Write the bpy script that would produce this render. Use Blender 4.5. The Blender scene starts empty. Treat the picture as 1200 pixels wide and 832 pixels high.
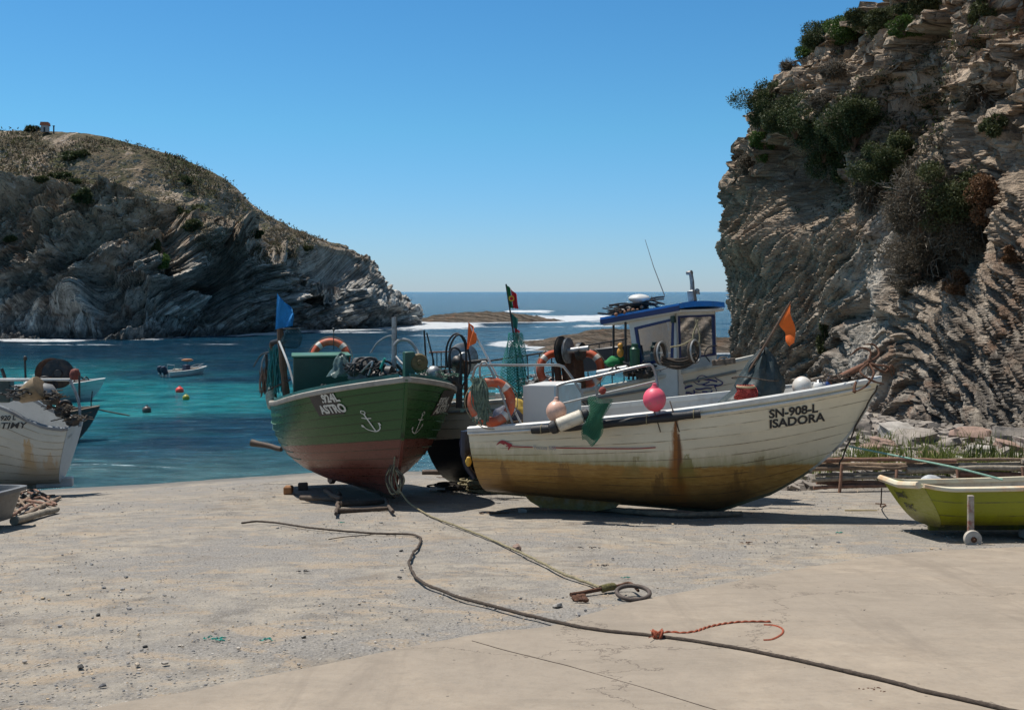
import bpy, math, random
import numpy as np
from mathutils import Vector, Matrix
from mathutils.bvhtree import BVHTree
R = math.radians
random.seed(7)
sc = bpy.context.scene
col = sc.collection
# ------------------------------------------------------------------ camera, sky, sun, exposure
CZ, F = 4.9, 1166.67
cam = bpy.data.objects.new('camera', bpy.data.cameras.new('camera'))
col.objects.link(cam)
cam.location = (0, 0, CZ); cam.rotation_euler = (R(90), 0, 0)
cam.data.lens = 35; cam.data.sensor_width = 36; cam.data.shift_y = -74/1200
cam.data.clip_start = 0.1; cam.data.clip_end = 60000
sc.camera = cam
SUN = Vector((-0.35, 0.23, 1.0)).normalized()
w = bpy.data.worlds.new('World'); sc.world = w; w.use_nodes = True
wt = w.node_tree
sky = wt.nodes.new('ShaderNodeTexSky'); sky.sky_type = 'NISHITA'; sky.sun_disc = False
sky.sun_elevation = math.asin(SUN.z); sky.sun_rotation = math.atan2(SUN.x, SUN.y)
sky.air_density = 1.15; sky.dust_density = 0.05; sky.ozone_density = 3.0; sky.altitude = 0
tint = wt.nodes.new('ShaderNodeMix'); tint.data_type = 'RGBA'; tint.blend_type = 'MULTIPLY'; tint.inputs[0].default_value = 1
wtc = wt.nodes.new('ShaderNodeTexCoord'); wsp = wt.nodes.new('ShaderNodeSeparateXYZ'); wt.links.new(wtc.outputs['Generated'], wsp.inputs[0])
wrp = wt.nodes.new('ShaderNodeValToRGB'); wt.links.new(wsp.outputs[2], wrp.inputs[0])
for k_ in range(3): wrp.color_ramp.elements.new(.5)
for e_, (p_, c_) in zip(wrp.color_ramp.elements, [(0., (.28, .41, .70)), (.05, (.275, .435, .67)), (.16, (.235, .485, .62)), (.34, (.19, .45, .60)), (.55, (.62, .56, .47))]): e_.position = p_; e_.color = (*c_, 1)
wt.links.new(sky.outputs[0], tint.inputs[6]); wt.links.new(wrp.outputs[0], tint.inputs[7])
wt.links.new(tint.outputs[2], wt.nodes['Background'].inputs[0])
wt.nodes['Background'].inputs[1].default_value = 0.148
sl = bpy.data.lights.new('sun', 'SUN'); sl.energy = 4.4; sl.angle = R(0.53); sl.color = (1, .95, .88)
so = bpy.data.objects.new('sun', sl); col.objects.link(so)
so.rotation_euler = SUN.to_track_quat('Z', 'Y').to_euler(); so.location = (0, 0, 40)
sc.view_settings.view_transform = 'Standard'; sc.view_settings.look = 'None'
sc.view_settings.exposure = 0.34; sc.view_settings.gamma = 1
sc.render.engine = 'CYCLES'
sc.cycles.use_denoising = True; sc.cycles.max_bounces = 6; sc.cycles.transparent_max_bounces = 12
sc.cycles.sample_clamp_indirect = 6; sc.cycles.caustics_reflective = False; sc.cycles.caustics_refractive = False

# ------------------------------------------------------------------ pixel / ground helpers (each point has its own distance)
def px(u, v, y): return Vector(((u-600)/F*y, y, CZ-(v-342)/F*y))
def sm(a, b, x):
    t = np.clip((np.asarray(x, float)-a)/(b-a), 0, 1); return t*t*(3-2*t)
def gz(x, y):
    x = np.asarray(x, float); y = np.asarray(y, float)
    z = 3.4-.125*np.maximum(y, 0)
    z = z-.05*np.clip(-5-x, 0, 12)*sm(14, 24, y)
    up = sm(6.0, 7.4, x)*sm(20.05, 20.5, y)
    z = z+up*(.30+.125*(y-20)*.75)
    return z
def gzf(x, y): return float(gz(x, y))
def gp(u, v, lift=0.0):
    lo, hi = 1.0, 80.0
    for _ in range(40):
        y = (lo+hi)/2; p = px(u, v, y)
        if p.z > gzf(p.x, p.y)+lift: lo = y
        else: hi = y
    p = px(u, v, lo); p.z = gzf(p.x, p.y)+lift
    return p
# ------------------------------------------------------------------ numpy noise
def _h(ix, iy, iz, seed):
    h = (ix.astype(np.int64)*374761393+iy.astype(np.int64)*668265263+iz.astype(np.int64)*2147483647+seed*974634777) & 0xffffffff
    h = ((h ^ (h >> 13))*1274126177) & 0xffffffff
    h = ((h ^ (h >> 16))*2246822519) & 0xffffffff
    return ((h ^ (h >> 15)) & 0xffffff)/float(0xffffff)
def vn(x, y, z=0.0, seed=0):
    x, y, z = np.broadcast_arrays(np.asarray(x, float), np.asarray(y, float), np.asarray(z, float))
    ix, iy, iz = np.floor(x), np.floor(y), np.floor(z)
    fx, fy, fz = x-ix, y-iy, z-iz
    fx, fy, fz = [f*f*f*(f*(f*6-15)+10) for f in (fx, fy, fz)]
    def c(a, b, d): return _h(ix+a, iy+b, iz+d, seed)
    x00 = c(0,0,0)*(1-fx)+c(1,0,0)*fx; x10 = c(0,1,0)*(1-fx)+c(1,1,0)*fx
    x01 = c(0,0,1)*(1-fx)+c(1,0,1)*fx; x11 = c(0,1,1)*(1-fx)+c(1,1,1)*fx
    return ((x00*(1-fy)+x10*fy)*(1-fz)+(x01*(1-fy)+x11*fy)*fz)*2-1
def fbm(x, y, z=0.0, o=5, seed=0, g=.5, ridge=False):
    s = 0; a = 1; n = 0; f = 1.0
    for i in range(o):
        v = vn(np.asarray(x)*f+i*17.3, np.asarray(y)*f+i*9.1, np.asarray(z)*f+i*5.7, seed+i)
        if ridge: v = 1-2*np.abs(v)
        s = s+a*v; n += a; a *= g; f *= 2.03
    return s/n
def cellblock(x, y, z, seed):   # piecewise-constant blocks with warped borders
    wx = x+.35*vn(x*1.7, y*1.7, z*1.7, seed+1); wy = y+.35*vn(x*1.7, y*1.7, z*1.7, seed+2); wz = z+.35*vn(x*1.7, y*1.7, z*1.7, seed+3)
    return _h(np.floor(wx), np.floor(wy), np.floor(wz), seed)*2-1
def saw(q, T, sharp=.12):
    f = q/T-np.floor(q/T)
    return np.where(f < 1-sharp, 1-f/(1-sharp), (f-(1-sharp))/sharp)
# ------------------------------------------------------------------ materials
class Mat:
    def __init__(s, name):
        s.m = bpy.data.materials.new(name); s.m.use_nodes = True; s.t = s.m.node_tree
        s.b = s.t.nodes['Principled BSDF']; s.out = s.t.nodes['Material Output']
    def set(s, sock, v):
        if isinstance(v, bpy.types.NodeSocket): s.t.links.new(v, sock)
        else:
            if sock.type == 'RGBA' and len(v) == 3: v = (*v, 1)
            sock.default_value = v
    def nd(s, typ, ins, out=0, **props):
        n = s.t.nodes.new('ShaderNode'+typ)
        for k, v in props.items(): setattr(n, k, v)
        for k, v in ins.items(): s.set(n.inputs[k], v)
        return n.outputs[out]
    def obj(s): return s.nd('TexCoord', {}, 'Object')
    def pos(s): return s.nd('NewGeometry', {}, 'Position')
    def nrm(s): return s.nd('NewGeometry', {}, 'Normal')
    def uv(s, name='UVMap'): return s.nd('UVMap', {}, 0, uv_map=name)
    def attr(s, name, out='Fac'): return s.nd('Attribute', {}, out, attribute_name=name)
    def sep(s, v):
        n = s.t.nodes.new('ShaderNodeSeparateXYZ'); s.set(n.inputs[0], v); return n.outputs
    def comb(s, x=0., y=0., z=0.): return s.nd('CombineXYZ', {0: x, 1: y, 2: z})
    def scale(s, v, sc_): return s.nd('Mapping', {'Vector': v, 'Scale': sc_})
    def noise(s, v, scale=5., detail=5., rough=.55, dist=0.): return s.nd('TexNoise', {'Vector': v, 'Scale': scale, 'Detail': detail, 'Roughness': rough, 'Distortion': dist}, 0)
    def vor(s, v, scale, feature='F1', out='Distance', rnd=1.): return s.nd('TexVoronoi', {'Vector': v, 'Scale': scale, 'Randomness': rnd}, out, feature=feature)
    def math(s, op, a, b=0., c=0.): return s.nd('Math', {0: a, 1: b, 2: c}, 0, operation=op)
    def mr(s, f, a, b, c=0., d=1.): return s.nd('MapRange', {0: f, 1: a, 2: b, 3: c, 4: d})
    def mix(s, f, a, b, bl='MIX'):
        n = s.t.nodes.new('ShaderNodeMix'); n.data_type = 'RGBA'; n.blend_type = bl
        s.set(n.inputs[0], f); s.set(n.inputs[6], a); s.set(n.inputs[7], b); return n.outputs[2]
    def ramp(s, f, stops):
        n = s.t.nodes.new('ShaderNodeValToRGB'); s.set(n.inputs[0], f); e = n.color_ramp.elements
        while len(e) < len(stops): e.new(.5)
        for k, (p, c) in enumerate(stops): e[k].position = p; e[k].color = (*c, 1)
        return n.outputs[0]
    def bump(s, h, st=.5, d=.02, nrm=None):
        ins = {'Height': h, 'Strength': st, 'Distance': d}
        if nrm is not None: ins['Normal'] = nrm
        return s.nd('Bump', ins)
    def fin(s, colr=None, rough=None, normal=None, metal=None, spec=None, **kw):
        if colr is not None: s.set(s.b.inputs['Base Color'], colr)
        if rough is not None: s.set(s.b.inputs['Roughness'], rough)
        if normal is not None: s.set(s.b.inputs['Normal'], normal)
        if metal is not None: s.set(s.b.inputs['Metallic'], metal)
        if spec is not None: s.set(s.b.inputs['Specular IOR Level'], spec)
        return s.m
_simple = {}
def simple(name, c, rough=.55, metal=0., var=.25, scale=9., bmp=.15, dirt=None, dirt_amt=.35, spec=.5):
    if name in _simple: return _simple[name]
    m = Mat(name); p = m.pos()
    n = m.noise(p, scale, 6, .6); n2 = m.noise(p, scale*7, 4, .6)
    lo = tuple(x*(1-var) for x in c); hi = tuple(min(1, x*(1+var*.6)) for x in c)
    cc = m.ramp(n, [(.3, lo), (.7, hi)])
    if dirt: cc = m.mix(m.math('MULTIPLY', m.mr(m.noise(p, scale*.7, 8, .7), .48, .62), dirt_amt), cc, dirt)
    _simple[name] = m.fin(cc, m.mr(n2, .3, .7, max(rough-.1, .05), min(1, rough+.1)), m.bump(n2, bmp, .01), metal, spec)
    return _simple[name]
# ------------------------------------------------------------------ object helpers
def tag(o, label=None, cat=None, group=None, kind=None):
    if label: o['label'] = label
    if cat: o['category'] = cat
    if group: o['group'] = group
    if kind: o['kind'] = kind
    return o
def empty(name, M):
    o = bpy.data.objects.new(name, None); col.objects.link(o); o.empty_display_size = .2
    o.matrix_world = M if isinstance(M, Matrix) else Matrix.Translation(M)
    o['_m'] = 0; del o['_m']
    WM[o.name] = o.matrix_world.copy()
    return o
WM = {}
def wm(o): return WM[o.name] if o is not None else Matrix()
def frame(loc, fwd, roll=0.):
    f = Vector(fwd).normalized(); l = Vector((0, 0, 1)).cross(f).normalized(); u = f.cross(l)
    M = Matrix((f, l, u)).transposed().to_4x4(); M = M @ Matrix.Rotation(roll, 4, 'X'); M.translation = Vector(loc)
    return M
def grid_obj(name, P, mat, uvs=None, attrs=None, smooth=True, kind='structure', wrap=False):
    nr, nc = P.shape[:2]
    me = bpy.data.meshes.new(name); me.vertices.add(nr*nc)
    me.vertices.foreach_set('co', P.reshape(-1).astype(np.float32))
    i = np.arange(nr*nc).reshape(nr, nc)
    q = np.stack([i[:-1, :-1], i[:-1, 1:], i[1:, 1:], i[1:, :-1]], -1).reshape(-1, 4)
    n = len(q); me.loops.add(n*4); me.loops.foreach_set('vertex_index', q.reshape(-1).astype(np.int32))
    me.polygons.add(n); me.polygons.foreach_set('loop_start', (np.arange(n)*4).astype(np.int32)); me.polygons.foreach_set('loop_total', np.full(n, 4, np.int32))
    me.update(calc_edges=True)
    if smooth: me.polygons.foreach_set('use_smooth', np.ones(n, bool))
    else: me.polygons.foreach_set('use_smooth', np.zeros(n, bool))
    if uvs is not None:
        l = me.uv_layers.new(name='UVMap'); l.data.foreach_set('uv', uvs.reshape(-1, 2)[q.reshape(-1)].astype(np.float32).reshape(-1))
    for k, a in (attrs or {}).items():
        at = me.attributes.new(k, 'FLOAT', 'POINT'); at.data.foreach_set('value', a.reshape(-1).astype(np.float32))
    me.materials.append(mat)
    o = bpy.data.objects.new(name, me); col.objects.link(o)
    if kind: o['kind'] = kind
    return o
def catmull(pts, n):
    P = np.array([tuple(p) for p in pts], float)
    if len(P) == 2: P = np.vstack([P[0], (P[0]+P[1])/2, P[1]])
    A = np.vstack([2*P[0]-P[1], P, 2*P[-1]-P[-2]])
    seg = np.linalg.norm(np.diff(P, axis=0), axis=1); cum = np.concatenate([[0], np.cumsum(seg)]); s = np.linspace(0, cum[-1], n)
    k = np.clip(np.searchsorted(cum, s, side='right')-1, 0, len(seg)-1)
    t = ((s-cum[k])/np.maximum(seg[k], 1e-9))[:, None]
    p0, p1, p2, p3 = A[k], A[k+1], A[k+2], A[k+3]
    return .5*((2*p1)+(-p0+p2)*t+(2*p0-5*p1+4*p2-p3)*t*t+(-p0+3*p1-3*p2+p3)*t**3)

# ================================================================== GROUND
def build_ground():
    xs = np.concatenate([np.linspace(-60, -16, 40, endpoint=False), np.linspace(-16, 16, 400), np.linspace(16.2, 40, 30)])
    ys = np.concatenate([np.linspace(-40, 2, 40, endpoint=False), np.linspace(2, 34, 420), np.linspace(34.5, 60, 20)])
    X, Y = np.meshgrid(xs, ys); Z = gz(X, Y)
    rough = .012*fbm(X*2.2, Y*2.2, 0, 5, 3)+.02*fbm(X*.5, Y*.5, 0, 3, 8)
    Z = Z+rough*sm(3, 7, Y)
    Z = Z-.004
    far = sm(28, 36, Y)*3.0*(1-sm(6, 8, X)); Z = Z-far*.5
    m = Mat('rough_concrete'); p = m.pos(); sp = m.sep(p)
    n1 = m.noise(p, .55, 6, .6, .4); n2 = m.noise(p, 3.1, 8, .68, .3); n3 = m.noise(p, 45., 6, .8)
    str_ = m.noise(m.scale(p, (1.0, 1.6, 1)), 1.5, 8, .72, .8)
    v1 = m.vor(p, 26.); v2c = m.vor(p, 26., out='Color'); v3 = m.vor(p, 70.); v3c = m.vor(p, 70., out='Color')
    base = m.ramp(n2, [(.28, (.135, .118, .098)), (.44, (.23, .205, .172)), (.56, (.315, .278, .225)), (.72, (.40, .335, .255))])
    grey = m.ramp(n3, [(.32, (.085, .080, .075)), (.68, (.36, .335, .30))])
    c = m.mix(m.mr(n1, .42, .60, .12, .9), base, grey)
    c = m.mix(m.mr(n3, .42, .30, 0, .5), c, (.10, .09, .08))
    c = m.mix(m.math('MULTIPLY', m.mr(str_, .52, .60), m.mr(sp[1], 24, 8, .25, .6)), c, (.36, .275, .185))
    stone = m.mix(m.nd('SeparateColor', {0: v2c}, 0), (.10, .105, .115), (.50, .46, .41))
    c = m.mix(m.math('MULTIPLY', m.mr(v1, .30, .22), m.mr(m.nd('SeparateColor', {0: v2c}, 1), .45, .55, 0, .75)), c, stone)
    st2 = m.mix(m.nd('SeparateColor', {0: v3c}, 0), (.09, .09, .095), (.52, .48, .43))
    c = m.mix(m.math('MULTIPLY', m.mr(v3, .35, .25), m.mr(m.nd('SeparateColor', {0: v3c}, 1), .35, .5, 0, .55)), c, st2)
    # dark wet band by the waterline, brown stains
    wet = m.mr(m.math('ADD', sp[2], m.math('MULTIPLY', n2, .25)), .42, .22)
    c = m.mix(m.math('MULTIPLY', wet, .6), c, (.10, .10, .095))
    stain = m.math('MULTIPLY', m.mr(m.noise(p, .9, 5, .6), .60, .70), .5)
    c = m.mix(stain, c, (.17, .135, .10))
    h = m.math('ADD', m.math('MULTIPLY', n3, .5), m.math('ADD', m.math('MULTIPLY', m.mr(v1, .4, .1), .6), m.math('MULTIPLY', n2, 1.6)))
    mt = m.fin(c, .9, m.bump(h, .9, .018), spec=.2)
    o = grid_obj('ground', np.stack([X, Y, Z], -1), mt)
    # smooth slab
    edge = [(-150, 900), (110, 834), (220, 813), (340, 789), (470, 763), (560, 746), (640, 737), (690, 722), (750, 706), (870, 682), (980, 661), (1050, 651), (1140, 645), (1260, 640), (1500, 630)]
    E = np.array([tuple(gp(u, v))[:2] if v < 1000 else (-7.5, 1.5) for u, v in edge])
    Ec = catmull([(a, b, 0) for a, b in E], 500)[:, :2]
    Ec = Ec+np.stack([.0*Ec[:, 0], .035*fbm(Ec[:, 0]*2.5, Ec[:, 1], 0, 5, 4)], -1)
    rows = 90; T = np.linspace(0, 1, rows)**1.0
    start = np.stack([Ec[:, 0]*1.0, np.full(len(Ec), -30.)], -1)
    P = np.zeros((rows, len(Ec), 3))
    for k, t in enumerate(T):
        xy = Ec*(1-t)+start*t if k else Ec
        P[k, :, :2] = xy
    tt = (np.arange(rows)/(rows-1))**2.2
    for k in range(rows): P[k, :, :2] = Ec*(1-tt[k])+start*tt[k]
    P[..., 2] = gz(P[..., 0], P[..., 1])+.018+.004*fbm(P[..., 0]*.8, P[..., 1]*.8, 0, 3, 5)
    P[0, :, 2] -= .05
    m = Mat('smooth_concrete'); p = m.pos()
    n1 = m.noise(p, .5, 6, .6, .5); n2 = m.noise(p, 4., 8, .65); n3 = m.noise(p, 60., 4, .6)
    c = m.ramp(n2, [(.28, (.245, .195, .145)), (.5, (.315, .256, .192)), (.72, (.37, .303, .23))])
    c = m.mix(m.mr(n1, .42, .58, 0, .6), c, (.25, .21, .165))
    c = m.mix(m.math('MULTIPLY', m.mr(m.noise(m.scale(p, (.8, 2.2, 1)), .8, 9, .78, 1.2), .50, .62), .45), c, (.20, .165, .125))
    c = m.mix(m.math('MULTIPLY', m.mr(m.noise(p, 14., 6, .8), .50, .64), .35), c, (.19, .16, .125))
    c = m.mix(m.math('MULTIPLY', m.mr(m.noise(p, 1.7, 8, .75), .57, .70), .45), c, (.25, .205, .155))
    c = m.mix(m.math('MULTIPLY', m.mr(n3, .35, .65), .25), c, (.30, .27, .23))
    wp = m.nd('VectorMath', {0: p, 1: m.nd('TexNoise', {'Vector': p, 'Scale': 1.6, 'Detail': 6., 'Roughness': .7}, 1)}, 0, operation='ADD')
    ce = m.vor(wp, .30, 'DISTANCE_TO_EDGE')
    c = m.mix(m.math('MULTIPLY', m.mr(ce, .0035, .0012), .65), c, (.09, .07, .055))
    ty = m.noise(m.scale(p, (2.6, .25, 1)), 1., 6, .7, .4)
    c = m.mix(m.math('MULTIPLY', m.mr(ty, .55, .68), .35), c, (.17, .14, .11))
    vv = m.vor(p, 9.); vc = m.nd('SeparateColor', {0: m.vor(p, 9., out='Color')}, 0)
    c = m.mix(m.math('MULTIPLY', m.mr(vv, .10, .06), m.mr(vc, .72, .76)), c, (.12, .10, .08))
    h = m.math('ADD', m.math('MULTIPLY', n3, .35), n2)
    grid_obj('pavement', P, m.fin(c, .85, m.bump(h, .45, .012), spec=.25))
build_ground()

# ================================================================== SEA
REEFS = []   # (name, cx, cy, rx, ry, h)
def pw(u, y): return (u-600)/F*y
REEFS = [('near_reef', pw(745, 94), 94., 11.5, 10.0, 1.25), ('far_reef', pw(565, 166), 167., 13.5, 8., 1.5), ('low_reef', pw(655, 82), 84., 2.4, 1.6, .45),
         ('right_reef', pw(830, 84), 84, 7.0, 5., 1.0)]
HP = [((-260, 100), (-330, 150, 128)), ((-100, 101), (-180, 149, 128)), ((0, 102), (-20, 152.5, 128)), ((60, 101.5), (60, 154, 128)), ((110, 101), (110, 158, 127.5)), ((160, 102), (190, 178, 127)), ((205, 105), (240, 198, 128)), ((250, 110), (272, 216, 130)),
      ((290, 116), (300, 243, 132)), ((330, 121), (335, 264, 134)), ((370, 126), (375, 280, 137)), ((405, 129), (408, 293, 139)), ((430, 132), (430, 308, 142)), ((455, 136), (446, 330, 145)), ((480, 141), (456, 345, 148)), ((488, 148), (466, 348, 153)), ((482, 160), (452, 345, 165)), ((455, 175), (430, 320, 180)), ((400, 200), (360, 300, 205))]
HB = [(pw(u, y), float(y)) for (u, y), _ in HP]
RB = [(26, 2.), (20, 9.), (16, 16.), (14, 23.), (13.1, 29.), (12.3, 34.5), (11.5, 40.), (10.75, 45.5), (11.6, 50.), (15., 55.), (20., 60.), (34., 66.)]
def segdist(X, Y, pts):
    d = np.full(X.shape, 1e9)
    for (x0, y0), (x1, y1) in zip(pts[:-1], pts[1:]):
        dx, dy = x1-x0, y1-y0
        t = np.clip(((X-x0)*dx+(Y-y0)*dy)/(dx*dx+dy*dy), 0, 1)
        d = np.minimum(d, np.hypot(X-x0-t*dx, Y-y0-t*dy))
    return d
def build_sea():
    ys = np.concatenate([np.linspace(20, 60, 260, endpoint=False), np.geomspace(60, 400, 420, endpoint=False), np.geomspace(400, 30000, 60)])
    ks = np.linspace(-1.35, 1.1, 620)
    Y = np.repeat(ys[:, None], len(ks), 1); X = Y*ks[None, :]
    near = 1-sm(150, 350, Y)
    wx = X+1.5*vn(X*.1, Y*.1, 0, 4)
    Z = near*(.05*fbm(wx*.25, Y*.7, 0, 4, 11)*sm(26, 50, Y)+.02*fbm(X*.8, Y*1.8, 0, 3, 15)+.16*fbm(X*.05, Y*.16, 0, 3, 12)*sm(70, 130, Y))
    foam = np.zeros(X.shape)
    dh = segdist(X, Y, HB)
    wob = 1.1*fbm(X*.22, Y*.22, 0, 4, 21)
    foam = np.maximum(foam, (1-sm(.8, 5.5, dh+wob*2))*(.68+.9*fbm(X*.15, Y*.15, 0, 4, 23)))
    foam = np.maximum(foam, (1-sm(2., 11, dh+wob*5))*.5*sm(100, 125, Y))
    for _, cx, cy, rx, ry, h in REEFS:
        e = np.hypot((X-cx)/rx, (Y-cy)/ry)
        foam = np.maximum(foam, np.exp(-((e-1.06+.10*wob)/.20)**2)*.8)
    for u, v, du, dv, a in [(665, 373, 75, 3.2, 1.05), (705, 372, 60, 2.6, 1.), (620, 365, 32, 1.5, .9), (525, 381, 45, 4.5, .9), (500, 380, 26, 7, .8), (565, 383, 45, 1.6, .6), (700, 382, 38, 2., .62), (640, 383, 30, 1.5, .5),
                            (410, 390, 60, 1.4, .55), (520, 393, 60, 1.2, .45), (80, 404, 90, 1.3, .5), (250, 404, 50, 1., .5), (60, 418, 40, 1.0, .35), (560, 376, 60, 1.2, .4), (470, 400, 100, 1., .35), (760, 405, 60, 2., .4)]:
        yc = CZ*F/(v-342); V = 342+CZ*F/Y; U = 600+X/Y*F
        foam = np.maximum(foam, a*np.exp(-((U-u)/du)**4-((V-v+dv*.8*wob)/dv)**2))
    # very shallow strip in front: thin wash line
    sh = gz(X, Y)
    foam = np.maximum(foam, .42*np.exp(-((Y-28.2-.5*wob)/.25)**2)*(X < 5))
    depth = sm(24, 36, Y)
    shallow = np.exp(-(((Y-46)/20)**2))*(1-sm(-4, 16, X))+.0
    shallow = np.clip(shallow*(.70+1.2*fbm(X*.10, Y*.16, 0, 4, 31)), 0, 1)
    shore = 1-sm(26.5, 33, Y)
    m = Mat('sea_water'); p = m.pos(); sp = m.sep(p)
    fo = m.attr('foam'); shw = m.attr('shallow'); shr = m.attr('shore')
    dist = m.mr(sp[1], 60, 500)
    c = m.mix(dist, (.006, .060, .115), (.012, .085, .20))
    nn = m.noise(m.scale(p, (.35, 1., 1)), .35, 6, .65, .5)
    c = m.mix(m.mr(nn, .38, .66), c, (.002, .022, .048))
    nn2 = m.noise(m.scale(p, (.22, 1., 1)), 1.0, 6, .7, .5)
    c = m.mix(m.mr(nn2, .50, .68, 0, .8), c, (.02, .12, .20))
    c = m.mix(m.mr(shw, .05, .75), c, m.ramp(m.noise(m.scale(p, (.5, 1, 1)), .5, 6, .7, .4), [(.3, (.006, .115, .165)), (.5, (.014, .235, .27)), (.68, (.06, .38, .39))]))
    c = m.mix(m.math('MULTIPLY', shr, .8), c, m.ramp(nn, [(.35, (.035, .10, .12)), (.65, (.09, .17, .18))]))
    rp = m.noise(m.scale(p, (.35, 1.25, 1)), 2.6, 6, .7, .5); rp2 = m.noise(m.scale(p, (.35, 1.25, 1)), .9, 5, .65, .5)  # ripple lights and darks painted into the water colour
    c = m.mix(m.mr(rp, .52, .40, 0, .42), c, (.002, .02, .035)); c = m.mix(m.mr(rp, .56, .68, 0, .38), c, (.12, .36, .42)); c = m.mix(m.mr(rp2, .50, .38, 0, .4), c, (.002, .025, .05))
    # foam; the scattered white specks paint wave sparkle into the colour
    fn = m.noise(m.scale(p, (.55, 1., 1)), 1.1, 9, .72, .8)
    fm = m.mr(m.math('ADD', m.math('MULTIPLY', fo, .72), m.math('MULTIPLY', fn, .85)), .73, .82)
    sparkle = m.mr(m.noise(m.scale(p, (.22, 1.0, 1)), 1.7, 5, .72, .6), .665, .72)
    sparkle = m.math('MULTIPLY', sparkle, m.mr(sp[1], 28, 80, .35, .85))
    fm = m.math('MAXIMUM', fm, sparkle)
    far = m.mr(sp[1], 250, 1200, 1., 0.)
    cap = m.mr(m.noise(m.scale(p, (.12, 1., 1)), .10, 6, .8), .66, .72, 0, .5)
    fm = m.math('MAXIMUM', fm, m.math('MULTIPLY', cap, m.mr(sp[1], 250, 180, 0, 1)))
    c = m.mix(fm, c, (.80, .83, .84))
    b1 = m.noise(m.scale(p, (.5, 1.2, 1)), 1.3, 7, .62, .5); b2 = m.noise(m.scale(p, (.6, 1.3, 1)), 6., 4, .6)
    bh = m.math('ADD', m.math('MULTIPLY', b1, m.mr(sp[1], 25, 90, .5, 2.2)), m.math('MULTIPLY', b2, .14))
    nrm = m.bump(bh, 1., .75)
    ru = m.mix(fm, m.comb(.12, .12, .12), m.comb(.8, .8, .8))
    m.set(m.b.inputs['IOR'], 1.33)
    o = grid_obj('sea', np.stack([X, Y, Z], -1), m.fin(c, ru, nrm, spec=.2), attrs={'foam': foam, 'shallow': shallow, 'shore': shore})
build_sea()

# ================================================================== ROCK
def rock_mat(name, dark, mid, light, warm, zwarm, band=None, veg=False, fine=1.0, wet=1.2):
    m = Mat(name); p = m.pos(); uv = m.uv(); sp = m.sep(p); su = m.sep(uv)
    n1 = m.noise(p, .16*fine, 6, .6, .6); n2 = m.noise(p, 1.1*fine, 8, .7, .3); n3 = m.noise(p, 9*fine, 5, .7)
    sv = m.comb(m.math('MULTIPLY', su[0], 4.2*fine), m.math('MULTIPLY', su[1], .45*fine), 0.)
    s1 = m.noise(sv, 1., 7, .7, .5)
    sv2 = m.comb(m.math('MULTIPLY', su[0], 13.*fine), m.math('MULTIPLY', su[1], .8*fine), 3.)
    s2 = m.noise(sv2, 1., 5, .7, .8)
    f = m.math('ADD', m.math('MULTIPLY', s1, .45), m.math('ADD', m.math('MULTIPLY', n2, .3), m.math('MULTIPLY', s2, .25)))
    c = m.ramp(f, [(.36, dark), (.47, mid), (.56, light), (.64, tuple(min(1, x*1.5) for x in light))])
    cw = m.ramp(f, [(.36, tuple(x*.28 for x in warm)), (.47, tuple(x*.8 for x in warm)), (.56, tuple(x*1.2 for x in warm)), (.66, tuple(min(1, x*1.6) for x in warm))])
    wf = m.mr(m.math('ADD', sp[2], m.math('MULTIPLY', n1, 9*zwarm[2])), zwarm[0], zwarm[1])
    c = m.mix(wf, c, cw)
    rust = m.math('MULTIPLY', m.mr(m.noise(p, .45*fine, 7, .65, .8), .54, .66), .5)
    c = m.mix(rust, c, (.20, .095, .045))
    if band:
        c = m.mix(m.math('MULTIPLY', m.attr('band'), m.mr(s1, .36, .56, .05, .75)), c, (.44, .405, .35))
    c = m.mix(m.mr(n3, .45, .28, 0, .75), c, tuple(x*.35 for x in dark))
    n4 = m.noise(m.comb(m.math('MULTIPLY', su[0], 22.*fine), m.math('MULTIPLY', su[1], 3.*fine), 0.), 1., 5, .8, .6)
    c = m.mix(m.mr(n4, .46, .38, 0, .8), c, tuple(x*.5 for x in dark))
    c = m.mix(m.mr(n4, .56, .66, 0, .55), c, tuple(min(.7, x*1.5) for x in light))
    if wet: c = m.mix(m.mr(m.math('ADD', sp[2], m.math('MULTIPLY', n2, .8)), wet+.5, wet-.2, 0, .7), c, (.05, .048, .045))
    if veg:
        nz = m.sep(m.nrm())[2]
        vf = m.math('ADD', nz, m.math('MULTIPLY', m.mr(n1, .35, .65), .35))
        vf = m.math('ADD', vf, m.mr(sp[2], 4, 16, -.55, .28))
        vf = m.math('ADD', vf, m.mr(n2, .3, .7, -.15, .15))
        vc = m.ramp(m.noise(p, .5, 7, .7, .3), [(.32, (.035, .045, .02)), (.45, (.075, .068, .036)), (.56, (.125, .098, .06)), (.68, (.24, .18, .12))])
        vc = m.mix(m.mr(m.noise(p, .09, 4, .6), .52, .64, 0, .8), vc, m.ramp(n2, [(.3, (.03, .05, .015)), (.7, (.085, .095, .03))]))
        vf = m.math('SUBTRACT', vf, m.math('MULTIPLY', m.mr(m.noise(p, .17, 7, .7, .8), .53, .60), .75))
        c = m.mix(m.mr(vf, .88, 1.0), c, vc)
    h = m.math('ADD', m.math('MULTIPLY', s1, 1.), m.math('ADD', m.math('MULTIPLY', s2, .5), m.math('MULTIPLY', n3, .35)))
    return m.fin(c, .88, m.bump(h, .9, .22/fine), spec=.2)
def normals(P):
    a = np.gradient(P, axis=1); b = np.gradient(P, axis=0); n = np.cross(a, b)
    return n/np.maximum(np.linalg.norm(n, axis=-1, keepdims=True), 1e-9)

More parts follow.
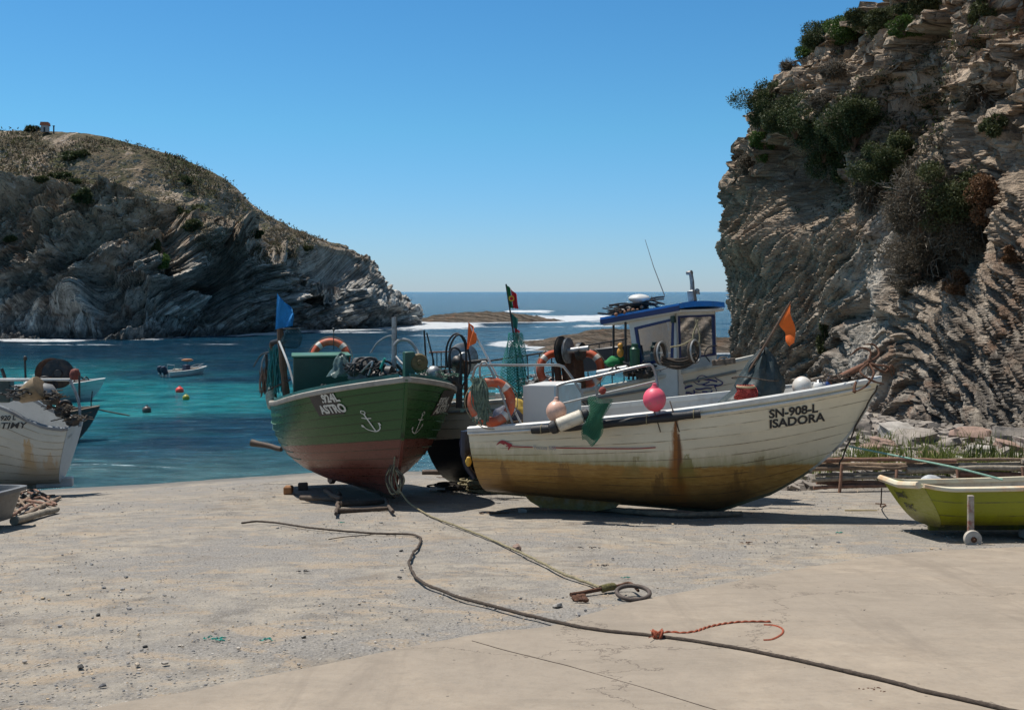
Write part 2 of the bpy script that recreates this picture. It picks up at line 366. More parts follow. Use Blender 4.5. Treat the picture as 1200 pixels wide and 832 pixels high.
def build_right_cliff():
    NS, NZ, NT = 980, 430, 70
    path = catmull([(a, b, 0) for a, b in RB], NS)[:, :2]
    # arclength positions denser where seen: resample by y weight
    t = np.gradient(path, axis=0); t /= np.linalg.norm(t, axis=1)[:, None]
    inw = np.stack([t[:, 1], -t[:, 0]], -1)       # walking away from the camera, the rock is on the right
    k = np.ones(61)/61
    inw = np.stack([np.convolve(np.pad(inw[:, i], 30, mode='edge'), k, 'valid') for i in (0, 1)], -1); inw /= np.linalg.norm(inw, axis=1)[:, None]
    al = np.concatenate([[0], np.cumsum(np.linalg.norm(np.diff(path, axis=0), axis=1))])
    yy = path[:, 1]
    H = 15.4+.7*fbm(al*.12, 0, 0, 4, 61)+1.6*np.exp(-((yy-30)/7)**2)+.7*sm(34, 40, yy)
    zz = np.concatenate([np.linspace(0, 1, NZ), 1+np.linspace(0.004, 1, NT)**1.6])
    S = np.repeat(al[None], NZ+NT, 0); ZP = np.repeat(zz[:, None], NS, 1)
    Z = np.where(ZP <= 1, -1.5+(H[None]+1.5)*np.minimum(ZP, 1), H[None]+(ZP-1)*5.)
    zc = np.minimum(Z, H[None]); Yb = np.repeat(yy[None], NZ+NT, 0)
    w = sm(38, 44, Yb)
    off_far = np.clip((zc-9.6)/5.7, 0, 3)**2*2.9
    off_mid = 3.6*np.clip(zc/15.7, 0, 2)**1.25
    off = off_mid*(1-w)+off_far*w
    off = off+np.where(ZP > 1, (ZP-1)*34, 0)
    P = np.zeros((NZ+NT, NS, 3)); P[..., :2] = path[None]+inw[None]*off[..., None]; P[..., 2] = Z
    fold = np.interp(34.5, yy, al)
    a = S-fold          # + is away from the camera
    kk = .95*np.tanh(-(a-.6)/4.5); qx = -(a-kk*(Z-9)*(.75+.25*np.tanh((9-Z)/5)))*.62
    X, Y = P[..., 0], P[..., 1]
    q = qx+.50*fbm(X*.25, Y*.25, Z*.12, 2, 71)+.07*fbm(X*1.1, Y*1.1, Z*.35, 3, 72)
    up = sm(7.5, 11.5, Z+1.5*fbm(X*.3, Y*.3, Z*.3, 3, 77))
    horiz = .8*Z+.55*a+1.3*fbm(X*.3, Y*.3, Z*.3, 3, 78)
    fade = np.where(ZP > 1, np.exp(-(ZP-1)*10), 1.)
    lowm = (1-up)
    mod = .5+.5*fbm(X*.4, Y*.4, Z*.4, 3, 80)
    d = lowm*(.55*saw(q*(1.), .85)*mod+.26*saw(q+.1*a, .31)+.10*saw(q, .12))
    d = d+up*(.30*saw(horiz, 2.3, .2)*(.5+mod)+.07*saw(horiz+.3*q, .62, .15)+.62*cellblock(X*.45, Y*.45, Z*.5, 81)+.42*cellblock(X*1.05+Z*.3, Y*1.05, Z*1.1, 85)+.18*cellblock(X*2.4, Y*2.4, Z*2.3, 88)+.07*cellblock(X*5, Y*5, Z*5, 93))
    d = d+lowm*(.16*cellblock(q*2.1, 0*a, (Z+a)*.22, 83)+.08*cellblock(q*5, 0*a, (Z+a)*.5, 89))
    d = d+1.1*fbm(X*.20, Y*.20, Z*.20, 3, 90, ridge=True)*(.25+.75*sm(3, 8, Z))+(.14+.22*up)*fbm(X*.6, Y*.6, Z*.6, 5, 91)+(.03+.08*up)*fbm(X*2.5, Y*2.5, Z*2.5, 4, 92)
    def hole(y0, z0, sy, sz, dep):
        g = np.exp(-(((Yb-y0)/sy)**2+((Z-z0)/sz)**2)**2); return dep*g
    d = d-hole(34.3, 11.2, 2.2, 1.6, 3.4)-hole(40.5, 9.6, 2.6, 2.0, 2.2)-hole(31.5, 6.3, 2.6, 1.1, 1.6)-hole(41.5, 13.2, 1.0, .8, .8)-hole(27.3, 8.7, .8, .9, 1.)-hole(34.0, 8.3, 1.2, .8, .8)-hole(30., 14., 1.3, 1., 1.)
    d = d+hole(38, 11.5, 3.5, 2.2, 1.0)+hole(31.8, 9.5, 1.6, 4., .7)
    gr = lambda q_, T, w_: np.exp(-(((q_/T-np.floor(q_/T))-.5)/w_)**2)
    zf = .25+.65*up; n5 = fbm(X*.9, Y*.9, Z*.9*zf, 3, 201); n6 = fbm(X*.7+9, Y*.7, Z*.7*zf, 3, 203)
    d = d-lowm*.50*gr(q+.06*n5, .74, .08)*np.clip(.3+1.6*n5, 0, 1)-lowm*.26*gr(q+.03*n6, .27, .11)*np.clip(.4+1.6*n6, 0, 1)
    d = d+lowm*(.06*cellblock(X*1.3, Y*1.3, Z*1.3, 251)+.035*cellblock(X*3, Y*3, Z*3, 252)+.02*cellblock(X*7, Y*7, Z*7, 253)-.12*gr(Z+.45*a+.5*n5, 1.3, .05)*np.clip(.2+1.9*n6, 0, 1))
    d = d-up*.55*gr(horiz+.35*n5, 1.7, .045)*np.clip(.35+1.5*n6, 0, 1)-up*.40*gr(q+.5*n6, 1.15, .05)*np.clip(.2+1.8*n5, 0, 1)-up*.22*gr(horiz*.6+q*.8+.2*n5, .6, .07)*np.clip(.2+1.8*n6, 0, 1)
    d = d+(.04+.12*up)*fbm(X*3.1, Y*3.1, Z*3.1, 3, 205, ridge=True)+lowm*.10*fbm(q*3.5, 0*q, Z*.35, 3, 206, ridge=True)
    d = d*fade-.3
    inw3 = np.zeros_like(P); inw3[..., :2] = inw[None]
    P2 = P-inw3*d[..., None]
    tg = np.zeros_like(P); tg[..., :2] = t[None]
    upf = (up*fade)[..., None]
    P2 += tg*upf*(.55*fbm(X*.8+3, Y*.8, Z*.8, 4, 221)+.22*cellblock(X*1.4, Y*1.4, Z*1.4, 223)+.10*cellblock(X*3.3, Y*3.3, Z*3.3, 225))[..., None]
    P2[..., 2] += fade*up*(.50*fbm(X*.8, Y*.8+5, Z*.8, 4, 231)+.22*cellblock(X*1.2+4, Y*1.2, Z*1.2, 233)+.10*cellblock(X*3+4, Y*3, Z*3, 235))
    P2[..., 2] += fade*(.10*fbm(X*1.5, Y*1.5, Z*1.5, 3, 95)) + np.where(ZP > 1, .5*fbm(X*.3, Y*.3, 0, 4, 96)*np.minimum((ZP-1)*12, 1), 0)
    band = np.exp(-((a-1.0+1.6*fbm(X*.4, Y*.4, Z*.3, 4, 97))/(.7+.17*np.clip(9-Z, 0, 9)))**4)*(1-sm(7.5, 9.5, Z))
    uvs = np.stack([q*lowm+horiz*up*.7, S], -1)
    uvs[..., 1] = np.where(up > .5, S, Z)
    mt = rock_mat('cliff_rock', (.038, .034, .030), (.12, .103, .086), (.32, .28, .23), (.40, .31, .225), (5.5, 11.5, .75), band=True)
    o = grid_obj('cliff', P2, mt, uvs=uvs, attrs={'band': band}, smooth=False)
    return o
cliff = build_right_cliff()

def build_headland():
    NS, NW, NB = 1000, 400, 60
    def byindex(P_):
        P_ = np.array([tuple(p) for p in P_], float); A = np.vstack([2*P_[0]-P_[1], P_, 2*P_[-1]-P_[-2]]); s = np.linspace(0, len(P_)-1-1e-6, NS); k = s.astype(int); t = (s-k)[:, None]
        p0, p1, p2, p3 = A[k], A[k+1], A[k+2], A[k+3]; return .5*((2*p1)+(-p0+p2)*t+(2*p0-5*p1+4*p2-p3)*t*t+(-p0+3*p1-3*p2+p3)*t**3)
    base = byindex([(a, b, 0) for a, b in HB])
    rp = [(-330, 150, 128), (-200, 149, 128), (0, 152.5, 128), (60, 154, 128), (100, 158, 127.5), (190, 178, 127), (235, 196, 128), (270, 215, 130), (292, 240, 132), (330, 262, 134), (375, 280, 137), (420, 290, 140), (441, 302, 143), (452, 322, 147), (462, 335, 150), (468, 338, 155), (462, 336, 163), (440, 318, 178), (380, 300, 200)]
    rr = [px(*a) for a in rp]
    # match stations: ridge and base share parameter through u of the base
    ridge = byindex([px(*r) for _, r in HP])
    tb = np.linspace(0, 1, NS)
    W = np.concatenate([np.linspace(0, 1, NW), 1+np.linspace(.01, 1, NB)**1.5])
    Wg = np.repeat(W[:, None], NS, 1)
    gx = [0, .05, .12, .22, .30, .42, .60, .80, 1.0, 2.0]; gy = [-.06, .0, .075, .19, .36, .51, .71, .89, 1.0, 1.0]
    G = np.interp(W, gx, gy); G = np.convolve(np.pad(G, 6, mode='edge'), np.ones(13)/13, 'valid')
    B = base[None]; Rg = ridge[None]
    tip = sm(6.6/18, 9.0/18, tb)[None, :]; tip2 = sm(.52, .70, tb)[None, :]
    Hx = np.minimum(W, 1)[:, None]
    hx = np.interp(Hx, [0, .12, .42, 1], [0, .25, .45, 1])*(1-tip)+np.interp(Hx, [0, .08, .45, 1], [0, .03, .05, 1])*tip     # steeper front near the tip
    P = B*(1-hx[..., None])+Rg*hx[..., None]
    P[..., 2] = G[:, None]*ridge[None, :, 2]
    P[..., 2] = np.where(Wg < .03, -.8, P[..., 2])
    inward = (ridge-base)[:, :2]; inward = inward/np.linalg.norm(inward, axis=1)[:, None]
    ex = np.maximum(Wg-1, 0)
    P[..., 0] += ex*inward[None, :, 0]*26; P[..., 1] += ex*inward[None, :, 1]*26; P[..., 2] -= ex**1.2*9
    N = normals(P); 
    if N[200, 300, 2] < 0: N = -N
    X, Y, Z = P[..., 0].copy(), P[..., 1].copy(), P[..., 2].copy()
    al = 32
    ang = R(al)
    q = -X*math.sin(ang)*.8+Z*math.cos(ang)-.12*Y+.8*fbm(X*.05, Y*.05, Z*.05, 3, 101)+.12*fbm(X*.4, Y*.4, Z*.4, 3, 102)
    steep = np.clip(1-N[..., 2]*1.0, 0, 1)
    cl = (1-sm(.45, .62, Wg))
    cl = np.clip(cl+.9*sm(.1, .5, fbm(X*.06, Y*.06, Z*.06, 3, 104))*(1-sm(.8, .95, Wg)), 0, 1)
    fadeb = np.exp(-ex*8)
    slab = sm(1.0, 3.2, Z)
    d = cl*(3.6*saw(q, 7.5, .08)*slab+1.5*saw(q+1.3, 2.6, .10)*(.35+.65*slab)+.55*saw(q, .95, .12)+.2*saw(q, .37, .15)+1.3*cellblock(q*.23, X*.10, Y*.10, 211)+.55*cellblock(q*.6, X*.28, Y*.28, 212))
    grh = lambda q_, T, w_: np.exp(-(((q_/T-np.floor(q_/T))-.5)/w_)**2)
    m5 = fbm(X*.13, Y*.13, Z*.13, 3, 214); m6 = fbm(X*.2+5, Y*.2, Z*.2, 3, 215)
    d = d-cl*(2.2*grh(q+1.2*m5, 4.3, .05)*np.clip(.3+1.7*m6, 0, 1)+1.0*grh(q+.6*m6, 1.6, .08)*np.clip(.3+1.7*m5, 0, 1)+1.3*grh(X*.9+.5*Z+2*m6, 6.5, .04)*np.clip(.3+1.6*m5, 0, 1))
    d = d+cl*(3.2*fbm(X*.075, Y*.075, Z*.05, 4, 105, ridge=True)*slab+.8*cellblock(X*.28, Y*.28, Z*.35, 106)+.4*cellblock(X*.7, Y*.7, Z*.9, 107)+.2*cellblock(X*1.6, Y*1.6, Z*2, 110))
    d = d+.45*fbm(X*.35, Y*.35, Z*.35, 5, 108)+(1-cl)*(.22*fbm(X*1.1, Y*1.1, Z*1.1, 4, 109, ridge=True)+.7*fbm(X*.12, Y*.12, 0, 3, 111, ridge=True)*(1-sm(.9, 1, Wg)))
    def hole(u, y, z, su, sz, dep):
        U = 600+X/Y*F; g = np.exp(-(((U-u)/su)**2+((Z-z)/sz)**2)**2); return dep*g*(Wg < .8)
    d = d-hole(250, 0, 5.5, 24, 4.4, 6.5)-hole(385, 0, 5.2, 44, 4.2, 7.5)-hole(128, 0, 4.2, 20, 2.8, 4.0)-hole(465, 0, 3.8, 20, 3.6, 4.5)-hole(195, 0, 8.5, 12, 3.5, 3.)
    d = d-1.6*cl
    P = P+N*(d*(1-tip2*(.50+.42*sm(.25, .5, Wg)))*fadeb*sm(0, .03, Wg)*(1-.75*sm(.88, 1., Wg)))[..., None]
    P = P+N*(tip2*fadeb*sm(.02, .1, Wg)*(.8*fbm(X*.3, Y*.3, Z*.3, 4, 241, ridge=True)+.55*cellblock(q*.5, X*.25, Y*.25, 243)+.3*cellblock(q*1.1, X*.7, Y*.7, 244)-.6*grh(q+.8*m6, 2.1, .07)*np.clip(.4+1.6*m5, 0, 1)))[..., None]
    mt = rock_mat('headland_rock', (.055, .055, .056), (.23, .225, .205), (.60, .57, .51), (.40, .31, .22), (9., 17., .9), veg=True, fine=.42, wet=1.0)
    return grid_obj('headland', P, mt, uvs=np.stack([q, X+.6*Z], -1), smooth=False)
headland = build_headland()

def build_reefs():
    for i, (name, cx, cy, rx, ry, h) in enumerate(REEFS):
        n = 220
        U, V = np.meshgrid(np.linspace(-1.25, 1.25, n), np.linspace(-1.25, 1.25, n))
        X = cx+U*rx; Y = cy+V*ry; e = np.hypot(U, V)+.16*fbm(X*.25, Y*.25, 0, 4, 120+i)
        Z = h*(1-sm(.15, 1.08, e))*1.0-.25+.42*h/2*fbm(X*.35, Y*.35, 0, 6, 130+i, ridge=True)*(1-sm(.9, 1.15, e))+.22*saw(X*.35+Y*.9+fbm(X*.2, Y*.2, 0, 3, 150), 1.6)*(1-sm(.9, 1.1, e))-.8*sm(1.05, 1.2, e)
        mt = _simple.get('reef') or rock_mat('reef_rock', (.035, .031, .028), (.085, .072, .06), (.17, .145, .12), (.12, .095, .07), (.5, 1.5, .3), fine=1.2, wet=.25)
        _simple['reef'] = mt
        o = grid_obj('reef', np.stack([X, Y, Z], -1), mt, uvs=np.stack([X*.3+Z, Y*.3], -1), smooth=False)
build_reefs()
# ================================================================== MESH BUILDER (world coordinates in, local mesh out)
class MB:
    def __init__(s): s.v = []; s.f = []; s.uv = None
    def add(s, vs, fs):
        n = len(s.v); s.v += [Vector(v) for v in vs]; s.f += [tuple(i+n for i in f) for f in fs]; return s
    def box(s, c, half, M=None, bev=.0, taper=1.):
        # box with chamfered vertical edges; axes from M (3x3/4x4), centre c
        hx, hy, hz = half; M3 = M.to_3x3() if M is not None else Matrix.Identity(3); c = Vector(c)
        b = min(bev, hx*.9, hy*.9, hz*.9)
        if b <= 0:
            vs = [c+M3@Vector((x*hx*(taper if z > 0 else 1), y*hy*(taper if z > 0 else 1), z*hz)) for z in (-1, 1) for x, y in ((-1, -1), (1, -1), (1, 1), (-1, 1))]
            return s.add(vs, [(3, 2, 1, 0), (4, 5, 6, 7), (0, 1, 5, 4), (1, 2, 6, 5), (2, 3, 7, 6), (3, 0, 4, 7)])
        rings = []
        for z, ins in ((-hz, b), (-hz+b, 0), (hz-b, 0), (hz, b)):
            k = taper if z > 0 else 1
            X, Y = hx*k-ins, hy*k-ins; q = max(b-ins*.999, .0)*.7
            r = [(-X+q, -Y), (X-q, -Y), (X, -Y+q), (X, Y-q), (X-q, Y), (-X+q, Y), (-X, Y-q), (-X, -Y+q)]
            rings.append([c+M3@Vector((x, y, z)) for x, y in r])
        vs = [p for r in rings for p in r]; fs = [tuple(range(7, -1, -1)), tuple(range(24, 32))]
        for k in range(3):
            for i in range(8): j = (i+1) % 8; fs.append((k*8+i, k*8+j, k*8+8+j, k*8+8+i))
        return s.add(vs, fs)
    def tube(s, pts, r, n=8, closed=False, cap=True, tw=0.):
        P = [Vector(p) for p in pts]; m = len(P); rs = r if isinstance(r, (list, tuple)) else [r]*m
        up = Vector((0, 0, 1)); prev = None; vs = []
        for i, p in enumerate(P):
            a = P[(i-1) % m] if (closed or i > 0) else P[i]; b = P[(i+1) % m] if (closed or i < m-1) else P[i]
            t = (b-a)
            if t.length < 1e-9: t = Vector((0, 0, 1))
            t.normalize()
            if prev is None:
                x = t.orthogonal().normalized()
                if abs(t.z) < .9: x = t.cross(up).normalized()
            else:
                x = prev-t*prev.dot(t)
                x = x.normalized() if x.length > 1e-6 else t.orthogonal().normalized()
            prev = x; y = t.cross(x)
            for k in range(n):
                a_ = 2*math.pi*k/n+tw*i; vs.append(p+(x*math.cos(a_)+y*math.sin(a_))*rs[i])
        fs = []
        for i in range(m if closed else m-1):
            j = (i+1) % m
            for k in range(n): l = (k+1) % n; fs.append((i*n+k, i*n+l, j*n+l, j*n+k))
        if cap and not closed: fs += [tuple(range(n-1, -1, -1)), tuple((m-1)*n+k for k in range(n))]
        return s.add(vs, fs)
    def sphere(s, c, r, sq=(1, 1, 1), n=20, m=12, M=None, lump=0., sd=0):
        M3 = M.to_3x3() if M is not None else Matrix.Identity(3); c = Vector(c); vs = []
        for i in range(m+1):
            th = math.pi*i/m
            for k in range(n):
                ph = 2*math.pi*k/n; d = Vector((math.sin(th)*math.cos(ph), math.sin(th)*math.sin(ph), math.cos(th)))
                rr = r*(1+lump*float(fbm(d.x*1.6+sd, d.y*1.6, d.z*1.6, 3, 5+sd))) if lump else r
                vs.append(c+M3@Vector((d.x*rr*sq[0], d.y*rr*sq[1], d.z*rr*sq[2])))
        fs = [(i*n+k, (i+1)*n+k, (i+1)*n+(k+1) % n, i*n+(k+1) % n) for i in range(m) for k in range(n)]
        return s.add(vs, fs)
    def lathe(s, c, axis, prof, n=24):   # prof = [(distance along axis, radius)]
        c = Vector(c); t = Vector(axis).normalized(); x = t.orthogonal().normalized(); y = t.cross(x)
        vs = [c+t*h+(x*math.cos(2*math.pi*k/n)+y*math.sin(2*math.pi*k/n))*r for h, r in prof for k in range(n)]
        m = len(prof); fs = [(i*n+k, i*n+(k+1) % n, (i+1)*n+(k+1) % n, (i+1)*n+k) for i in range(m-1) for k in range(n)]
        fs += [tuple(range(n-1, -1, -1)), tuple((m-1)*n+k for k in range(n))]
        return s.add(vs, fs)
    def torus(s, c, axis, R_, r, n=36, m=12, a0=0., a1=2*math.pi, flat=1., xdir=None):
        t = Vector(axis).normalized(); x = (Vector(xdir)-t*Vector(xdir).dot(t)).normalized() if xdir is not None else t.orthogonal().normalized(); y = t.cross(x); c = Vector(c)
        full = abs(a1-a0-2*math.pi) < 1e-6; N = n if full else n+1
        vs = []
        for i in range(N):
            a = a0+(a1-a0)*i/n; d = x*math.cos(a)+y*math.sin(a)
            for k in range(m): b = 2*math.pi*k/m; vs.append(c+d*(R_+r*math.cos(b))+t*r*flat*math.sin(b))
        fs = [(i*m+k, ((i+1) % N)*m+k, ((i+1) % N)*m+(k+1) % m, i*m+(k+1) % m) for i in range(N if full else n) for k in range(m)]
        if not full: fs += [tuple(range(m)), tuple(n*m+k for k in range(m-1, -1, -1))]
        return s.add(vs, fs)
    def sheet(s, P, th=.004):            # P[r][c] grid of points, given thickness
        P = np.array([[tuple(p) for p in r] for r in P], float); nr, nc = P.shape[:2]
        N = normals(P); A = P+N*th/2; B = P-N*th/2
        vs = list(A.reshape(-1, 3))+list(B.reshape(-1, 3)); o = nr*nc; fs = []
        I = lambda r, c: r*nc+c
        for r in range(nr-1):
            for c in range(nc-1):
                fs.append((I(r, c), I(r, c+1), I(r+1, c+1), I(r+1, c))); fs.append(tuple(o+k for k in (I(r+1, c), I(r+1, c+1), I(r, c+1), I(r, c))))
        bd = [I(0, c) for c in range(nc)]+[I(r, nc-1) for r in range(1, nr)]+[I(nr-1, c) for c in range(nc-2, -1, -1)]+[I(r, 0) for r in range(nr-2, 0, -1)]
        for a, b in zip(bd, bd[1:]+bd[:1]): fs.append((a, o+a, o+b, b))
        return s.add([tuple(v) for v in vs], fs)
    def quadprism(s, a, b, c, d, th):    # four corners, thickness vector
        th = Vector(th); q = [Vector(p) for p in (a, b, c, d)]
        return s.add(q+[p+th for p in q], [(0, 1, 2, 3), (7, 6, 5, 4), (0, 4, 5, 1), (1, 5, 6, 2), (2, 6, 7, 3), (3, 7, 4, 0)])
    def build(s, name, mat, parent=None, smooth=40, label=None, bevel=0., origin=None):
        inv = wm(parent).inverted() if parent else Matrix()
        vs = [inv@v for v in s.v]
        if parent is None or True:
            c = Vector((sum(v.x for v in vs)/len(vs), sum(v.y for v in vs)/len(vs), min(v.z for v in vs)))
            if origin is not None: c = inv@Vector(origin)
        me = bpy.data.meshes.new(name); me.from_pydata([tuple(v-c) for v in vs], [], s.f); me.validate(); 
        me.materials.append(mat)
        if s.uv is not None and len(s.uv) == len(me.vertices):
            for nm, arr in s.uv_layers.items():
                l = me.uv_layers.new(name=nm); idx = np.zeros(len(me.loops), np.int32); me.loops.foreach_get('vertex_index', idx)
                l.data.foreach_set('uv', np.array(arr, np.float32)[idx].reshape(-1))
        o = bpy.data.objects.new(name, me); col.objects.link(o)
        if smooth:
            me.polygons.foreach_set('use_smooth', np.ones(len(me.polygons), bool)); me.set_sharp_from_angle(angle=R(smooth))
        if parent: o.parent = parent
        o.location = c
        WM[o.name] = wm(parent)@Matrix.Translation(c)
        if bevel:
            b = o.modifiers.new('bevel', 'BEVEL'); b.width = bevel; b.segments = 2; b.limit_method = 'ANGLE'
        if label: o['label'] = label
        return o
def rope_pts(pts, n=None, wob=.0, sd=0):
    L = sum((Vector(a)-Vector(b)).length for a, b in zip(pts, pts[1:]))
    n = n or max(8, int(L/.06)); P = catmull([tuple(p) for p in pts], n)
    if wob:
        t = np.arange(n)*.35
        P[:, 0] += wob*vn(t, sd+.5, 0, 1); P[:, 1] += wob*vn(t, sd+7.5, 0, 2); P[:, 2] += wob*.4*np.abs(vn(t, sd+3.5, 0, 3))
    return [Vector(p) for p in P]
# ------------------------------------------------------------------ common materials
M_steel = simple('stainless_steel', (.30, .30, .29), .5, .55, .15, 20, .05)
M_galv = simple('galvanised_metal', (.33, .34, .34), .5, .7, .3, 12, .2, (.16, .09, .05), .5)
M_rust = simple('rusted_iron', (.12, .055, .03), .85, .3, .45, 18, .6)
M_rust2 = simple('brown_painted_iron', (.20, .085, .045), .75, .1, .35, 14, .4, (.05, .03, .02), .6)
M_dark = simple('dark_machinery', (.03, .032, .033), .5, .3, .4, 12, .3, (.12, .08, .05), .5)
M_black = simple('black_rubber', (.014, .014, .015), .6, 0, .4, 12, .3)
M_white = simple('white_paint', (.62, .62, .59), .45, 0, .08, 3, .05, (.30, .26, .20), .35)
M_white2 = simple('pale_gelcoat', (.52, .52, .50), .4, 0, .07, 3, .05, (.25, .22, .18), .35)
M_lring = simple('ring_orange', (.50, .085, .028), .65, 0, .25, 7, .25, (.40, .20, .13), .8)
M_ringw = simple('ring_band', (.60, .55, .48), .5, 0, .1, 6, .1, (.3, .2, .15), .5)
M_orange = simple('orange_cloth', (.72, .13, .012), .85, 0, .15, 8, .3)
M_wood = simple('grey_weathered_wood', (.20, .15, .11), .85, 0, .4, 14, .8, (.06, .05, .04), .6)
M_wood2 = simple('brown_wood', (.13, .075, .045), .8, 0, .4, 14, .7, (.05, .04, .03), .6)
M_rope = simple('tan_rope', (.30, .255, .15), .95, 0, .35, 30, .8, (.12, .10, .06), .6)
M_ropeb = simple('brown_rope', (.085, .062, .045), .95, 0, .4, 40, .9)
M_ropeg = simple('pale_green_rope', (.22, .38, .30), .8, 0, .25, 30, .5)
M_ropeo = simple('rust_red_rope', (.36, .085, .038), .9, 0, .35, 40, .7)
M_teal = simple('teal_net_twine', (.02, .24, .19), .8, 0, .3, 30, .3)
M_gnet = simple('green_net_twine', (.035, .16, .085), .85, 0, .35, 30, .3)
M_glass = Mat('window_glass')
def mk_glass():
    m = M_glass; t = m.t
    tr = t.nodes.new('ShaderNodeBsdfTransparent'); tr.inputs[0].default_value = (.38, .43, .46, 1)
    gl = t.nodes.new('ShaderNodeBsdfGlossy'); gl.inputs['Roughness'].default_value = .04; gl.inputs[0].default_value = (1, 1, 1, 1)
    fr = t.nodes.new('ShaderNodeFresnel'); fr.inputs[0].default_value = 1.9
    dn = m.math('MULTIPLY', m.mr(m.noise(m.pos(), 3, 5, .6), .4, .7), .35)
    df = t.nodes.new('ShaderNodeBsdfDiffuse'); df.inputs[0].default_value = (.45, .45, .43, 1)
    mx = t.nodes.new('ShaderNodeMixShader'); t.links.new(fr.outputs[0], mx.inputs[0]); t.links.new(tr.outputs[0], mx.inputs[1]); t.links.new(gl.outputs[0], mx.inputs[2])
    m2 = t.nodes.new('ShaderNodeMixShader'); t.links.new(dn, m2.inputs[0]); t.links.new(mx.outputs[0], m2.inputs[1]); t.links.new(df.outputs[0], m2.inputs[2])
    t.links.new(m2.outputs[0], m.out.inputs[0])
mk_glass(); M_glass = M_glass.m

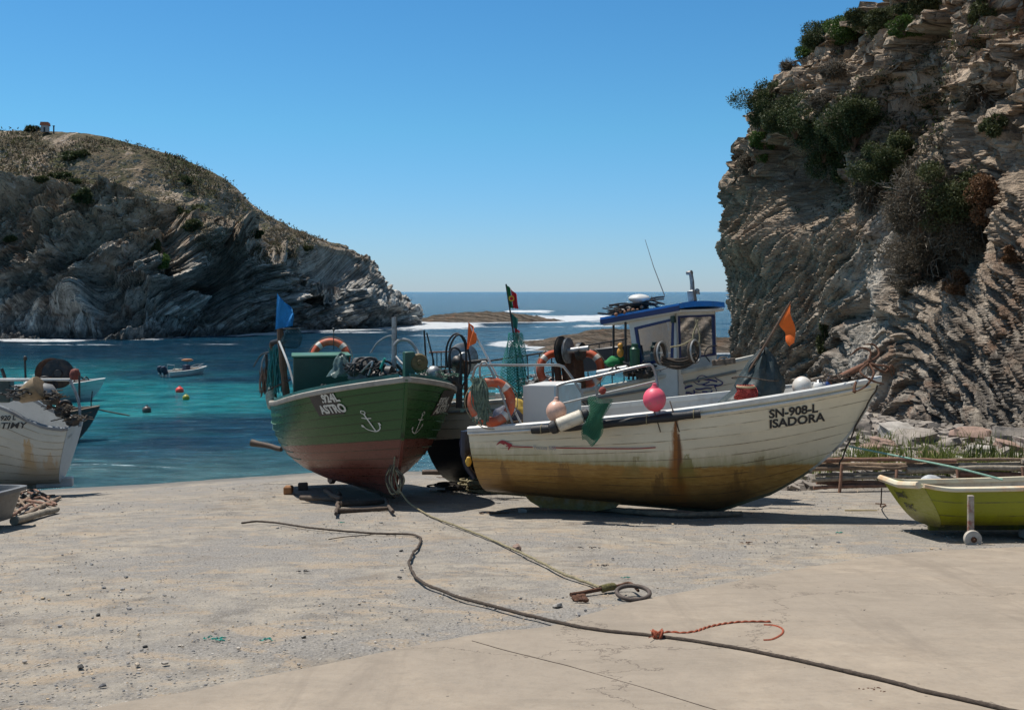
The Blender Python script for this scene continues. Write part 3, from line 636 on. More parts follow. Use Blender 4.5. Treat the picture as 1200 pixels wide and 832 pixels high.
# ================================================================== HULLS
class Hull:
    def __init__(s, L, B, sheer, tm=.45, bt=.8, rake=.9, rake_c=.6, nose=2.2, full=.55, vee=1.0, nplank=8, lap=.012, keel=lambda t: 0., deck=.62, flare=0., tr_rake=0.):
        s.__dict__.update(locals()); del s.__dict__['s']
    def hb(s, t):
        if t > s.tm: return s.B*(1-((t-s.tm)/(1-s.tm))**s.nose)
        return s.B*(1-(1-s.bt)*((s.tm-t)/s.tm)**2)
    def P(s, t, q, side, off=0., lapped=True, edge=0.):
        zs = s.sheer(t); zk = s.keel(t); z = zk+(zs-zk)*q
        k = sm(.45, 1., t); k = float(k)
        x = t*s.L-(s.rake*(1-q)+s.rake_c*(1-q)**3)*float(sm(.35, 1, t))**1.5+s.tr_rake*(q-1)*(1-float(sm(0, .35, t)))
        full = (1-(1-q)**2.4)**s.full; vee = q**s.vee
        f = full*(1-k)+vee*k
        f *= 1+s.flare*k*(q-1)*q*2
        y = s.hb(t)*f+.028+off
        if lapped and s.lap:
            fr = q*s.nplank-math.floor(q*s.nplank); y += s.lap*(1-fr)*min(1, (1-t)*12+.15)
        return Vector((x, y*side, z))
    def inv(s, x, z):
        t, q = x/s.L, .5
        for _ in range(60):
            zs = s.sheer(min(max(t, 0), 1)); zk = s.keel(t); q = (z-zk)/(zs-zk)
            xx = s.P(min(max(t, 0), 1), min(max(q, 0.01), 1), 1).x; t += (x-xx)/s.L*.8
            t = min(max(t, 0), 1)
        return t, min(max(q, .01), .999)
    def at(s, x, z, side, off=.02):
        t, q = s.inv(x, z); p = s.P(t, q, side, s.lap, lapped=False); e = .01
        a = s.P(min(t+e, 1), q, side, lapped=False)-s.P(max(t-e, 0), q, side, lapped=False); b = s.P(t, min(q+e, 1), side, lapped=False)-s.P(t, max(q-e, .01), side, lapped=False)
        n = a.cross(b)*(-side); n = n.normalized() if n.length > 1e-9 else Vector((0, side, 0))
        if n.y*side < 0: n = -n
        return p+n*off
    def build(s, root, M, mat, mat_in, mat_deck, mat_rail, rail_w=.09, rail_h=.045, keel_h=.12, keel_mat=None, tr_mat=None, nt=70, rail_name='gunwale', rail_out=.035):
        # outer skin of planks
        rows = []
        for p in range(s.nplank):
            q0 = p/s.nplank; q1 = (p+1)/s.nplank
            for a in (.0005, .33, .66, .9995): rows.append(q0+(q1-q0)*a)
        rows[0] = 0.0; ts = [1-(1-i/nt)**1.35 for i in range(nt+1)]
        b = MB(); uv = []; st = []
        for side in (-1, 1):
            n0 = len(b.v); vs = []
            for q in rows:
                for t in ts:
                    p = s.P(t, q, side); vs.append(M@p); uv.append((p.x, p.z)); st.append((t*s.L, q*s.nplank))
            nc = nt+1; fs = []
            for r in range(len(rows)-1):
                for c in range(nt):
                    f = (r*nc+c, r*nc+c+1, (r+1)*nc+c+1, (r+1)*nc+c); fs.append(f if side < 0 else f[::-1])
            b.add(vs, fs)
        b.uv = uv; b.uv_layers = {'UVMap': uv, 'ST': st}
        hull = b.build('hull', mat, root, smooth=28)
        # inner skin + cap between
        b = MB(); vs = []
        qi = [1-(1-s.deck)*i/8 for i in range(9)]
        for side in (-1, 1):
            vs = []
            for q in qi:
                for t in ts:
                    tt = min(t, .985); p = s.P(tt, q, side, lapped=False)
                    y = max(abs(p.y)-.055, .0)*side; xx = p.x-.05*t+(.05*(1-t) if t < .03 else 0); vs.append(M@Vector((xx, y, p.z)))
            nc = nt+1
            b.add(vs, [((r*nc+c, (r+1)*nc+c, (r+1)*nc+c+1, r*nc+c+1) if side < 0 else (r*nc+c+1, (r+1)*nc+c+1, (r+1)*nc+c, r*nc+c)) for r in range(8) for c in range(nt)])
        b.build('inner_skin', mat_in, root)
        b = MB(); vs = []
        for t in ts:
            tt = min(t, .985); p = s.P(tt, s.deck, 1, lapped=False); y = max(p.y-.05, 0); xx = p.x-.05*t+(.05 if t < .03 else 0)
            for k in range(7): vs.append(M@Vector((xx, y*(1-k/3.), p.z+.03)))
        b.add(vs, [(c*7+k, c*7+k+1, (c+1)*7+k+1, (c+1)*7+k) for c in range(nt) for k in range(6)])
        b.build('deck', mat_deck, root)
        # gunwale
        b = MB()
        for side in (-1, 1):
            ring = []
            for t in ts:
                p = s.P(t, 1., side, lapped=False); y0 = abs(p.y)
                o_ = y0+rail_out; i_ = max(y0-rail_w+rail_out, 0.001) if t < .995 else 0.001
                x1 = p.x+(rail_out*.8 if t > .97 else 0)
                e = .012
                ring.append([Vector((x1, o_*side, p.z-rail_h*.55)), Vector((x1, (o_+e)*side, p.z-rail_h*.2)), Vector((x1, (o_+e)*side, p.z+rail_h*.3)), Vector((x1, (o_-e)*side, p.z+rail_h*.5)),
                             Vector((x1, i_*side, p.z+rail_h*.5)), Vector((x1, i_*side, p.z-rail_h*.55))])
            vs = [M@p for r in ring for p in r]; fs = []
            for c in range(nt):
                for k in range(6):
                    l = (k+1) % 6; f = (c*6+k, c*6+l, (c+1)*6+l, (c+1)*6+k); fs.append(f if side > 0 else f[::-1])
            fs += [tuple(range(6)), tuple(nt*6+k for k in range(5, -1, -1))]
            b.add(vs, fs)
        b.build(rail_name, mat_rail, root, smooth=30)
        # transom
        b = MB(); n = 24; L_ = []
        for i in range(n+1): L_.append(s.P(0, i/n, 1, lapped=False))
        vs = []; uv = []
        for dx in (-.004, .05):
            for i in range(n+1):
                p = L_[i]
                for k in range(9):
                    y = p.y*(1-k/4.); vs.append(M@Vector((p.x+dx, y, p.z))); uv.append((y+3, p.z))
        o2 = (n+1)*9
        fs = [(i*9+k, (i+1)*9+k, (i+1)*9+k+1, i*9+k+1) for i in range(n) for k in range(8)]
        fs += [(o2+i*9+k+1, o2+(i+1)*9+k+1, o2+(i+1)*9+k, o2+i*9+k) for i in range(n) for k in range(8)]
        fs += [(n*9+k, o2+n*9+k, o2+n*9+k+1, n*9+k+1) for k in range(8)]
        b.add(vs, fs); b.uv = uv; b.uv_layers = {'UVMap': uv, 'ST': uv}
        b.build('transom', tr_mat or mat, root)
        # keel and stem bar
        b = MB(); ring = []
        pts = [s.P(t, 0, 1, lapped=False) for t in np.linspace(0, 1, 30)]+[s.P(1, q, 1, lapped=False) for q in np.linspace(.04, 1, 30)]
        ksec = []
        for i, p in enumerate(pts):
            a = pts[max(i-1, 0)]; c = pts[min(i+1, len(pts)-1)]; t = (c-a); t.y = 0; t.normalize(); nn = Vector((t.z, 0, -t.x))
            h = keel_h if i < 26 else max(.035, keel_h*(1-(i-26)/16.))
            for y, d in ((-.03, -.02), (-.024, h), (.024, h), (.03, -.02)): ksec.append(M@(Vector((p.x, y, p.z))+nn*d))
        m_ = len(pts); fs = [(i*4+k, i*4+(k+1) % 4, (i+1)*4+(k+1) % 4, (i+1)*4+k) for i in range(m_-1) for k in range(4)]+[(3, 2, 1, 0), tuple((m_-1)*4+k for k in range(4))]
        uvk = []
        for p in pts: uvk += [(p.x, p.z)]*4
        b.add(ksec, fs); b.uv = uvk; b.uv_layers = {'UVMap': uvk, 'ST': uvk}
        b.build('keel', keel_mat or mat, root, smooth=30)
        return hull
def hullmat(name, top, bottom, line, blur=.012, rough=.42, stains=None, slope=0., bot2=None, dirty=.35, drips=None, seam=(.06, .045, .03), boot=None, keel_tone=None, seamg=(.42, .56)):
    m = Mat(name); uv = m.uv(); st = m.uv('ST'); s_ = m.sep(uv); q_ = m.sep(st)
    n1 = m.noise(uv, 1.2, 7, .62, .3); n2 = m.noise(m.scale(uv, (4, 1, 1)), 2.5, 6, .65); n3 = m.noise(m.scale(uv, (1., 6, 1)), 6, 6, .7)
    z = m.math('SUBTRACT', s_[1], m.math('MULTIPLY', s_[0], slope))
    zz = m.math('ADD', z, m.math('MULTIPLY', m.math('SUBTRACT', n2, .5), blur*6))
    ct = m.ramp(n1, [(.3, tuple(x*.82 for x in top)), (.7, top)])
    ct = m.mix(m.math('MULTIPLY', m.mr(n3, .55, .72), dirty), ct, tuple(x*.45+.02 for x in top))
    cb = m.ramp(m.math('ADD', m.math('MULTIPLY', n3, .6), m.math('MULTIPLY', n1, .4)), [(.3, tuple(x*.55 for x in bottom)), (.5, bottom), (.7, bot2 or tuple(min(1, x*1.4) for x in bottom))])
    if stains:   # (colour, z0, z1, amount) band of growth above the boot line
        for c_, z0, z1, am in stains:
            ct = m.mix(m.math('MULTIPLY', m.mr(m.math('ADD', z, m.math('MULTIPLY', m.math('SUBTRACT', n2, .5), .35)), z1, z0), am), ct, c_)
    c = m.mix(m.mr(zz, line-blur, line+blur, 1, 0), ct, cb)
    if keel_tone:  # second tone blending in towards the keel
        c = m.mix(m.mr(m.math('ADD', z, m.math('MULTIPLY', m.math('SUBTRACT', n1, .5), .3)), keel_tone[1], keel_tone[2], .85, 0), c, keel_tone[0])
    for (x0, z0, wd, ln, c_, am) in (drips or []):   # rust run: starts at (x0,z0) and widens down
        dz = m.math('SUBTRACT', z0, s_[1])
        xx = m.math('ABSOLUTE', m.math('SUBTRACT', m.math('ADD', s_[0], m.math('MULTIPLY', m.math('SUBTRACT', n2, .5), wd*1.3)), x0))
        wdt = m.math('ADD', .02, m.math('MULTIPLY', m.math('MAXIMUM', dz, 0.), wd))
        a = m.math('MULTIPLY', m.mr(m.math('DIVIDE', xx, wdt), .4, 1.2, 1, 0), m.math('MULTIPLY', m.mr(dz, -.01, .01), m.mr(dz, ln*.5, ln, 1, 0)))
        c = m.mix(m.math('MULTIPLY', a, am), c, c_)
    fr = m.math('FRACT', q_[1], 0)
    sl_ = m.math('MULTIPLY', m.mr(fr, .13, .03), m.mr(m.noise(m.scale(st, (1.2, 1., 1)), 1.3, 5, .7), seamg[0], seamg[1]))
    c = m.mix(m.math('MULTIPLY', sl_, .8), c, seam)
    ro = m.mr(n3, .3, .7, rough-.12, rough+.18)
    return m.fin(c, ro, m.bump(m.math('ADD', m.math('MULTIPLY', n3, .6), m.noise(uv, 30, 3)), .18, .01), spec=.45)
# ------------------------------------------------------------------ marks on hulls
def text2d(body, size, bold=.0, shear=0., sx=1.):
    cu = bpy.data.curves.new('txt', 'FONT'); cu.body = body; cu.size = size; cu.offset = bold; cu.shear = shear; cu.resolution_u = 3
    o = bpy.data.objects.new('txt', cu); col.objects.link(o); bpy.context.view_layer.update()
    me = bpy.data.meshes.new_from_object(o.evaluated_get(bpy.context.evaluated_depsgraph_get()))
    vs = [(v.co.x*sx, v.co.y) for v in me.vertices]; fs = [tuple(p.vertices) for p in me.polygons]
    bpy.data.objects.remove(o); bpy.data.curves.remove(cu); bpy.data.meshes.remove(me)
    return vs, fs
def ribbon2d(lines):   # list of (points, width)
    vs, fs = [], []
    for pts, wd in lines:
        P = catmull([(a, b, 0) for a, b in pts], max(6, len(pts)*5))[:, :2]; n = len(P); T = np.gradient(P, axis=0); T /= np.maximum(np.linalg.norm(T, axis=1), 1e-9)[:, None]
        N = np.stack([-T[:, 1], T[:, 0]], -1)
        ws = wd if isinstance(wd, (list, tuple)) else (wd, wd)
        k0 = len(vs)
        for i in range(n):
            w_ = ws[0]+(ws[1]-ws[0])*i/(n-1); vs += [tuple(P[i]+N[i]*w_/2), tuple(P[i]-N[i]*w_/2)]
        fs += [(k0+2*i, k0+2*i+1, k0+2*i+3, k0+2*i+2) for i in range(n-1)]
    return vs, fs
def decal(hull, M, shape, x0, z0, mat, root, name, side=-1, dirn=1, slope=0., off=.016):
    vs, fs = shape; b = MB()
    b.add([M@hull.at(x0+dirn*a, z0+c+slope*a, side, off) for a, c in vs], fs)
    return b.build(name, mat, root, smooth=0)
M_ink = simple('black_lettering', (.02, .02, .022), .5, 0, .3, 10, 0)
M_inkw = simple('white_lettering', (.55, .55, .50), .5, 0, .1, 10, 0)
M_inkr = simple('red_stripe', (.30, .02, .03), .5, 0, .2, 10, 0)
M_inkb = simple('blue_emblem', (.012, .018, .13), .5, 0, .2, 10, 0)
M_inkg = simple('grey_lettering', (.28, .28, .29), .5, 0, .1, 10, 0)

# ================================================================== small kits
def life_ring(c, axis, Rm, r, label, xdir=(0, 0, 1)):
    root = empty('life_ring', Matrix.Translation(Vector(c)-Vector((0, 0, Rm))))
    tag(root, label, 'life ring', 'orange life rings on the boats')
    MB().torus(c, axis, Rm, r, 40, 12, xdir=xdir).build('ring', M_lring, root)
    for k in range(4):
        a = math.pi/4+k*math.pi/2
        MB().torus(c, axis, Rm, r*1.05, 5, 12, a-.13, a+.13, xdir=xdir).build('band', M_ringw, root)
    t = Vector(axis).normalized(); x = (Vector(xdir)-t*Vector(xdir).dot(t)).normalized(); y = t.cross(x)
    pts = []
    for i in range(40):
        a = 2*math.pi*i/40; s_ = abs(math.sin(2*(a-math.pi/4))); pts.append(Vector(c)+(x*math.cos(a)+y*math.sin(a))*(Rm+r+.01+.025*s_))
    MB().tube(pts, .007, 5, closed=True).build('grab_rope', M_rope, root)
    return root
def net_patch(b, P, r=.004, diag=True, mesh=1):
    # P: grid of points; twine along both diagonals
    nr, nc = len(P), len(P[0])
    for k in range(-(nr-1), nc):
        a = [P[i][i+k] for i in range(nr) if 0 <= i+k < nc]
        if len(a) > 1: b.tube(a, r, 3, cap=False)
        c = [P[i][(nc-1)-(i+k)] for i in range(nr) if 0 <= (nc-1)-(i+k) < nc]
        if len(c) > 1: b.tube(c, r, 3, cap=False)
    return b
def bag_net(top, length, r0, r1, seed=0, n=14, m=None, lean=(0, 0), sq=.6):
    m = m or int(length/(2*math.pi*r1/n)*1.0)+2; P = []
    for i in range(m+1):
        t = i/m; r = r0+(r1-r0)*math.sin(min(1, t*1.4)*math.pi/2); 
        if t > .88: r *= (1-(t-.88)/.12*.6)
        row = []
        for k in range(n+1):
            a = 2*math.pi*k/n; w_ = 1+.22*math.sin(3*a+seed+t*5)
            row.append(Vector(top)+Vector((math.cos(a)*r*w_+lean[0]*t, math.sin(a)*r*w_*sq+lean[1]*t, -t*length)))
        P.append(row)
    return P
def flag_cloth(b, a, c, d, wave=.05, n=14, m=10, e=None, fall=0., sd=0):
    # triangle/quad flag: a top of hoist, c bottom of hoist, d fly top, e fly bottom
    a, c, d = Vector(a), Vector(c), Vector(d); e = Vector(e) if e is not None else d-Vector((0, 0, .02))
    P = []
    for i in range(m+1):
        v = i/m; row = []
        for j in range(n+1):
            u = j/n; p = a.lerp(c, v).lerp(d.lerp(e, v), u)
            nrm = (d-a).cross(Vector((0, 0, 1))); nrm = nrm.normalized() if nrm.length > .05 else Vector((.3, -.95, 0))
            p = p+nrm*wave*math.sin(u*7+v*2.2+sd)*min(1, u*3)+Vector((0, 0, -fall*u*u)); row.append(p)
        P.append(row)
    b.sheet(P, .004); return b
def cyl(b, a, c, r, n=16, r2=None):
    a, c = Vector(a), Vector(c); b.tube([a, a.lerp(c, .5), c], [r, (r+(r2 or r))/2, r2 or r], n); return b
# ================================================================== WHITE BOAT WITH RUST STAINS (the near one)
def on_hull(b, M, H, x, z, side, off): return M@H.at(x, z, side, off)
def build_near_boat():
    f = Vector((.966, -.259, 0)); S = Vector((5.35, 14.5, 0))-f*6.0; S.z = 1.56
    M = frame(S, f); root = empty('fishing_boat', M)
    tag(root, 'white wooden boat with black lettering, a rust streak and brown stained bottom', 'boat', 'boats hauled out on the slipway')
    H = Hull(6.0, .98, lambda t: 1.24+.60*t+.24*t*t, tm=.42, bt=.86, rake=.75, rake_c=.80, nose=2.1, full=.50, vee=1.05, nplank=11, lap=.011, keel=lambda t: .15*(1-t)**1.2+.34*max(0, (t-.66)/.34)**2.2, deck=.70, tr_rake=-.12)
    mt = hullmat('stained_white_hull', (.78, .67, .48), (.36, .19, .045), .80, blur=.02, rough=.4, bot2=(.50, .30, .09), stains=[((.30, .27, .11), .80, 1.02, .85), ((.42, .34, .2), .95, 1.5, .22)],
                 drips=[(3.16, 1.56, .12, 1.5, (.24, .08, .010), 1.0), (3.2, 1.3, .04, 1.0, (.10, .035, .008), .9), (.55, .78, .3, .6, (.13, .06, .02), .6), (1.5, .80, .5, .5, (.15, .07, .02), .5), (2.9, .72, .5, .6, (.10, .05, .02), .6), (4.0, .75, .4, .6, (.10, .05, .02), .5), (3.3, 1.0, .5, .5, (.17, .15, .03), .7), (2.55, .95, .4, .4, (.20, .16, .05), .6), (4.3, .95, .5, .4, (.22, .15, .06), .6)],
                 keel_tone=((.085, .055, .028), .15, .58))
    mk = hullmat('green_stained_keel', (.50, .46, .38), (.09, .075, .035), .75, rough=.7, blur=.1)
    H.build(root, M, mt, M_white2, simple('dirty_deck', (.40, .38, .34), .7, 0, .3, 6, .3, (.12, .10, .08), .6), M_white, rail_w=.11, rail_h=.075, keel_h=.05, keel_mat=mk)
    b = MB()       # second moulding under the gunwale
    for side in (-1,):
        b.tube([M@H.at(x, H.sheer(0)+0, side) if False else M@(H.P(t, .945, side, .03, lapped=False)) for t in np.linspace(.0, .985, 50)], .018, 6)
    b.build('rubbing_strake', M_white, root)
    # skeg
    b = MB(); pr = [(.60, .20), (2.3, .16), (2.15, .0), (1.85, -.07), (.95, -.07), (.78, .02)]
    vs = [M@Vector((x, s_*.075, z)) for s_ in (-1, 1) for x, z in pr]
    b.add(vs, [tuple(range(5, -1, -1)), tuple(range(6, 12))]+[(k, (k+1) % 6, 6+(k+1) % 6, 6+k) for k in range(6)]); b.build('skeg', simple('yellow_green_slime', (.27, .17, .045), .7, 0, .4, 8, .5, (.3, .28, .2), .5), root, smooth=0)
    decal(H, M, text2d('SN-908-L', .175, .006, sx=1.0), 4.45, 1.53, M_ink, root, 'registration_lettering', slope=.115, off=.006)
    decal(H, M, text2d('ISADORA', .175, .006, sx=1.05), 4.45, 1.38, M_ink, root, 'name_lettering', slope=.12, off=.006)
    decal(H, M, ribbon2d([([(0, 0), (.42, .005)], .016), ([(.72, .015), (1.0, .02), (1.9, .05), (2.25, .08)], .016)]), .62, 1.02, M_inkr, root, 'red_stripe')
    decal(H, M, ribbon2d([([(-.13, .05), (-.06, .09), (.02, .06), (.08, .03)], (.02, .05)), ([(.08, .06), (.05, .0), (.03, -.04)], (.05, .01)), ([(-.15, .03), (-.1, .07), (-.02, .05)], (.01, .03))]), .62, 1.0, M_inkr, root, 'swoosh_emblem')
    decal(H, M, text2d('Tuccus 500', .075, .001), 1.05, 1.0, M_inkg, root, 'model_lettering')
    # console box and stern deck
    b = MB(); a = M@Vector((.75, -.45, 1.12)); 
    cn = (M@Vector((1.25, -.15, 1.36)))
    A = px(613, 452, 15.35); B_ = px(651, 452, 15.25); C_ = px(681, 449, 15.85)
    D0 = px(613, 503, 15.35); E0 = px(651, 503, 15.25); F0 = px(681, 500, 15.85)
    back = Vector((.35, .75, 0))
    b.quadprism(A, B_, E0, D0, back); b.build('console', simple('grey_white_panel', (.55, .53, .49), .5, 0, .06, 3, .05), root, smooth=0)
    b = MB(); b.quadprism(B_+Vector((.003, -.01, 0)), C_, F0, E0+Vector((.003, -.01, 0)), Vector((-.1, .06, 0))); b.build('console_side', simple('pale_blue_panel', (.36, .50, .56), .5, 0, .12, 4, .1, (.3, .3, .28), .3), root, smooth=0)
    # stern hoops and rails (stainless)
    def rail(pts, r, name='rail', mat=M_steel): MB().tube(rope_pts(pts, 30), r, 8).build(name, mat, root)
    rail([px(602, 500, 15.0), px(585, 455, 15.05), px(572, 428, 15.1), px(566, 424, 15.1), px(562, 433, 15.15), px(566, 470, 15.2), px(571, 503, 15.2)], .017)
    rail([px(553, 445, 15.3), px(557, 431, 15.2), px(563, 428, 15.2), px(610, 428, 15.4), px(655, 428, 15.5), px(662, 432, 15.5), px(672, 445, 15.5), px(683, 462, 15.5)], .02)
    rail([px(654, 474, 14.5), px(653, 456, 14.5), px(658, 450, 14.5), px(700, 441, 14.45), px(757, 428, 14.35), px(765, 430, 14.35), px(769, 442, 14.35), px(771, 456, 14.3)], .022)
    rail([px(654, 474, 14.5), px(700, 463, 14.45), px(768, 447, 14.35)], .014)
    rail([px(697, 441, 14.45), px(699, 462, 14.45), px(700, 490, 14.5)], .014, 'rail_post')
    rail([px(654, 470, 14.5), px(657, 484, 14.5), px(659, 497, 14.5)], .017, 'rail_post')
    rail([px(771, 452, 14.3), px(772, 470, 14.3), px(773, 484, 14.3)], .017, 'rail_post')
    # stern dark mess: fuel hose, outboard bracket, motor
    b = MB(); b.sphere(px(548, 520, 15.9), .12, (1.0, 1.3, 1.9), lump=.2); b.tube(rope_pts([px(545, 505, 15.8), px(545, 540, 15.8), px(556, 560, 15.8)], 12), [.07]*6+[.05]*6, 10); b.build('outboard_motor', simple('dark_blue_motor', (.012, .016, .035), .35, 0, .3, 10, .1), root)
    MB().sphere(px(549, 541, 15.65), .045, (1, .7, 1.8), lump=.25).build('yellow_cap', simple('yellow_plastic', (.60, .36, .05), .5, 0, .2, 12, .1), root)
    # black padded tube along the gunwale amidships
    b = MB(); pts = [M@(H.P(t, .99, -1, .10, lapped=False)+Vector((0, 0, -.045))) for t in np.linspace(.175, .585, 26)]
    b.tube(pts, [.06+.006*math.sin(i*1.3) for i in range(26)], 12); b.build('padding_tube', M_black, root)
    for t in (.2, .34, .46, .57):
        c = M@(H.P(t, .99, -1, .10, lapped=False)+Vector((0, 0, -.045))); MB().torus(c, f, .064, .008, 16, 6).build('strap', M_rope, root)
    # thole of ropes hanging over the side
    for u in (766, 788): 
        y = 14.32
        MB().tube(rope_pts([px(u-3, 470, y), px(u, 480, y-.08), px(u+3, 490, y-.1), px(u+8, 506, y-.02)], 14), .009, 5).build('hanging_strap', M_ropeb, root)
    return root, M, H
NB, NM, NH = build_near_boat()

def add_ball(u, v, y, r, label, mat, cat='buoy', group=None, top=True, sq=(1, 1, 1.06)):
    c = px(u, v, y); root = empty('buoy', Matrix.Translation(c-Vector((0, 0, r)))); tag(root, label, cat, group)
    MB().sphere(c, r, sq, 28, 18).build('float_ball', mat, root)
    if top: MB().lathe(c+Vector((0, 0, r*.95)), (0, 0, 1), [(0, r*.34), (r*.18, r*.28), (r*.2, r*.2), (r*.42, r*.18), (r*.45, .01)], 14).build('eye', mat, root)
    return root
add_ball(767, 468, 14.2, .165, 'bright pink round buoy hanging at the rail of the white rust-streaked boat', simple('pink_plastic', (.80, .10, .16), .5, 0, .15, 5, .1, (.35, .18, .16), .7))
add_ball(652, 482, 14.45, .15, 'pale peach round buoy on the rail beside the grey console', simple('peach_plastic', (.70, .42, .31), .4, 0, .08, 5, .05, (.36, .24, .18), .7))
add_ball(940, 453, 14.9, .145, 'white round buoy with worn orange patch beside the tarpaulin', simple('buoy_white_worn', (.66, .63, .57), .45, 0, .1, 6, .1, (.50, .20, .08), .5), top=False)
add_ball(961, 453, 14.85, .10, 'small white round buoy between the worn and the blue buoy', simple('buoy_white', (.72, .72, .70), .4, 0, .06, 6, .05), top=False)
add_ball(977, 449, 14.75, .11, 'blue round buoy lying beside the brown anchor stock', simple('buoy_blue', (.015, .06, .24), .35, 0, .1, 5, .05), top=False)
# cylindrical fender
def fender():
    a, c = px(653, 499, 14.22), px(683, 487, 14.2); ax = (c-a).normalized(); r = .10
    root = empty('fender', Matrix.Translation(a)); tag(root, 'worn off-white cylinder fender with black ends tied at the gunwale', 'fender')
    L = (c-a).length
    MB().lathe(a, ax, [(0, r*.7), (.02, r), (L-.02, r), (L, r*.7)], 20).build('fender_body', simple('fender_white', (.58, .52, .41), .55, 0, .12, 7, .2, (.25, .20, .14), .5), root)
    MB().lathe(a-ax*.13, ax, [(0, .03), (.03, .085), (.11, .10), (.129, .07)], 18).build('end_cap', M_black, root)
    MB().lathe(c+ax*.001, ax, [(0, .07), (.02, .09), (.08, .08), (.10, .02)], 18).build('end_cap', M_black, root)
fender()
# green mesh bag
def mesh_bag():
    root = empty('mesh_bag', Matrix.Translation(px(695, 522, 14.1))); tag(root, 'green net bag hanging over the side between the fender and the pink buoy', 'net bag')
    y = 14.12; tl, tr, bl, br = px(684, 463, y+.1), px(716, 468, y), px(681, 516, y-.06), px(700, 521, y-.05)
    tl = px(692, 464, y+.08)
    P = []; Q = []
    for i in range(19):
        v = i/18; row = []; row2 = []
        for j in range(12):
            u = j/11; p = tl.lerp(bl, v).lerp(tr.lerp(br, v), u); bul = math.sin(u*math.pi)*math.sin(min(1, v*1.2+.15)*math.pi*.9)*.10; p = p+Vector((.03*math.sin(v*9+1)*(2*u-1), 0, .035*math.sin(u*7+.5)*v))
            row.append(p+Vector((0, -bul-.01, 0.01*math.sin(u*9+v*4)))); row2.append(p+Vector((0, bul*.3+.01, 0)))
        P.append(row); Q.append(row2)
    b = MB(); net_patch(b, P, .0052); b.build('net_twine', M_gnet, root)
    b = MB(); b.sheet([[p+Vector((0, .035, 0)) for p in r_[1:-1]] for r_ in P[2:-2]], .01)
    for k in range(0):
        p = P[rnd.randrange(2, 16)][rnd.randrange(2, 9)]+Vector((0, .05, 0)); b.sphere(p, .03, (1, .5, 1), 8, 6, lump=.4, sd=k)
    b.build('net_folds', simple('dull_green_twine', (.018, .065, .035), .95, 0, .4, 30, .8), root)
    MB().sphere(px(706, 458, y), .05, (1, 1, 1.1), lump=.2).build('red_knot', simple('dull_red_cloth', (.28, .05, .035), .8, 0, .3, 20, .5), root)
mesh_bag()
# life rings
life_ring(px(576, 471, 15.05), (.25, -1, .12), .30, .075, 'faded orange life ring at the stern rail of the rust-streaked white boat, draped with net')
def draped_net():
    root = empty('fishing_net', Matrix.Translation(px(564, 500, 14.95))); tag(root, 'grey-green net bundle hung over the left life ring', 'net')
    b = MB(); rnd = random.Random(3)
    for k in range(46):
        u0 = 552+rnd.random()*16; u1 = 556+rnd.random()*14+(6 if k % 3 == 0 else 0); 
        b.tube(rope_pts([px(u0, 441+rnd.random()*6, 15.0), px((u0+u1)/2+rnd.uniform(-5, 5), 462, 14.93), px(u1, 478+rnd.random()*22, 14.92)], 12, .03, k), rnd.uniform(.006, .018), 5)
    b.build('net_strands', simple('grey_green_twine', (.13, .17, .12), .95, 0, .5, 20, .8), root)
draped_net()
life_ring(px(649, 433, 18.6), (.5, -1, .05), .29, .075, 'orange life ring left of the net winch behind the console')
life_ring(px(687, 432, 18.7), (-.45, -1, .05), .29, .075, 'orange life ring right of the net winch behind the rails')
# tarpaulin bundle
def tarp():
    root = empty('tarpaulin', Matrix.Translation(px(885, 465, 14.9))); tag(root, 'dark teal tarpaulin bundle tied over gear in the bow of the white boat', 'tarpaulin')
    n, m = 64, 40; P = []
    prof = [(853, 466), (854, 452), (857, 436), (866, 432), (880, 420), (893, 409), (901, 405), (908, 411), (912, 430), (914, 438), (917, 446), (915, 464)]
    vs = []; cxy = Vector((3.62, 15.1))
    for i in range(m+1):
        t = i/m  # 0 bottom .. 1 apex
        for k in range(n):
            a = 2*math.pi*k/n; ca, sa = math.cos(a), math.sin(a)
            hgt = 0.05+.90*t
            # skewed pyramid: apex toward the right
            rx = .47*(1-t)**.62+.05*(1-t); ry = .34*(1-t)**.6+.02
            cx_ = cxy.x+.20*t**.8; cy_ = cxy.y
            sh = .02*max(0, -ca)*(1-t)
            fold = .035*math.sin(a*7+2*t)+.045*float(vn(ca*2.5+3, sa*2.5, t*5, 9))+.02*float(vn(ca*7, sa*7, t*9, 10))
            vs.append(Vector((cx_+ca*(rx+sh+fold), cy_+sa*(ry+fold), 3.10+hgt+.03*float(vn(ca*3, sa*3, t*4, 12))*(t > .05)-(.35*max(0, -ca)*t*(1-t)*1.4))))
    fs = [(i*n+k, i*n+(k+1) % n, (i+1)*n+(k+1) % n, (i+1)*n+k) for i in range(m) for k in range(n)]+[tuple(m*n+k for k in range(n))]
    MB().add(vs, fs).build('cover', simple('dark_teal_tarp', (.016, .032, .034), .6, 0, .35, 4, .5, (.10, .10, .09), .3), root, smooth=55)
    pts = [Vector((cxy.x+.08+math.cos(a)*.36, cxy.y+math.sin(a)*.31, 3.60+.03*math.sin(a*2))) for a in np.linspace(0, 2*math.pi, 30)]
    MB().tube(pts, .009, 5, closed=True).build('lashing', M_ropeb, root)
tarp()
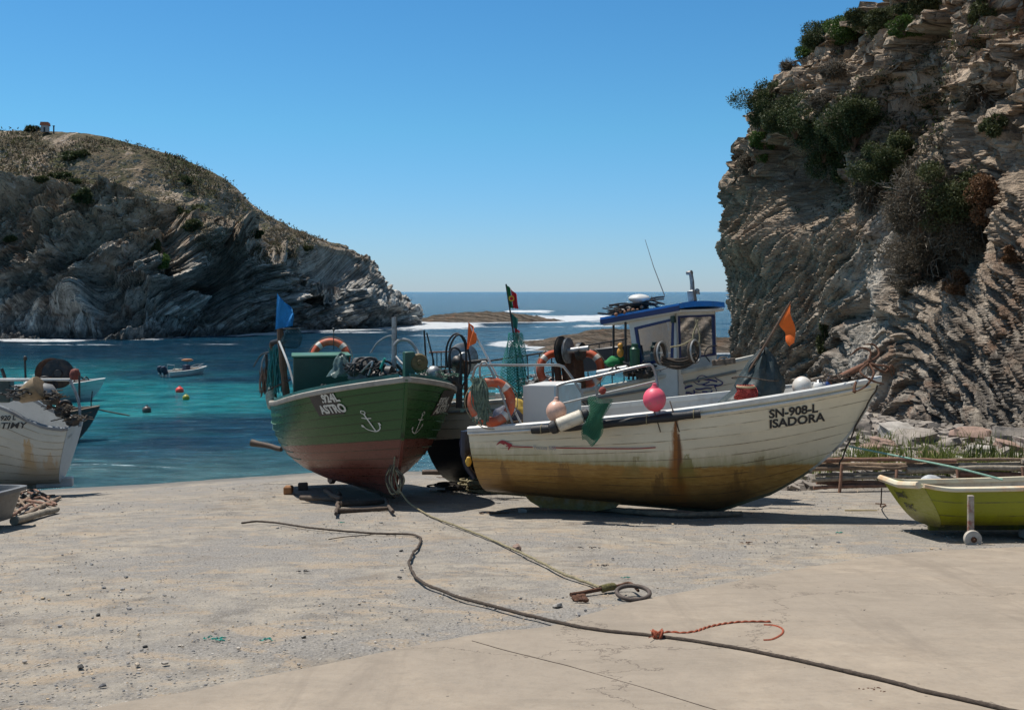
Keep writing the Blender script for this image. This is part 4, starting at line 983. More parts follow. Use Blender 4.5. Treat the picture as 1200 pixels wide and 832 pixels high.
def crate_mesh():
    root = empty('basket', Matrix.Translation(px(873, 462, 14.5))); tag(root, 'red mesh basket peeping out under the dark tarpaulin', 'basket')
    c = px(874, 461, 14.72); b = MB(); P = bag_net(c+Vector((0, 0, .12)), .22, .11, .15, n=18, m=9, sq=.8); net_patch(b, P, .009); b.build('basket_mesh', simple('red_basket', (.40, .045, .035), .7, 0, .3, 10, .3), root)
    MB().torus(c+Vector((0, 0, .10)), (0, 0, 1), .125, .018, 24, 8).build('rim', simple('tan_rim', (.35, .26, .15), .8, 0, .2, 10, .3), root)
    MB().sphere(c-Vector((0, -.02, .0)), .12, (1, .8, .8), lump=.25).build('netting_inside', simple('dull_red_cloth', (.28, .05, .035), .8), root)
crate_mesh()
# orange flag over the tarpaulin
def flag_pole(name_label, base, tip, r, cloth_pts, mat, pole_mat, wave=.04, sd=0, group=None, cat='flag', fall=0.):
    root = empty('flag', Matrix.Translation(base)); tag(root, name_label, cat, group)
    MB().tube(rope_pts([base, (Vector(base)+Vector(tip))/2+Vector((.01, 0, .005)), tip], 10), [r]*9+[r*.6], 8).build('pole', pole_mat, root)
    for cp, mt, nm in zip(cloth_pts, mat, ['cloth', 'second_pennant', 'third_pennant', 'fourth_pennant']):
        b = MB(); flag_cloth(b, *cp[:3], e=cp[3] if len(cp) > 3 else None, wave=wave, sd=sd, fall=fall); b.build(nm, mt, root)
    return root
flag_pole('orange triangular flag on a brown pole over the dark tarpaulin', px(876, 438, 15.0), px(927, 353, 14.9), .018,
          [(px(926, 353, 14.9), px(913, 380, 14.92), px(932, 402, 14.8), px(926, 406, 14.8))], [M_orange], M_wood2, wave=.035)
flag_pole('orange flag on a long white pole leaning over the left life ring', px(611, 497, 15.4), px(549, 378, 15.5), .017,
          [(px(549, 377, 15.5), px(547, 410, 15.5), px(559, 391, 15.4), px(556, 402, 15.4))], [simple('faded_orange_cloth', (.60, .12, .02), .85, 0, .2, 8, .3)], M_white, wave=.04, sd=2)
# brown anchor stock and grapnel at the bow
def grapnel():
    root = empty('anchor', Matrix.Translation(px(985, 447, 14.6))); tag(root, 'rusty grapnel anchor with brown wooden stock on the bow of the white boat', 'anchor')
    a, c = px(973, 449, 14.65), px(1014, 427, 14.45)
    MB().tube([a, a.lerp(c, .3), a.lerp(c, .7), c], [.045, .055, .05, .035], 10).build('stock', M_rust2, root)
    MB().tube([c, px(1020, 423, 14.42)], [.045, .04], 10).build('head', M_rust, root)
    h = px(1018, 425, 14.42)
    arms = [[h, px(1028, 428, 14.3), px(1040, 430, 14.25), px(1046, 442, 14.25)], [h, px(1036, 436, 14.45), px(1045, 428, 14.5), px(1048, 440, 14.5)], [h, px(1020, 412, 14.5), px(1008, 408, 14.55), px(996, 417, 14.6)],
            [h, px(1024, 438, 14.2), px(1015, 452, 14.12), px(1003, 459, 14.12)], [h, px(1030, 415, 14.7), px(1024, 404, 14.8), px(1012, 404, 14.8)], [h, px(1008, 436, 14.1), px(1022, 446, 14.0), px(1036, 450, 14.1)]]
    for q in arms: MB().tube(rope_pts(q, 18), [.016]*14+[.012, .012, .010, .005], 7).build('fluke', M_rust, root)
    MB().tube(rope_pts([px(1003, 448, 14.25), px(1001, 455, 14.15), px(1002, 461, 14.13)], 8), [.02]*6+[.035, .004], 6).build('fluke', M_rust, root)
    MB().tube(rope_pts([h, px(1000, 440, 14.5), px(985, 438, 14.6), px(970, 447, 14.7)], 24, .02), .014, 6).build('anchor_rope', M_ropeb, root)
grapnel()
# yellow/blue gear at the stern well of the near boat
def gear_lump(name, label, cat, u, v, y, r, sq, mat, lump=.35, sd=0, group=None):
    b = MB().sphere(px(u, v, y), r, sq, 18, 12, lump=lump, sd=sd); o = b.build(name, mat); return tag(o, label, cat, group)
gear_lump('floats_sack', 'yellow sack of floats behind the white flag pole', 'sack', 607, 481, 15.9, .15, (1, .9, 1.3), simple('yellow_sack', (.50, .34, .06), .7, 0, .3, 14, .4, (.2, .12, .05), .4), sd=1)
gear_lump('folded_oilskin', 'dark blue folded oilskin beside the left life ring', 'cloth', 594, 490, 15.75, .19, (1.2, .9, 1.0), simple('navy_cloth', (.018, .025, .055), .6, 0, .4, 10, .4), sd=2)

# ================================================================== CABIN BOAT
def build_cabin_boat():
    f = Vector((.79, -.613, .139)).normalized(); fh = Vector((.79, -.613, 0)); S = Vector((4.5, 17.2, 0))-fh*7.1; S.z = .78
    M = frame(S, f); root = empty('cabin_boat', M)
    tag(root, 'large white boat with blue-roofed wheelhouse and dark bottom standing behind the rust-streaked boat', 'boat', 'boats hauled out on the slipway')
    H = Hull(7.1, 1.22, lambda t: 1.80-.55*t+.78*t*t, tm=.42, bt=.86, rake=.75, rake_c=.8, nose=2.1, full=.5, vee=1.05, nplank=10, lap=.012, deck=.66, keel=lambda t: 0.)
    mt = hullmat('white_hull_dark_bottom', (.74, .65, .50), (.012, .016, .022), 1.02, blur=.004, rough=.45, slope=-.0, keel_tone=((.01, .05, .03), .02, .3))
    H.build(root, M, mt, M_white2, simple('dirty_deck', (.40, .38, .34), .7), simple('cream_rail', (.50, .47, .40), .5, 0, .1, 4, .1, (.2, .18, .14), .5), rail_w=.13, rail_h=.07, keel_h=.14)
    I = M.inverted(); L = lambda p: I@Vector(p)
    # dark rubbing band
    b = MB()
    b.tube([M@(H.P(t, .90, -1, .012, lapped=False)) for t in np.linspace(.02, .97, 40)], .028, 6); b.build('rubbing_band', simple('grey_band', (.20, .19, .165), .6, 0, .2, 6, .2), root)
    # --- wheelhouse in local frame
    blue = simple('blue_roof_paint', (.008, .20, .62), .4, 0, .12, 4, .1, (.05, .12, .2), .4); navy = simple('navy_trim', (.005, .02, .10), .4, 0, .15, 5, .05)
    cab = simple('wheelhouse_white', (.66, .63, .56), .45, 0, .05, 2, .05, (.42, .38, .30), .3)
    def W(x, y, z): return M@Vector((x, y, z))
    fr = .76    # half width
    x_fb = L(px(787, 425, 17.45)).x; zb = 1.35
    ztf = 2.99; x_ft = x_fb+.17; x_rb = x_fb-.80; x_rt = x_rb-.02; ztr = 2.96
    def wall(corners, hole, thick, name, glassname='window', framew=.035):
        a, b_, c, d = corners; h = hole; bb = MB()
        for (p, q, r_, s_) in ((a, b_, h[1], h[0]), (b_, c, h[2], h[1]), (c, d, h[3], h[2]), (d, a, h[0], h[3])): bb.quadprism(p, q, r_, s_, thick)
        bb.build(name, cab, root, smooth=0)
        bb = MB(); t = Vector(thick); o_ = -t.normalized()*.012; ctr = sum(h, Vector())/4; hi = [p+(ctr-p).normalized()*framew*1.4 for p in h]
        ho = [p-(ctr-p).normalized()*.02 for p in h]
        for k in range(4): l = (k+1) % 4; bb.quadprism(ho[k]+o_, ho[l]+o_, hi[l]+o_, hi[k]+o_, t.normalized()*.05)
        w_ = bb.build(glassname, navy, root, smooth=0)
        bb = MB(); bb.quadprism(*[p+t.normalized()*.01 for p in hi], t.normalized()*.006); bb.build('pane', M_glass, w_, smooth=0)
    def lerp2(c, u, v): a, b_, c_, d = c; return a.lerp(b_, u).lerp(d.lerp(c_, u), v)
    for side in (-1, 1):
        y = side*fr; cs = [W(x_rt, y, ztr), W(x_ft, y, ztf), W(x_fb, y, zb), W(x_rb, y, zb)]
        hole = [W(x_rt+.12, y, ztr-.19), W(x_ft-.07, y, ztf-.15), W(x_ft-.19, y, ztf-.86), W(x_rt+.15, y, ztr-.86)]
        wall(cs, hole, (M.to_3x3()@Vector((0, -side, 0)))*.035, 'side_wall', 'side_window')
    cs = [W(x_ft, -fr, ztf), W(x_ft, fr, ztf), W(x_fb, fr, zb), W(x_fb, -fr, zb)]
    k = lambda z: x_fb+(x_ft-x_fb)*(z-zb)/(ztf-zb)
    # two windscreens: one wide on the near side
    hole = [W(k(ztf-.12), -fr+.07, ztf-.12), W(k(ztf-.12), fr-.07, ztf-.12), W(k(ztf-.86), fr-.07, ztf-.86), W(k(ztf-.86), -fr+.07, ztf-.86)]
    wall(cs, hole, (M.to_3x3()@Vector((-1, 0, 0)))*.035, 'front_wall', 'windscreen')
    # roof: crowned slab with fascia
    b = MB(); x0, x1 = x_rt-.52, x_ft+.14; hw = fr+.13
    def roofpt(u, v, dz): 
        x = x0+(x1-x0)*u; y = hw*(2*v-1); z0 = ztr-.03+(ztf-ztr)*(x-x_rt)/(x_ft-x_rt)
        return W(x, y, z0+dz+.035*(1-(2*v-1)**2))
    n_ = 10; vs = [roofpt(i/n_, j/n_, dz) for dz in (.03, .125) for i in range(n_+1) for j in range(n_+1)]; o2 = (n_+1)**2; q = lambda i, j: i*(n_+1)+j
    fs = [(q(i, j), q(i, j+1), q(i+1, j+1), q(i+1, j)) for i in range(n_) for j in range(n_)]; fs += [tuple(o2+k_ for k_ in t_[::-1]) for t_ in fs]
    bd = [q(0, j) for j in range(n_+1)]+[q(i, n_) for i in range(1, n_+1)]+[q(n_, j) for j in range(n_-1, -1, -1)]+[q(i, 0) for i in range(n_-1, 0, -1)]
    fs += [(a, o2+a, o2+c, c) for a, c in zip(bd, bd[1:]+bd[:1])]
    b.add(vs, fs); b.build('roof', blue, root, smooth=20)
    b = MB(); b.quadprism(roofpt(0, 0, -.005), roofpt(1, 0, -.005), roofpt(1, 0, .085), roofpt(0, 0, .085), (M.to_3x3()@Vector((0, -1, 0)))*.012); b.build('side_fascia', navy, root, smooth=0)
    b = MB(); b.quadprism(roofpt(.02, .01, -.03), roofpt(.985, .01, -.03), roofpt(.985, .99, -.03), roofpt(.02, .99, -.03), (0, 0, .04)); b.build('roof_lining', cab, root, smooth=0)
    # gear on the roof edge / fixed
    MB().box(W(x_ft-.06, -fr-.04, ztf-.16), (.035, .04, .06), M, .01).build('side_lamp', simple('dark_green_lamp', (.01, .035, .02), .3), root)
    MB().tube([px(779, 347, 17.6), px(766, 313, 17.6), px(756, 281, 17.6)], [.010, .007, .004], 6).build('antenna', simple('pale_antenna', (.4, .4, .38), .5), root)
    b = MB(); b.box(px(811, 347, 17.9), (.06, .06, .10), M, .01); b.tube([px(812, 352, 17.9), px(811, 330, 18.0), px(809, 317, 18.0)], [.045, .04, .035], 10); b.box(px(808, 320, 18.0), (.05, .05, .03), M, .01); b.build('mast_lamp', M_galv, root)
    b = MB(); b.sphere(px(817, 341, 17.95), .045, (1, 1, 1), 12, 8); b.lathe(px(817, 345, 17.95), (0, 0, 1), [(0, .05), (.03, .05), (.05, .02)], 12); b.build('searchlight', M_steel, root)
    MB().sphere(px(749, 350, 18.2), .20, (1, 1, .42), 24, 10).build('dome_cover', M_white, root)
    # posts holding the open after end of the roof
    for u, v0, y in ((733, 366, 18.1), (719, 369, 18.7)):
        MB().tube([px(u, v0, y), px(u, 440, y)], .022, 8).build('roof_post', M_dark, root)
    MB().box(px(765, 395, 18.6), (.28, .10, .28), M, .02).build('inner_seat', simple('seat_blue', (.02, .05, .12), .6), root)
    # line winder: two rope-wound wheels with a roller
    wl, wr = px(776, 414, 16.9), px(815, 412, 16.75); ax = (wr-wl).normalized()
    for c_ in (wl, wr):
        MB().torus(c_, ax+Vector((0, -.4, 0)), .19, .018, 28, 8).build('winder_wheel', M_steel, root)
        MB().torus(c_-ax*.04, ax+Vector((0, -.4, 0)), .17, .03, 24, 8).build('winder_rope', M_ropeb, root)
    b = MB()
    for k_ in range(26):
        o_ = Vector((random.uniform(-.02, .02), random.uniform(-.08, .06), random.uniform(-.10, .05)))
        b.tube(rope_pts([wl+Vector((0, 0, -.10))+o_, wl.lerp(wr, .5)+Vector((0, -.05, -.16+random.uniform(-.03, .03)))+o_, wr+Vector((0, 0, -.08))+o_], 10, .02, k_), .013, 5)
    b.build('wound_line', M_ropeb, root)
    MB().tube(rope_pts([px(786, 407, 16.8), px(800, 404, 16.75), px(811, 398, 16.75)], 10, .01), .018, 6).build('pale_line', M_rope, root)
    MB().tube(rope_pts([px(818, 375, 17.0), px(812, 395, 16.9), px(817, 405, 16.85), px(820, 395, 16.9), px(815, 374, 17.0)], 24), .015, 6).build('wheelhouse_line', M_rope, root)
    MB().tube(rope_pts([px(832, 424, 16.9), px(826, 415, 16.95), px(830, 407, 17.0), px(840, 405, 17.1)], 18), .012, 6).build('black_hose', M_black, root)
    b = MB(); b.box(px(848, 424, 16.9), (.20, .05, .05), M, .01); b.tube(rope_pts([px(840, 424, 16.85), px(845, 419, 16.85), px(852, 420, 16.85), px(850, 428, 16.85)], 14, .01), .014, 6); b.build('bow_cleat', M_wood, root)
    # after-deck rails (galvanised)
    def rail(pts, r=.016, name='rail', mat=M_dark): MB().tube([Vector(p) for p in pts], r, 8).build(name, mat, root)
    ra = px(500, 414, 21.6); rb = px(560, 409, 21.2)
    rail([px(497, 387, 20.6), px(499, 420, 20.6), px(501, 447, 20.6)], .02, 'davit', M_dark); rail([px(500, 390, 20.8), px(508, 423, 20.8), px(510, 447, 20.8)], .016, 'davit', M_dark)
    rail([px(503, 413, 20.9), px(530, 412, 20.8), px(532, 446, 20.8)], .018, mat=M_rust2)
    for u in (507, 512, 517, 522): rail([px(u, 413, 20.85), px(u, 446, 20.85)], .010, 'rail_post', M_dark)
    rail([px(503, 430, 20.85), px(532, 430, 20.85)], .022, mat=M_dark)
    rail([px(560, 425, 20.0), px(640, 413, 20.6), px(735, 397, 21.3)], .018)
    rail([px(612, 445, 20.3), px(640, 437, 20.6), px(735, 421, 21.3)], .012)
    for k_, u in enumerate(np.linspace(618, 730, 9)): rail([px(u, 416.5-(u-618)*.165, 20.5+.9*k_/9), px(u+2, 466, 20.5+.9*k_/9)], .012, 'rail_post', M_dark)
    for u in (617, 625): rail([px(u, 440, 19.4), px(u+9, 462, 19.3)], .014, 'stay', M_dark)
    # net hauler at the stern: big grey disc and hoses
    c_ = px(543, 420, 19.0); ax = Vector((.25, -1, .1))
    MB().lathe(c_-ax.normalized()*.05, ax, [(0, .27), (.02, .30), (.04, .27), (.06, .12), (.12, .12), (.14, .10)], 32).build('hauler_disc', M_galv, root)
    MB().lathe(px(536, 424, 18.8), ax, [(0, .10), (.05, .12), (.12, .08), (.16, .02)], 16).build('hauler_hub', M_dark, root)
    for k_, pts in enumerate(([(524, 430), (523, 410), (528, 396), (536, 391), (543, 398), (546, 412), (546, 450)], [(529, 432), (527, 410), (533, 395), (540, 393), (546, 402), (551, 430), (541, 455)], [(530, 450), (526, 425), (530, 408), (540, 415), (538, 450)])):
        MB().tube(rope_pts([px(u, v, 18.7-.05*k_) for u, v in pts], 40), .019, 8).build('hydraulic_hose', M_black, root)
    for k_, (u, hw_) in enumerate(((538, .06), (546, .035))):
        MB().box(px(u, 450, 18.9), (hw_, .05, .45), None, .01).build('hauler_post', M_rust if k_ else M_dark, root)
    MB().tube([px(523, 428, 18.9), px(572, 422, 18.9)], .035, 8).build('hauler_arm', M_dark, root)
    b = MB(); b.sphere(px(505, 446, 19.6), .20, (1, 1, .9), lump=.15); b.build('engine_cover', simple('dirty_grey_cover', (.30, .29, .27), .6, 0, .2, 6, .3, (.1, .08, .06), .5), root)
    b = MB()
    for k_ in range(5): b.box(px(560, 455+k_*6.5, 19.9), (.35, .02, .03), None, 0)
    b.build('slatted_grating', simple('mint_slats', (.30, .48, .40), .6, 0, .15, 6, .2), root)
    # winch between the two rings
    c_ = px(664, 412, 18.5)
    for k_, (u, v, r_, w_) in enumerate(((656, 411, .27, .05), (664, 411, .24, .05), (677, 412, .17, .10))):
        MB().lathe(px(u, v, 18.4), Vector((1, -.55, .05)), [(0, r_*.8), (.01, r_), (w_*.5, r_*.92), (w_, r_), (w_+.01, r_*.7)], 26).build('winch_drum', M_dark if k_ != 1 else M_galv, root)
    MB().tube([px(650, 413, 18.4), px(690, 408, 18.2)], .05, 10).build('winch_shaft', M_galv, root)
    b = MB(); b.box(px(672, 440, 18.6), (.16, .16, .40), M, .03); b.box(px(655, 448, 18.5), (.05, .05, .35), M, .01); b.build('winch_stand', M_rust, root)
    MB().tube([px(648, 425, 18.3), px(648, 470, 18.3)], .022, 8).build('winch_post', M_dark, root)
    # lit tube and box on the side deck, teal bin
    MB().tube([px(700, 437, 17.9), px(735, 431, 17.7)], .05, 10).build('white_pipe', M_white, root)
    MB().box(px(712, 420, 20.4), (.55, .25, .22), M, .02).build('deck_locker', simple('near_black_box', (.02, .02, .022), .5), root)
    b = MB(); b.lathe(px(744, 432, 17.6), (0, 0, 1), [(0, .09), (.35, .09), (.38, .06), (.44, .06)], 16); b.build('green_gas_bottle', simple('dark_green_paint', (.012, .07, .03), .45), root)
    b = MB(); b.sphere(px(727, 413, 17.9), .07, (.9, .9, 1.3)); b.sphere(px(727, 405, 17.9), .05); b.build('yellow_lamp_float', simple('amber_plastic', (.55, .25, .03), .5), root)
    b = MB(); b.sphere(px(722, 425, 18.2), .15, (1.2, 1, .8), lump=.4); b.build('green_net_heap', simple('bright_green_twine', (.02, .20, .06), .9), root)
    for u in (736, 741, 746): MB().tube([px(u, 405, 17.9), px(u+1, 445, 17.8)], .02, 8).build('upright_pole', M_dark, root)
    # emblem and part-hidden registration
    lx = L(px(815, 455, 16.75)); s1 = .095
    E = []
    def A(pts, w_): E.append(([(a/75.*s1*1.0, c/75.*s1) for a, c in pts], w_))
    pts = lambda *a: [(a[i]-500, 330-a[i+1]) for i in range(0, len(a), 2)]
    A(pts(150, 480, 170, 430, 260, 390, 340, 380, 420, 385), (.014, .03)); A(pts(150, 490, 230, 470, 330, 440, 410, 470, 520, 450), (.01, .014)); A(pts(160, 440, 220, 450, 300, 410, 380, 415), .022)
    A(pts(390, 260, 430, 230, 500, 235, 550, 280, 620, 285, 700, 260), (.012, .02)); A(pts(330, 300, 360, 320, 420, 300, 480, 290), .031); A(pts(540, 230, 580, 180, 640, 165, 700, 200, 760, 200, 800, 240, 850, 290, 820, 320, 740, 330), (.012, .020))
    A(pts(560, 250, 600, 215, 660, 225, 720, 240, 790, 270), .031); A(pts(590, 285, 650, 310, 730, 310, 800, 330), .022); A(pts(740, 330, 750, 380, 735, 440), (.018, .006)); A(pts(500, 340, 560, 350, 640, 345, 700, 360), .022)
    A(pts(480, 380, 530, 400, 570, 440, 590, 480), (.014, .005)); A(pts(570, 390, 620, 400, 660, 420, 700, 390), .027); A(pts(370, 470, 420, 440, 470, 400, 480, 350), .022); A(pts(420, 390, 470, 430, 520, 460), .027); A(pts(200, 520, 250, 480, 380, 480, 460, 490), (.004, .01))
    decal(H, M, ribbon2d(E), lx.x-.42, lx.z-.02, M_inkb, root, 'blue_swirl_emblem', slope=.0)
    p = L(px(686, 476, 18.3)); decal(H, M, text2d('SN-', .16, .004), p.x, p.z, M_ink, root, 'registration_lettering', slope=-.02)
    return root, M, H
CB, CM, CH = build_cabin_boat()
# loose net heap on the wheelhouse roof
def roof_net():
    root = empty('net_heap', Matrix.Translation(px(745, 358, 18.3))); tag(root, 'dark net heap with floats lying on the blue wheelhouse roof', 'net')
    b = MB(); rnd = random.Random(12)
    for k in range(60):
        u = rnd.uniform(719, 768); v0 = 352+(745-u)*-.18; y = rnd.uniform(17.9, 18.7)
        z = (u-745)*-.22
        c = px(u, 361+z+rnd.uniform(-6, 4), y); d = Vector((rnd.uniform(-.3, .3), rnd.uniform(-.2, .2), rnd.uniform(-.05, .06)))
        b.tube(rope_pts([c-d, c+Vector((0, 0, rnd.uniform(0, .05))), c+d], 8, .03, k), rnd.uniform(.008, .02), 5)
    b.build('net_strands', simple('near_black_net', (.025, .025, .025), .9, 0, .4, 20, .6), root)
    MB().sphere(px(743, 363, 18.25), .17, (1.7, 1, .45), lump=.35, sd=3).build('net_core', M_dark, root)
    b = MB()
    for k in range(7): b.sphere(px(722+k*5, 367-k+rnd.uniform(-2, 2), 18.0), .035, n=8, m=6)
    b.build('net_floats', simple('rusty_floats', (.25, .12, .07), .8), root)
roof_net()
# ================================================================== GREEN BOAT
def build_green_boat():
    fh = Vector((.370, -.929, 0)); S = Vector((-1.62, 15.8, 0))-fh*6.5; S.z = .94
    f = Vector((.370, -.929, .098)).normalized(); M = frame(S, f); root = empty('green_boat', M)
    tag(root, 'green wooden boat with red-brown bottom and white anchor emblems, bow towards the camera', 'boat', 'boats hauled out on the slipway')
    H = Hull(6.5, 1.50, lambda t: 1.62-.35*t+.66*t*t, tm=.50, bt=.76, rake=.55, rake_c=.45, nose=3.1, full=.60, vee=.82, nplank=12, lap=.020, deck=.72, keel=lambda t: 0.)
    mt = hullmat('green_planks', (.023, .090, .024), (.145, .042, .028), .62, slope=.055, blur=.006, rough=.3, bot2=(.17, .052, .035), dirty=.3, seam=(.008, .018, .008), seamg=(.30, .42))
    teal = simple('teal_bulwark', (.02, .12, .105), .5, 0, .2, 5, .2, (.03, .04, .04), .4)
    H.build(root, M, mt, teal, teal, simple('stone_rail', (.33, .30, .25), .6, 0, .15, 6, .2, (.12, .10, .08), .4), rail_w=.10, rail_h=.085, keel_h=.07, keel_mat=mt)
    I = M.inverted(); L = lambda p: I@Vector(p)
    # pale strips on the plank edges, painting in light reflected along the hull
    b = MB()
    for q_ in (4, 5, 6, 7, 8, 9):
        for sd_, t0_, t1_ in ((-1, .06, .60-.02*q_), (1, .5, .84)): MB().tube([M@(H.P(t, (q_+.02)/12, sd_, .010)) for t in np.linspace(t0_, t1_, 24)], .007, 4).build('plank_glint', simple('pale_green_glint', (.16, .30, .20), .6), root)
    pass
    # toe board above the rail
    for side in (-1, 1):
        b = MB(); r = []
        for t in np.linspace(.05, .99, 40):
            p = H.P(min(t, .985), 1, side, -.07, lapped=False); y = max(abs(p.y), .01)*side; r.append([M@Vector((p.x, y, p.z+.03)), M@Vector((p.x, y, p.z+.11))])
        b.sheet(r, .03); b.build('toe_board', teal, root, smooth=0)
    # skeg and rudder post
    b = MB(); pr = [(.1, .30), (.75, .1), (.62, -.12), (.35, -.22), (.12, -.18)]
    vs = [M@Vector((x, s_*.05, z)) for s_ in (-1, 1) for x, z in pr]; b.add(vs, [tuple(range(4, -1, -1)), tuple(range(5, 10))]+[(k, (k+1) % 5, 5+(k+1) % 5, 5+k) for k in range(5)]); b.build('skeg', simple('red_brown_paint', (.24, .09, .055), .6), root, smooth=0)
    # lettering patches and anchors on both bows
    patch = simple('dark_patch', (.045, .04, .036), .6, 0, .2, 8, .1)
    def quadpatch(w_, h_, skew=0):
        vs = [(w_*i/8, h_*j/4-.0*i) for j in range(5) for i in range(9)]; return vs, [(j*9+i, j*9+i+1, j*9+i+10, j*9+i+9) for j in range(4) for i in range(8)]
    anchor = ribbon2d([([(0, .16), (.01, .06), (.03, -.12)], .022), ([(-.065, .10), (.0, .085), (.075, .09)], .016), ([(-.12, -.02), (-.09, -.09), (.03, -.13), (.12, -.08), (.14, .01)], (.016, .016)), ([(-.12, -.02), (-.135, -.055)], .03), ([(.14, .01), (.15, -.03)], .03),
                        ([(0, .16), (-.03, .18), (-.01, .215), (.03, .20), (.02, .165), (0, .16)], .012)])
    def put(u, v, y, side): p = L(px(u, v, y)); return H.inv(p.x, p.z), p
    # left flank: find local coordinates by aiming at the photo's pixels
    def aim(u, v, side):
        best = None
        for t in np.linspace(.62, .995, 120):
            for q in np.linspace(.2, .99, 80):
                w_ = M@H.P(t, q, side, lapped=False); uu = 600+w_.x/w_.y*F; vv = 342+(CZ-w_.z)/w_.y*F; d = (uu-u)**2+(vv-v)**2
                if best is None or d < best[0]: best = (d, H.P(t, q, side, lapped=False))
        return best[1]
    p = aim(376, 488, -1); decal(H, M, quadpatch(.52, .38), p.x, p.z-.0, patch, root, 'dark_patch', slope=.06, off=.006)
    p = aim(380, 485, -1); decal(H, M, text2d('ASTRO', .19, .008, sx=.82), p.x, p.z, M_inkw, root, 'name_lettering', slope=.07, off=.012)
    p = aim(380, 472, -1); decal(H, M, text2d('.924L', .18, .008, sx=.84), p.x, p.z, M_inkw, root, 'registration_lettering', slope=.07, off=.012)
    p = aim(435, 496, -1); decal(H, M, anchor, p.x, p.z, M_inkw, root, 'anchor_emblem', slope=.0, off=.006)
    p = aim(488, 498, 1); mir = ([(-a, c) for a, c in anchor[0]], anchor[1]); decal(H, M, ([(a, c) for a, c in anchor[0]], anchor[1]), p.x, p.z, M_inkw, root, 'anchor_emblem', side=1, dirn=-1, off=.006)
    p = aim(503, 487, 1); decal(H, M, quadpatch(.95, .42), p.x, p.z, patch, root, 'dark_patch', side=1, dirn=-1, slope=.02, off=.006)
    p = aim(505, 486, 1); decal(H, M, text2d('ASTRO', .18, .006, sx=1.1), p.x, p.z+.02, M_inkw, root, 'name_lettering', side=1, dirn=-1, slope=.03, off=.012)
    p = aim(510, 474, 1); decal(H, M, text2d('5924L', .17, .006, sx=1.0), p.x, p.z, M_inkw, root, 'registration_lettering', side=1, dirn=-1, slope=.03, off=.012)
    # engine box
    box = simple('dark_green_box', (.012, .045, .032), .45, 0, .2, 4, .1); lid = simple('green_lid', (.05, .16, .11), .5, 0, .2, 4, .1)
    c = px(376, 443, 19.5); Mb = frame(c, (.22, -.97, .0))
    MB().box(c, (.42, .53, .44), Mb, .02).build('engine_box', box, root, smooth=0)
    MB().box(c+Vector((0, 0, .455)), (.45, .56, .022), Mb, .01).build('box_lid', lid, root, smooth=0)
    MB().tube([px(391, 410, 19.6), px(391, 386, 19.6)], .010, 6).build('whip_mast', M_dark, root)
    MB().sphere(px(391, 386, 19.6), .03, n=10, m=8).build('mast_ball', M_dark, root)
    # stern posts
    def pole(pts, r, mat, name='stern_pole'): return MB().tube(rope_pts(pts, 10), r, 8).build(name, mat, root)
    pole([px(328, 383, 20.6), px(331, 420, 20.6), px(336, 466, 20.6)], [.065, .07, .08]*3+[.08], M_wood2, 'stern_post')
    pole([px(318, 402, 20.9), px(320, 430, 20.9), px(322, 470, 20.9)], .05, M_wood2, 'stern_post')
    pole([px(312, 415, 21.0), px(313, 445, 21.0), px(313, 470, 21.0)], .03, M_dark, 'stern_post')
    pole([px(327, 400, 20.3), px(337, 425, 20.0), px(345, 452, 19.8)], .022, M_white, 'white_strut')
    pole([px(318, 402, 20.9), px(330, 399, 20.7), px(334, 400, 20.6)], .05, M_black, 'cross_block')
    pole([px(310, 460, 20.9), px(325, 452, 20.7), px(340, 445, 20.5)], .02, M_dark, 'cross_bar')
    pole([px(297, 430, 21.0), px(306, 416, 21.0), px(318, 412, 20.9)], .014, M_dark, 'cross_bar')
    pole([px(306, 447, 21.0), px(307, 425, 21.0), px(312, 414, 21.0)], .016, M_steel, 'hoop')
    # mast, hoops, bow post, wheel
    pole([px(462, 372, 17.6), px(462, 410, 17.6), px(461, 446, 17.6)], .045, M_galv, 'mast')
    MB().tube(rope_pts([px(434, 414, 17.9), px(442, 402, 17.8), px(452, 395, 17.7), px(461, 393, 17.6)], 18), .014, 7).build('thin_hoop', M_galv, root)
    MB().tube(rope_pts([px(462, 405, 17.5), px(466, 400, 17.5), px(473, 398, 17.5), px(481, 401, 17.5), px(488, 410, 17.5), px(492, 420, 17.4)], 22), .028, 8).build('steel_hoop', M_steel, root)
    MB().tube(rope_pts([px(464, 418, 17.4), px(470, 425, 17.3), px(478, 432, 17.2)], 10), .022, 8).build('steel_brace', M_steel, root)
    MB().box(px(479, 428, 16.75), (.085, .085, .23), frame((0, 0, 0), fh), .012).build('bow_post', simple('dark_green_post', (.015, .075, .05), .5, 0, .2, 8, .2), root)
    MB().lathe(px(490, 425, 16.8), (.35, -1, .1), [(0, .13), (.03, .155), (.07, .155), (.10, .13), (.101, .05), (.13, .04)], 24).build('roller_wheel', simple('ochre_metal', (.16, .12, .05), .7, .2, .4, 14, .4, (.06, .04, .02), .5), root)
    # winch clutter amidships
    rnd = random.Random(21)
    MB().box(px(428, 432, 17.8), (.22, .25, .20), frame((0, 0, 0), (1, -.5, 0)), .03, taper=.7).build('winch_housing', simple('dull_grey_housing', (.12, .115, .11), .6, .2, .3, 8, .3, (.1, .06, .03), .5), root)
    for k in range(4): MB().torus(px(424+k*9, 428+k*2, 17.55), (rnd.uniform(-.5, .5), -1, rnd.uniform(-.4, .4)), .13+.03*(k % 2), .022, 24, 7).build('hose_coil', M_black if k % 2 else M_dark, root)
    for k in range(9):
        a = px(415+k*5.5, 440, 17.4+.2*(k % 3)); MB().tube(rope_pts([a, a+Vector((rnd.uniform(-.1, .1), 0, .18+.1*rnd.random())), a+Vector((rnd.uniform(-.15, .2), .1, .05))], 12), rnd.uniform(.012, .03), 7).build('pipe', [M_dark, M_black, teal, M_galv][k % 4], root)
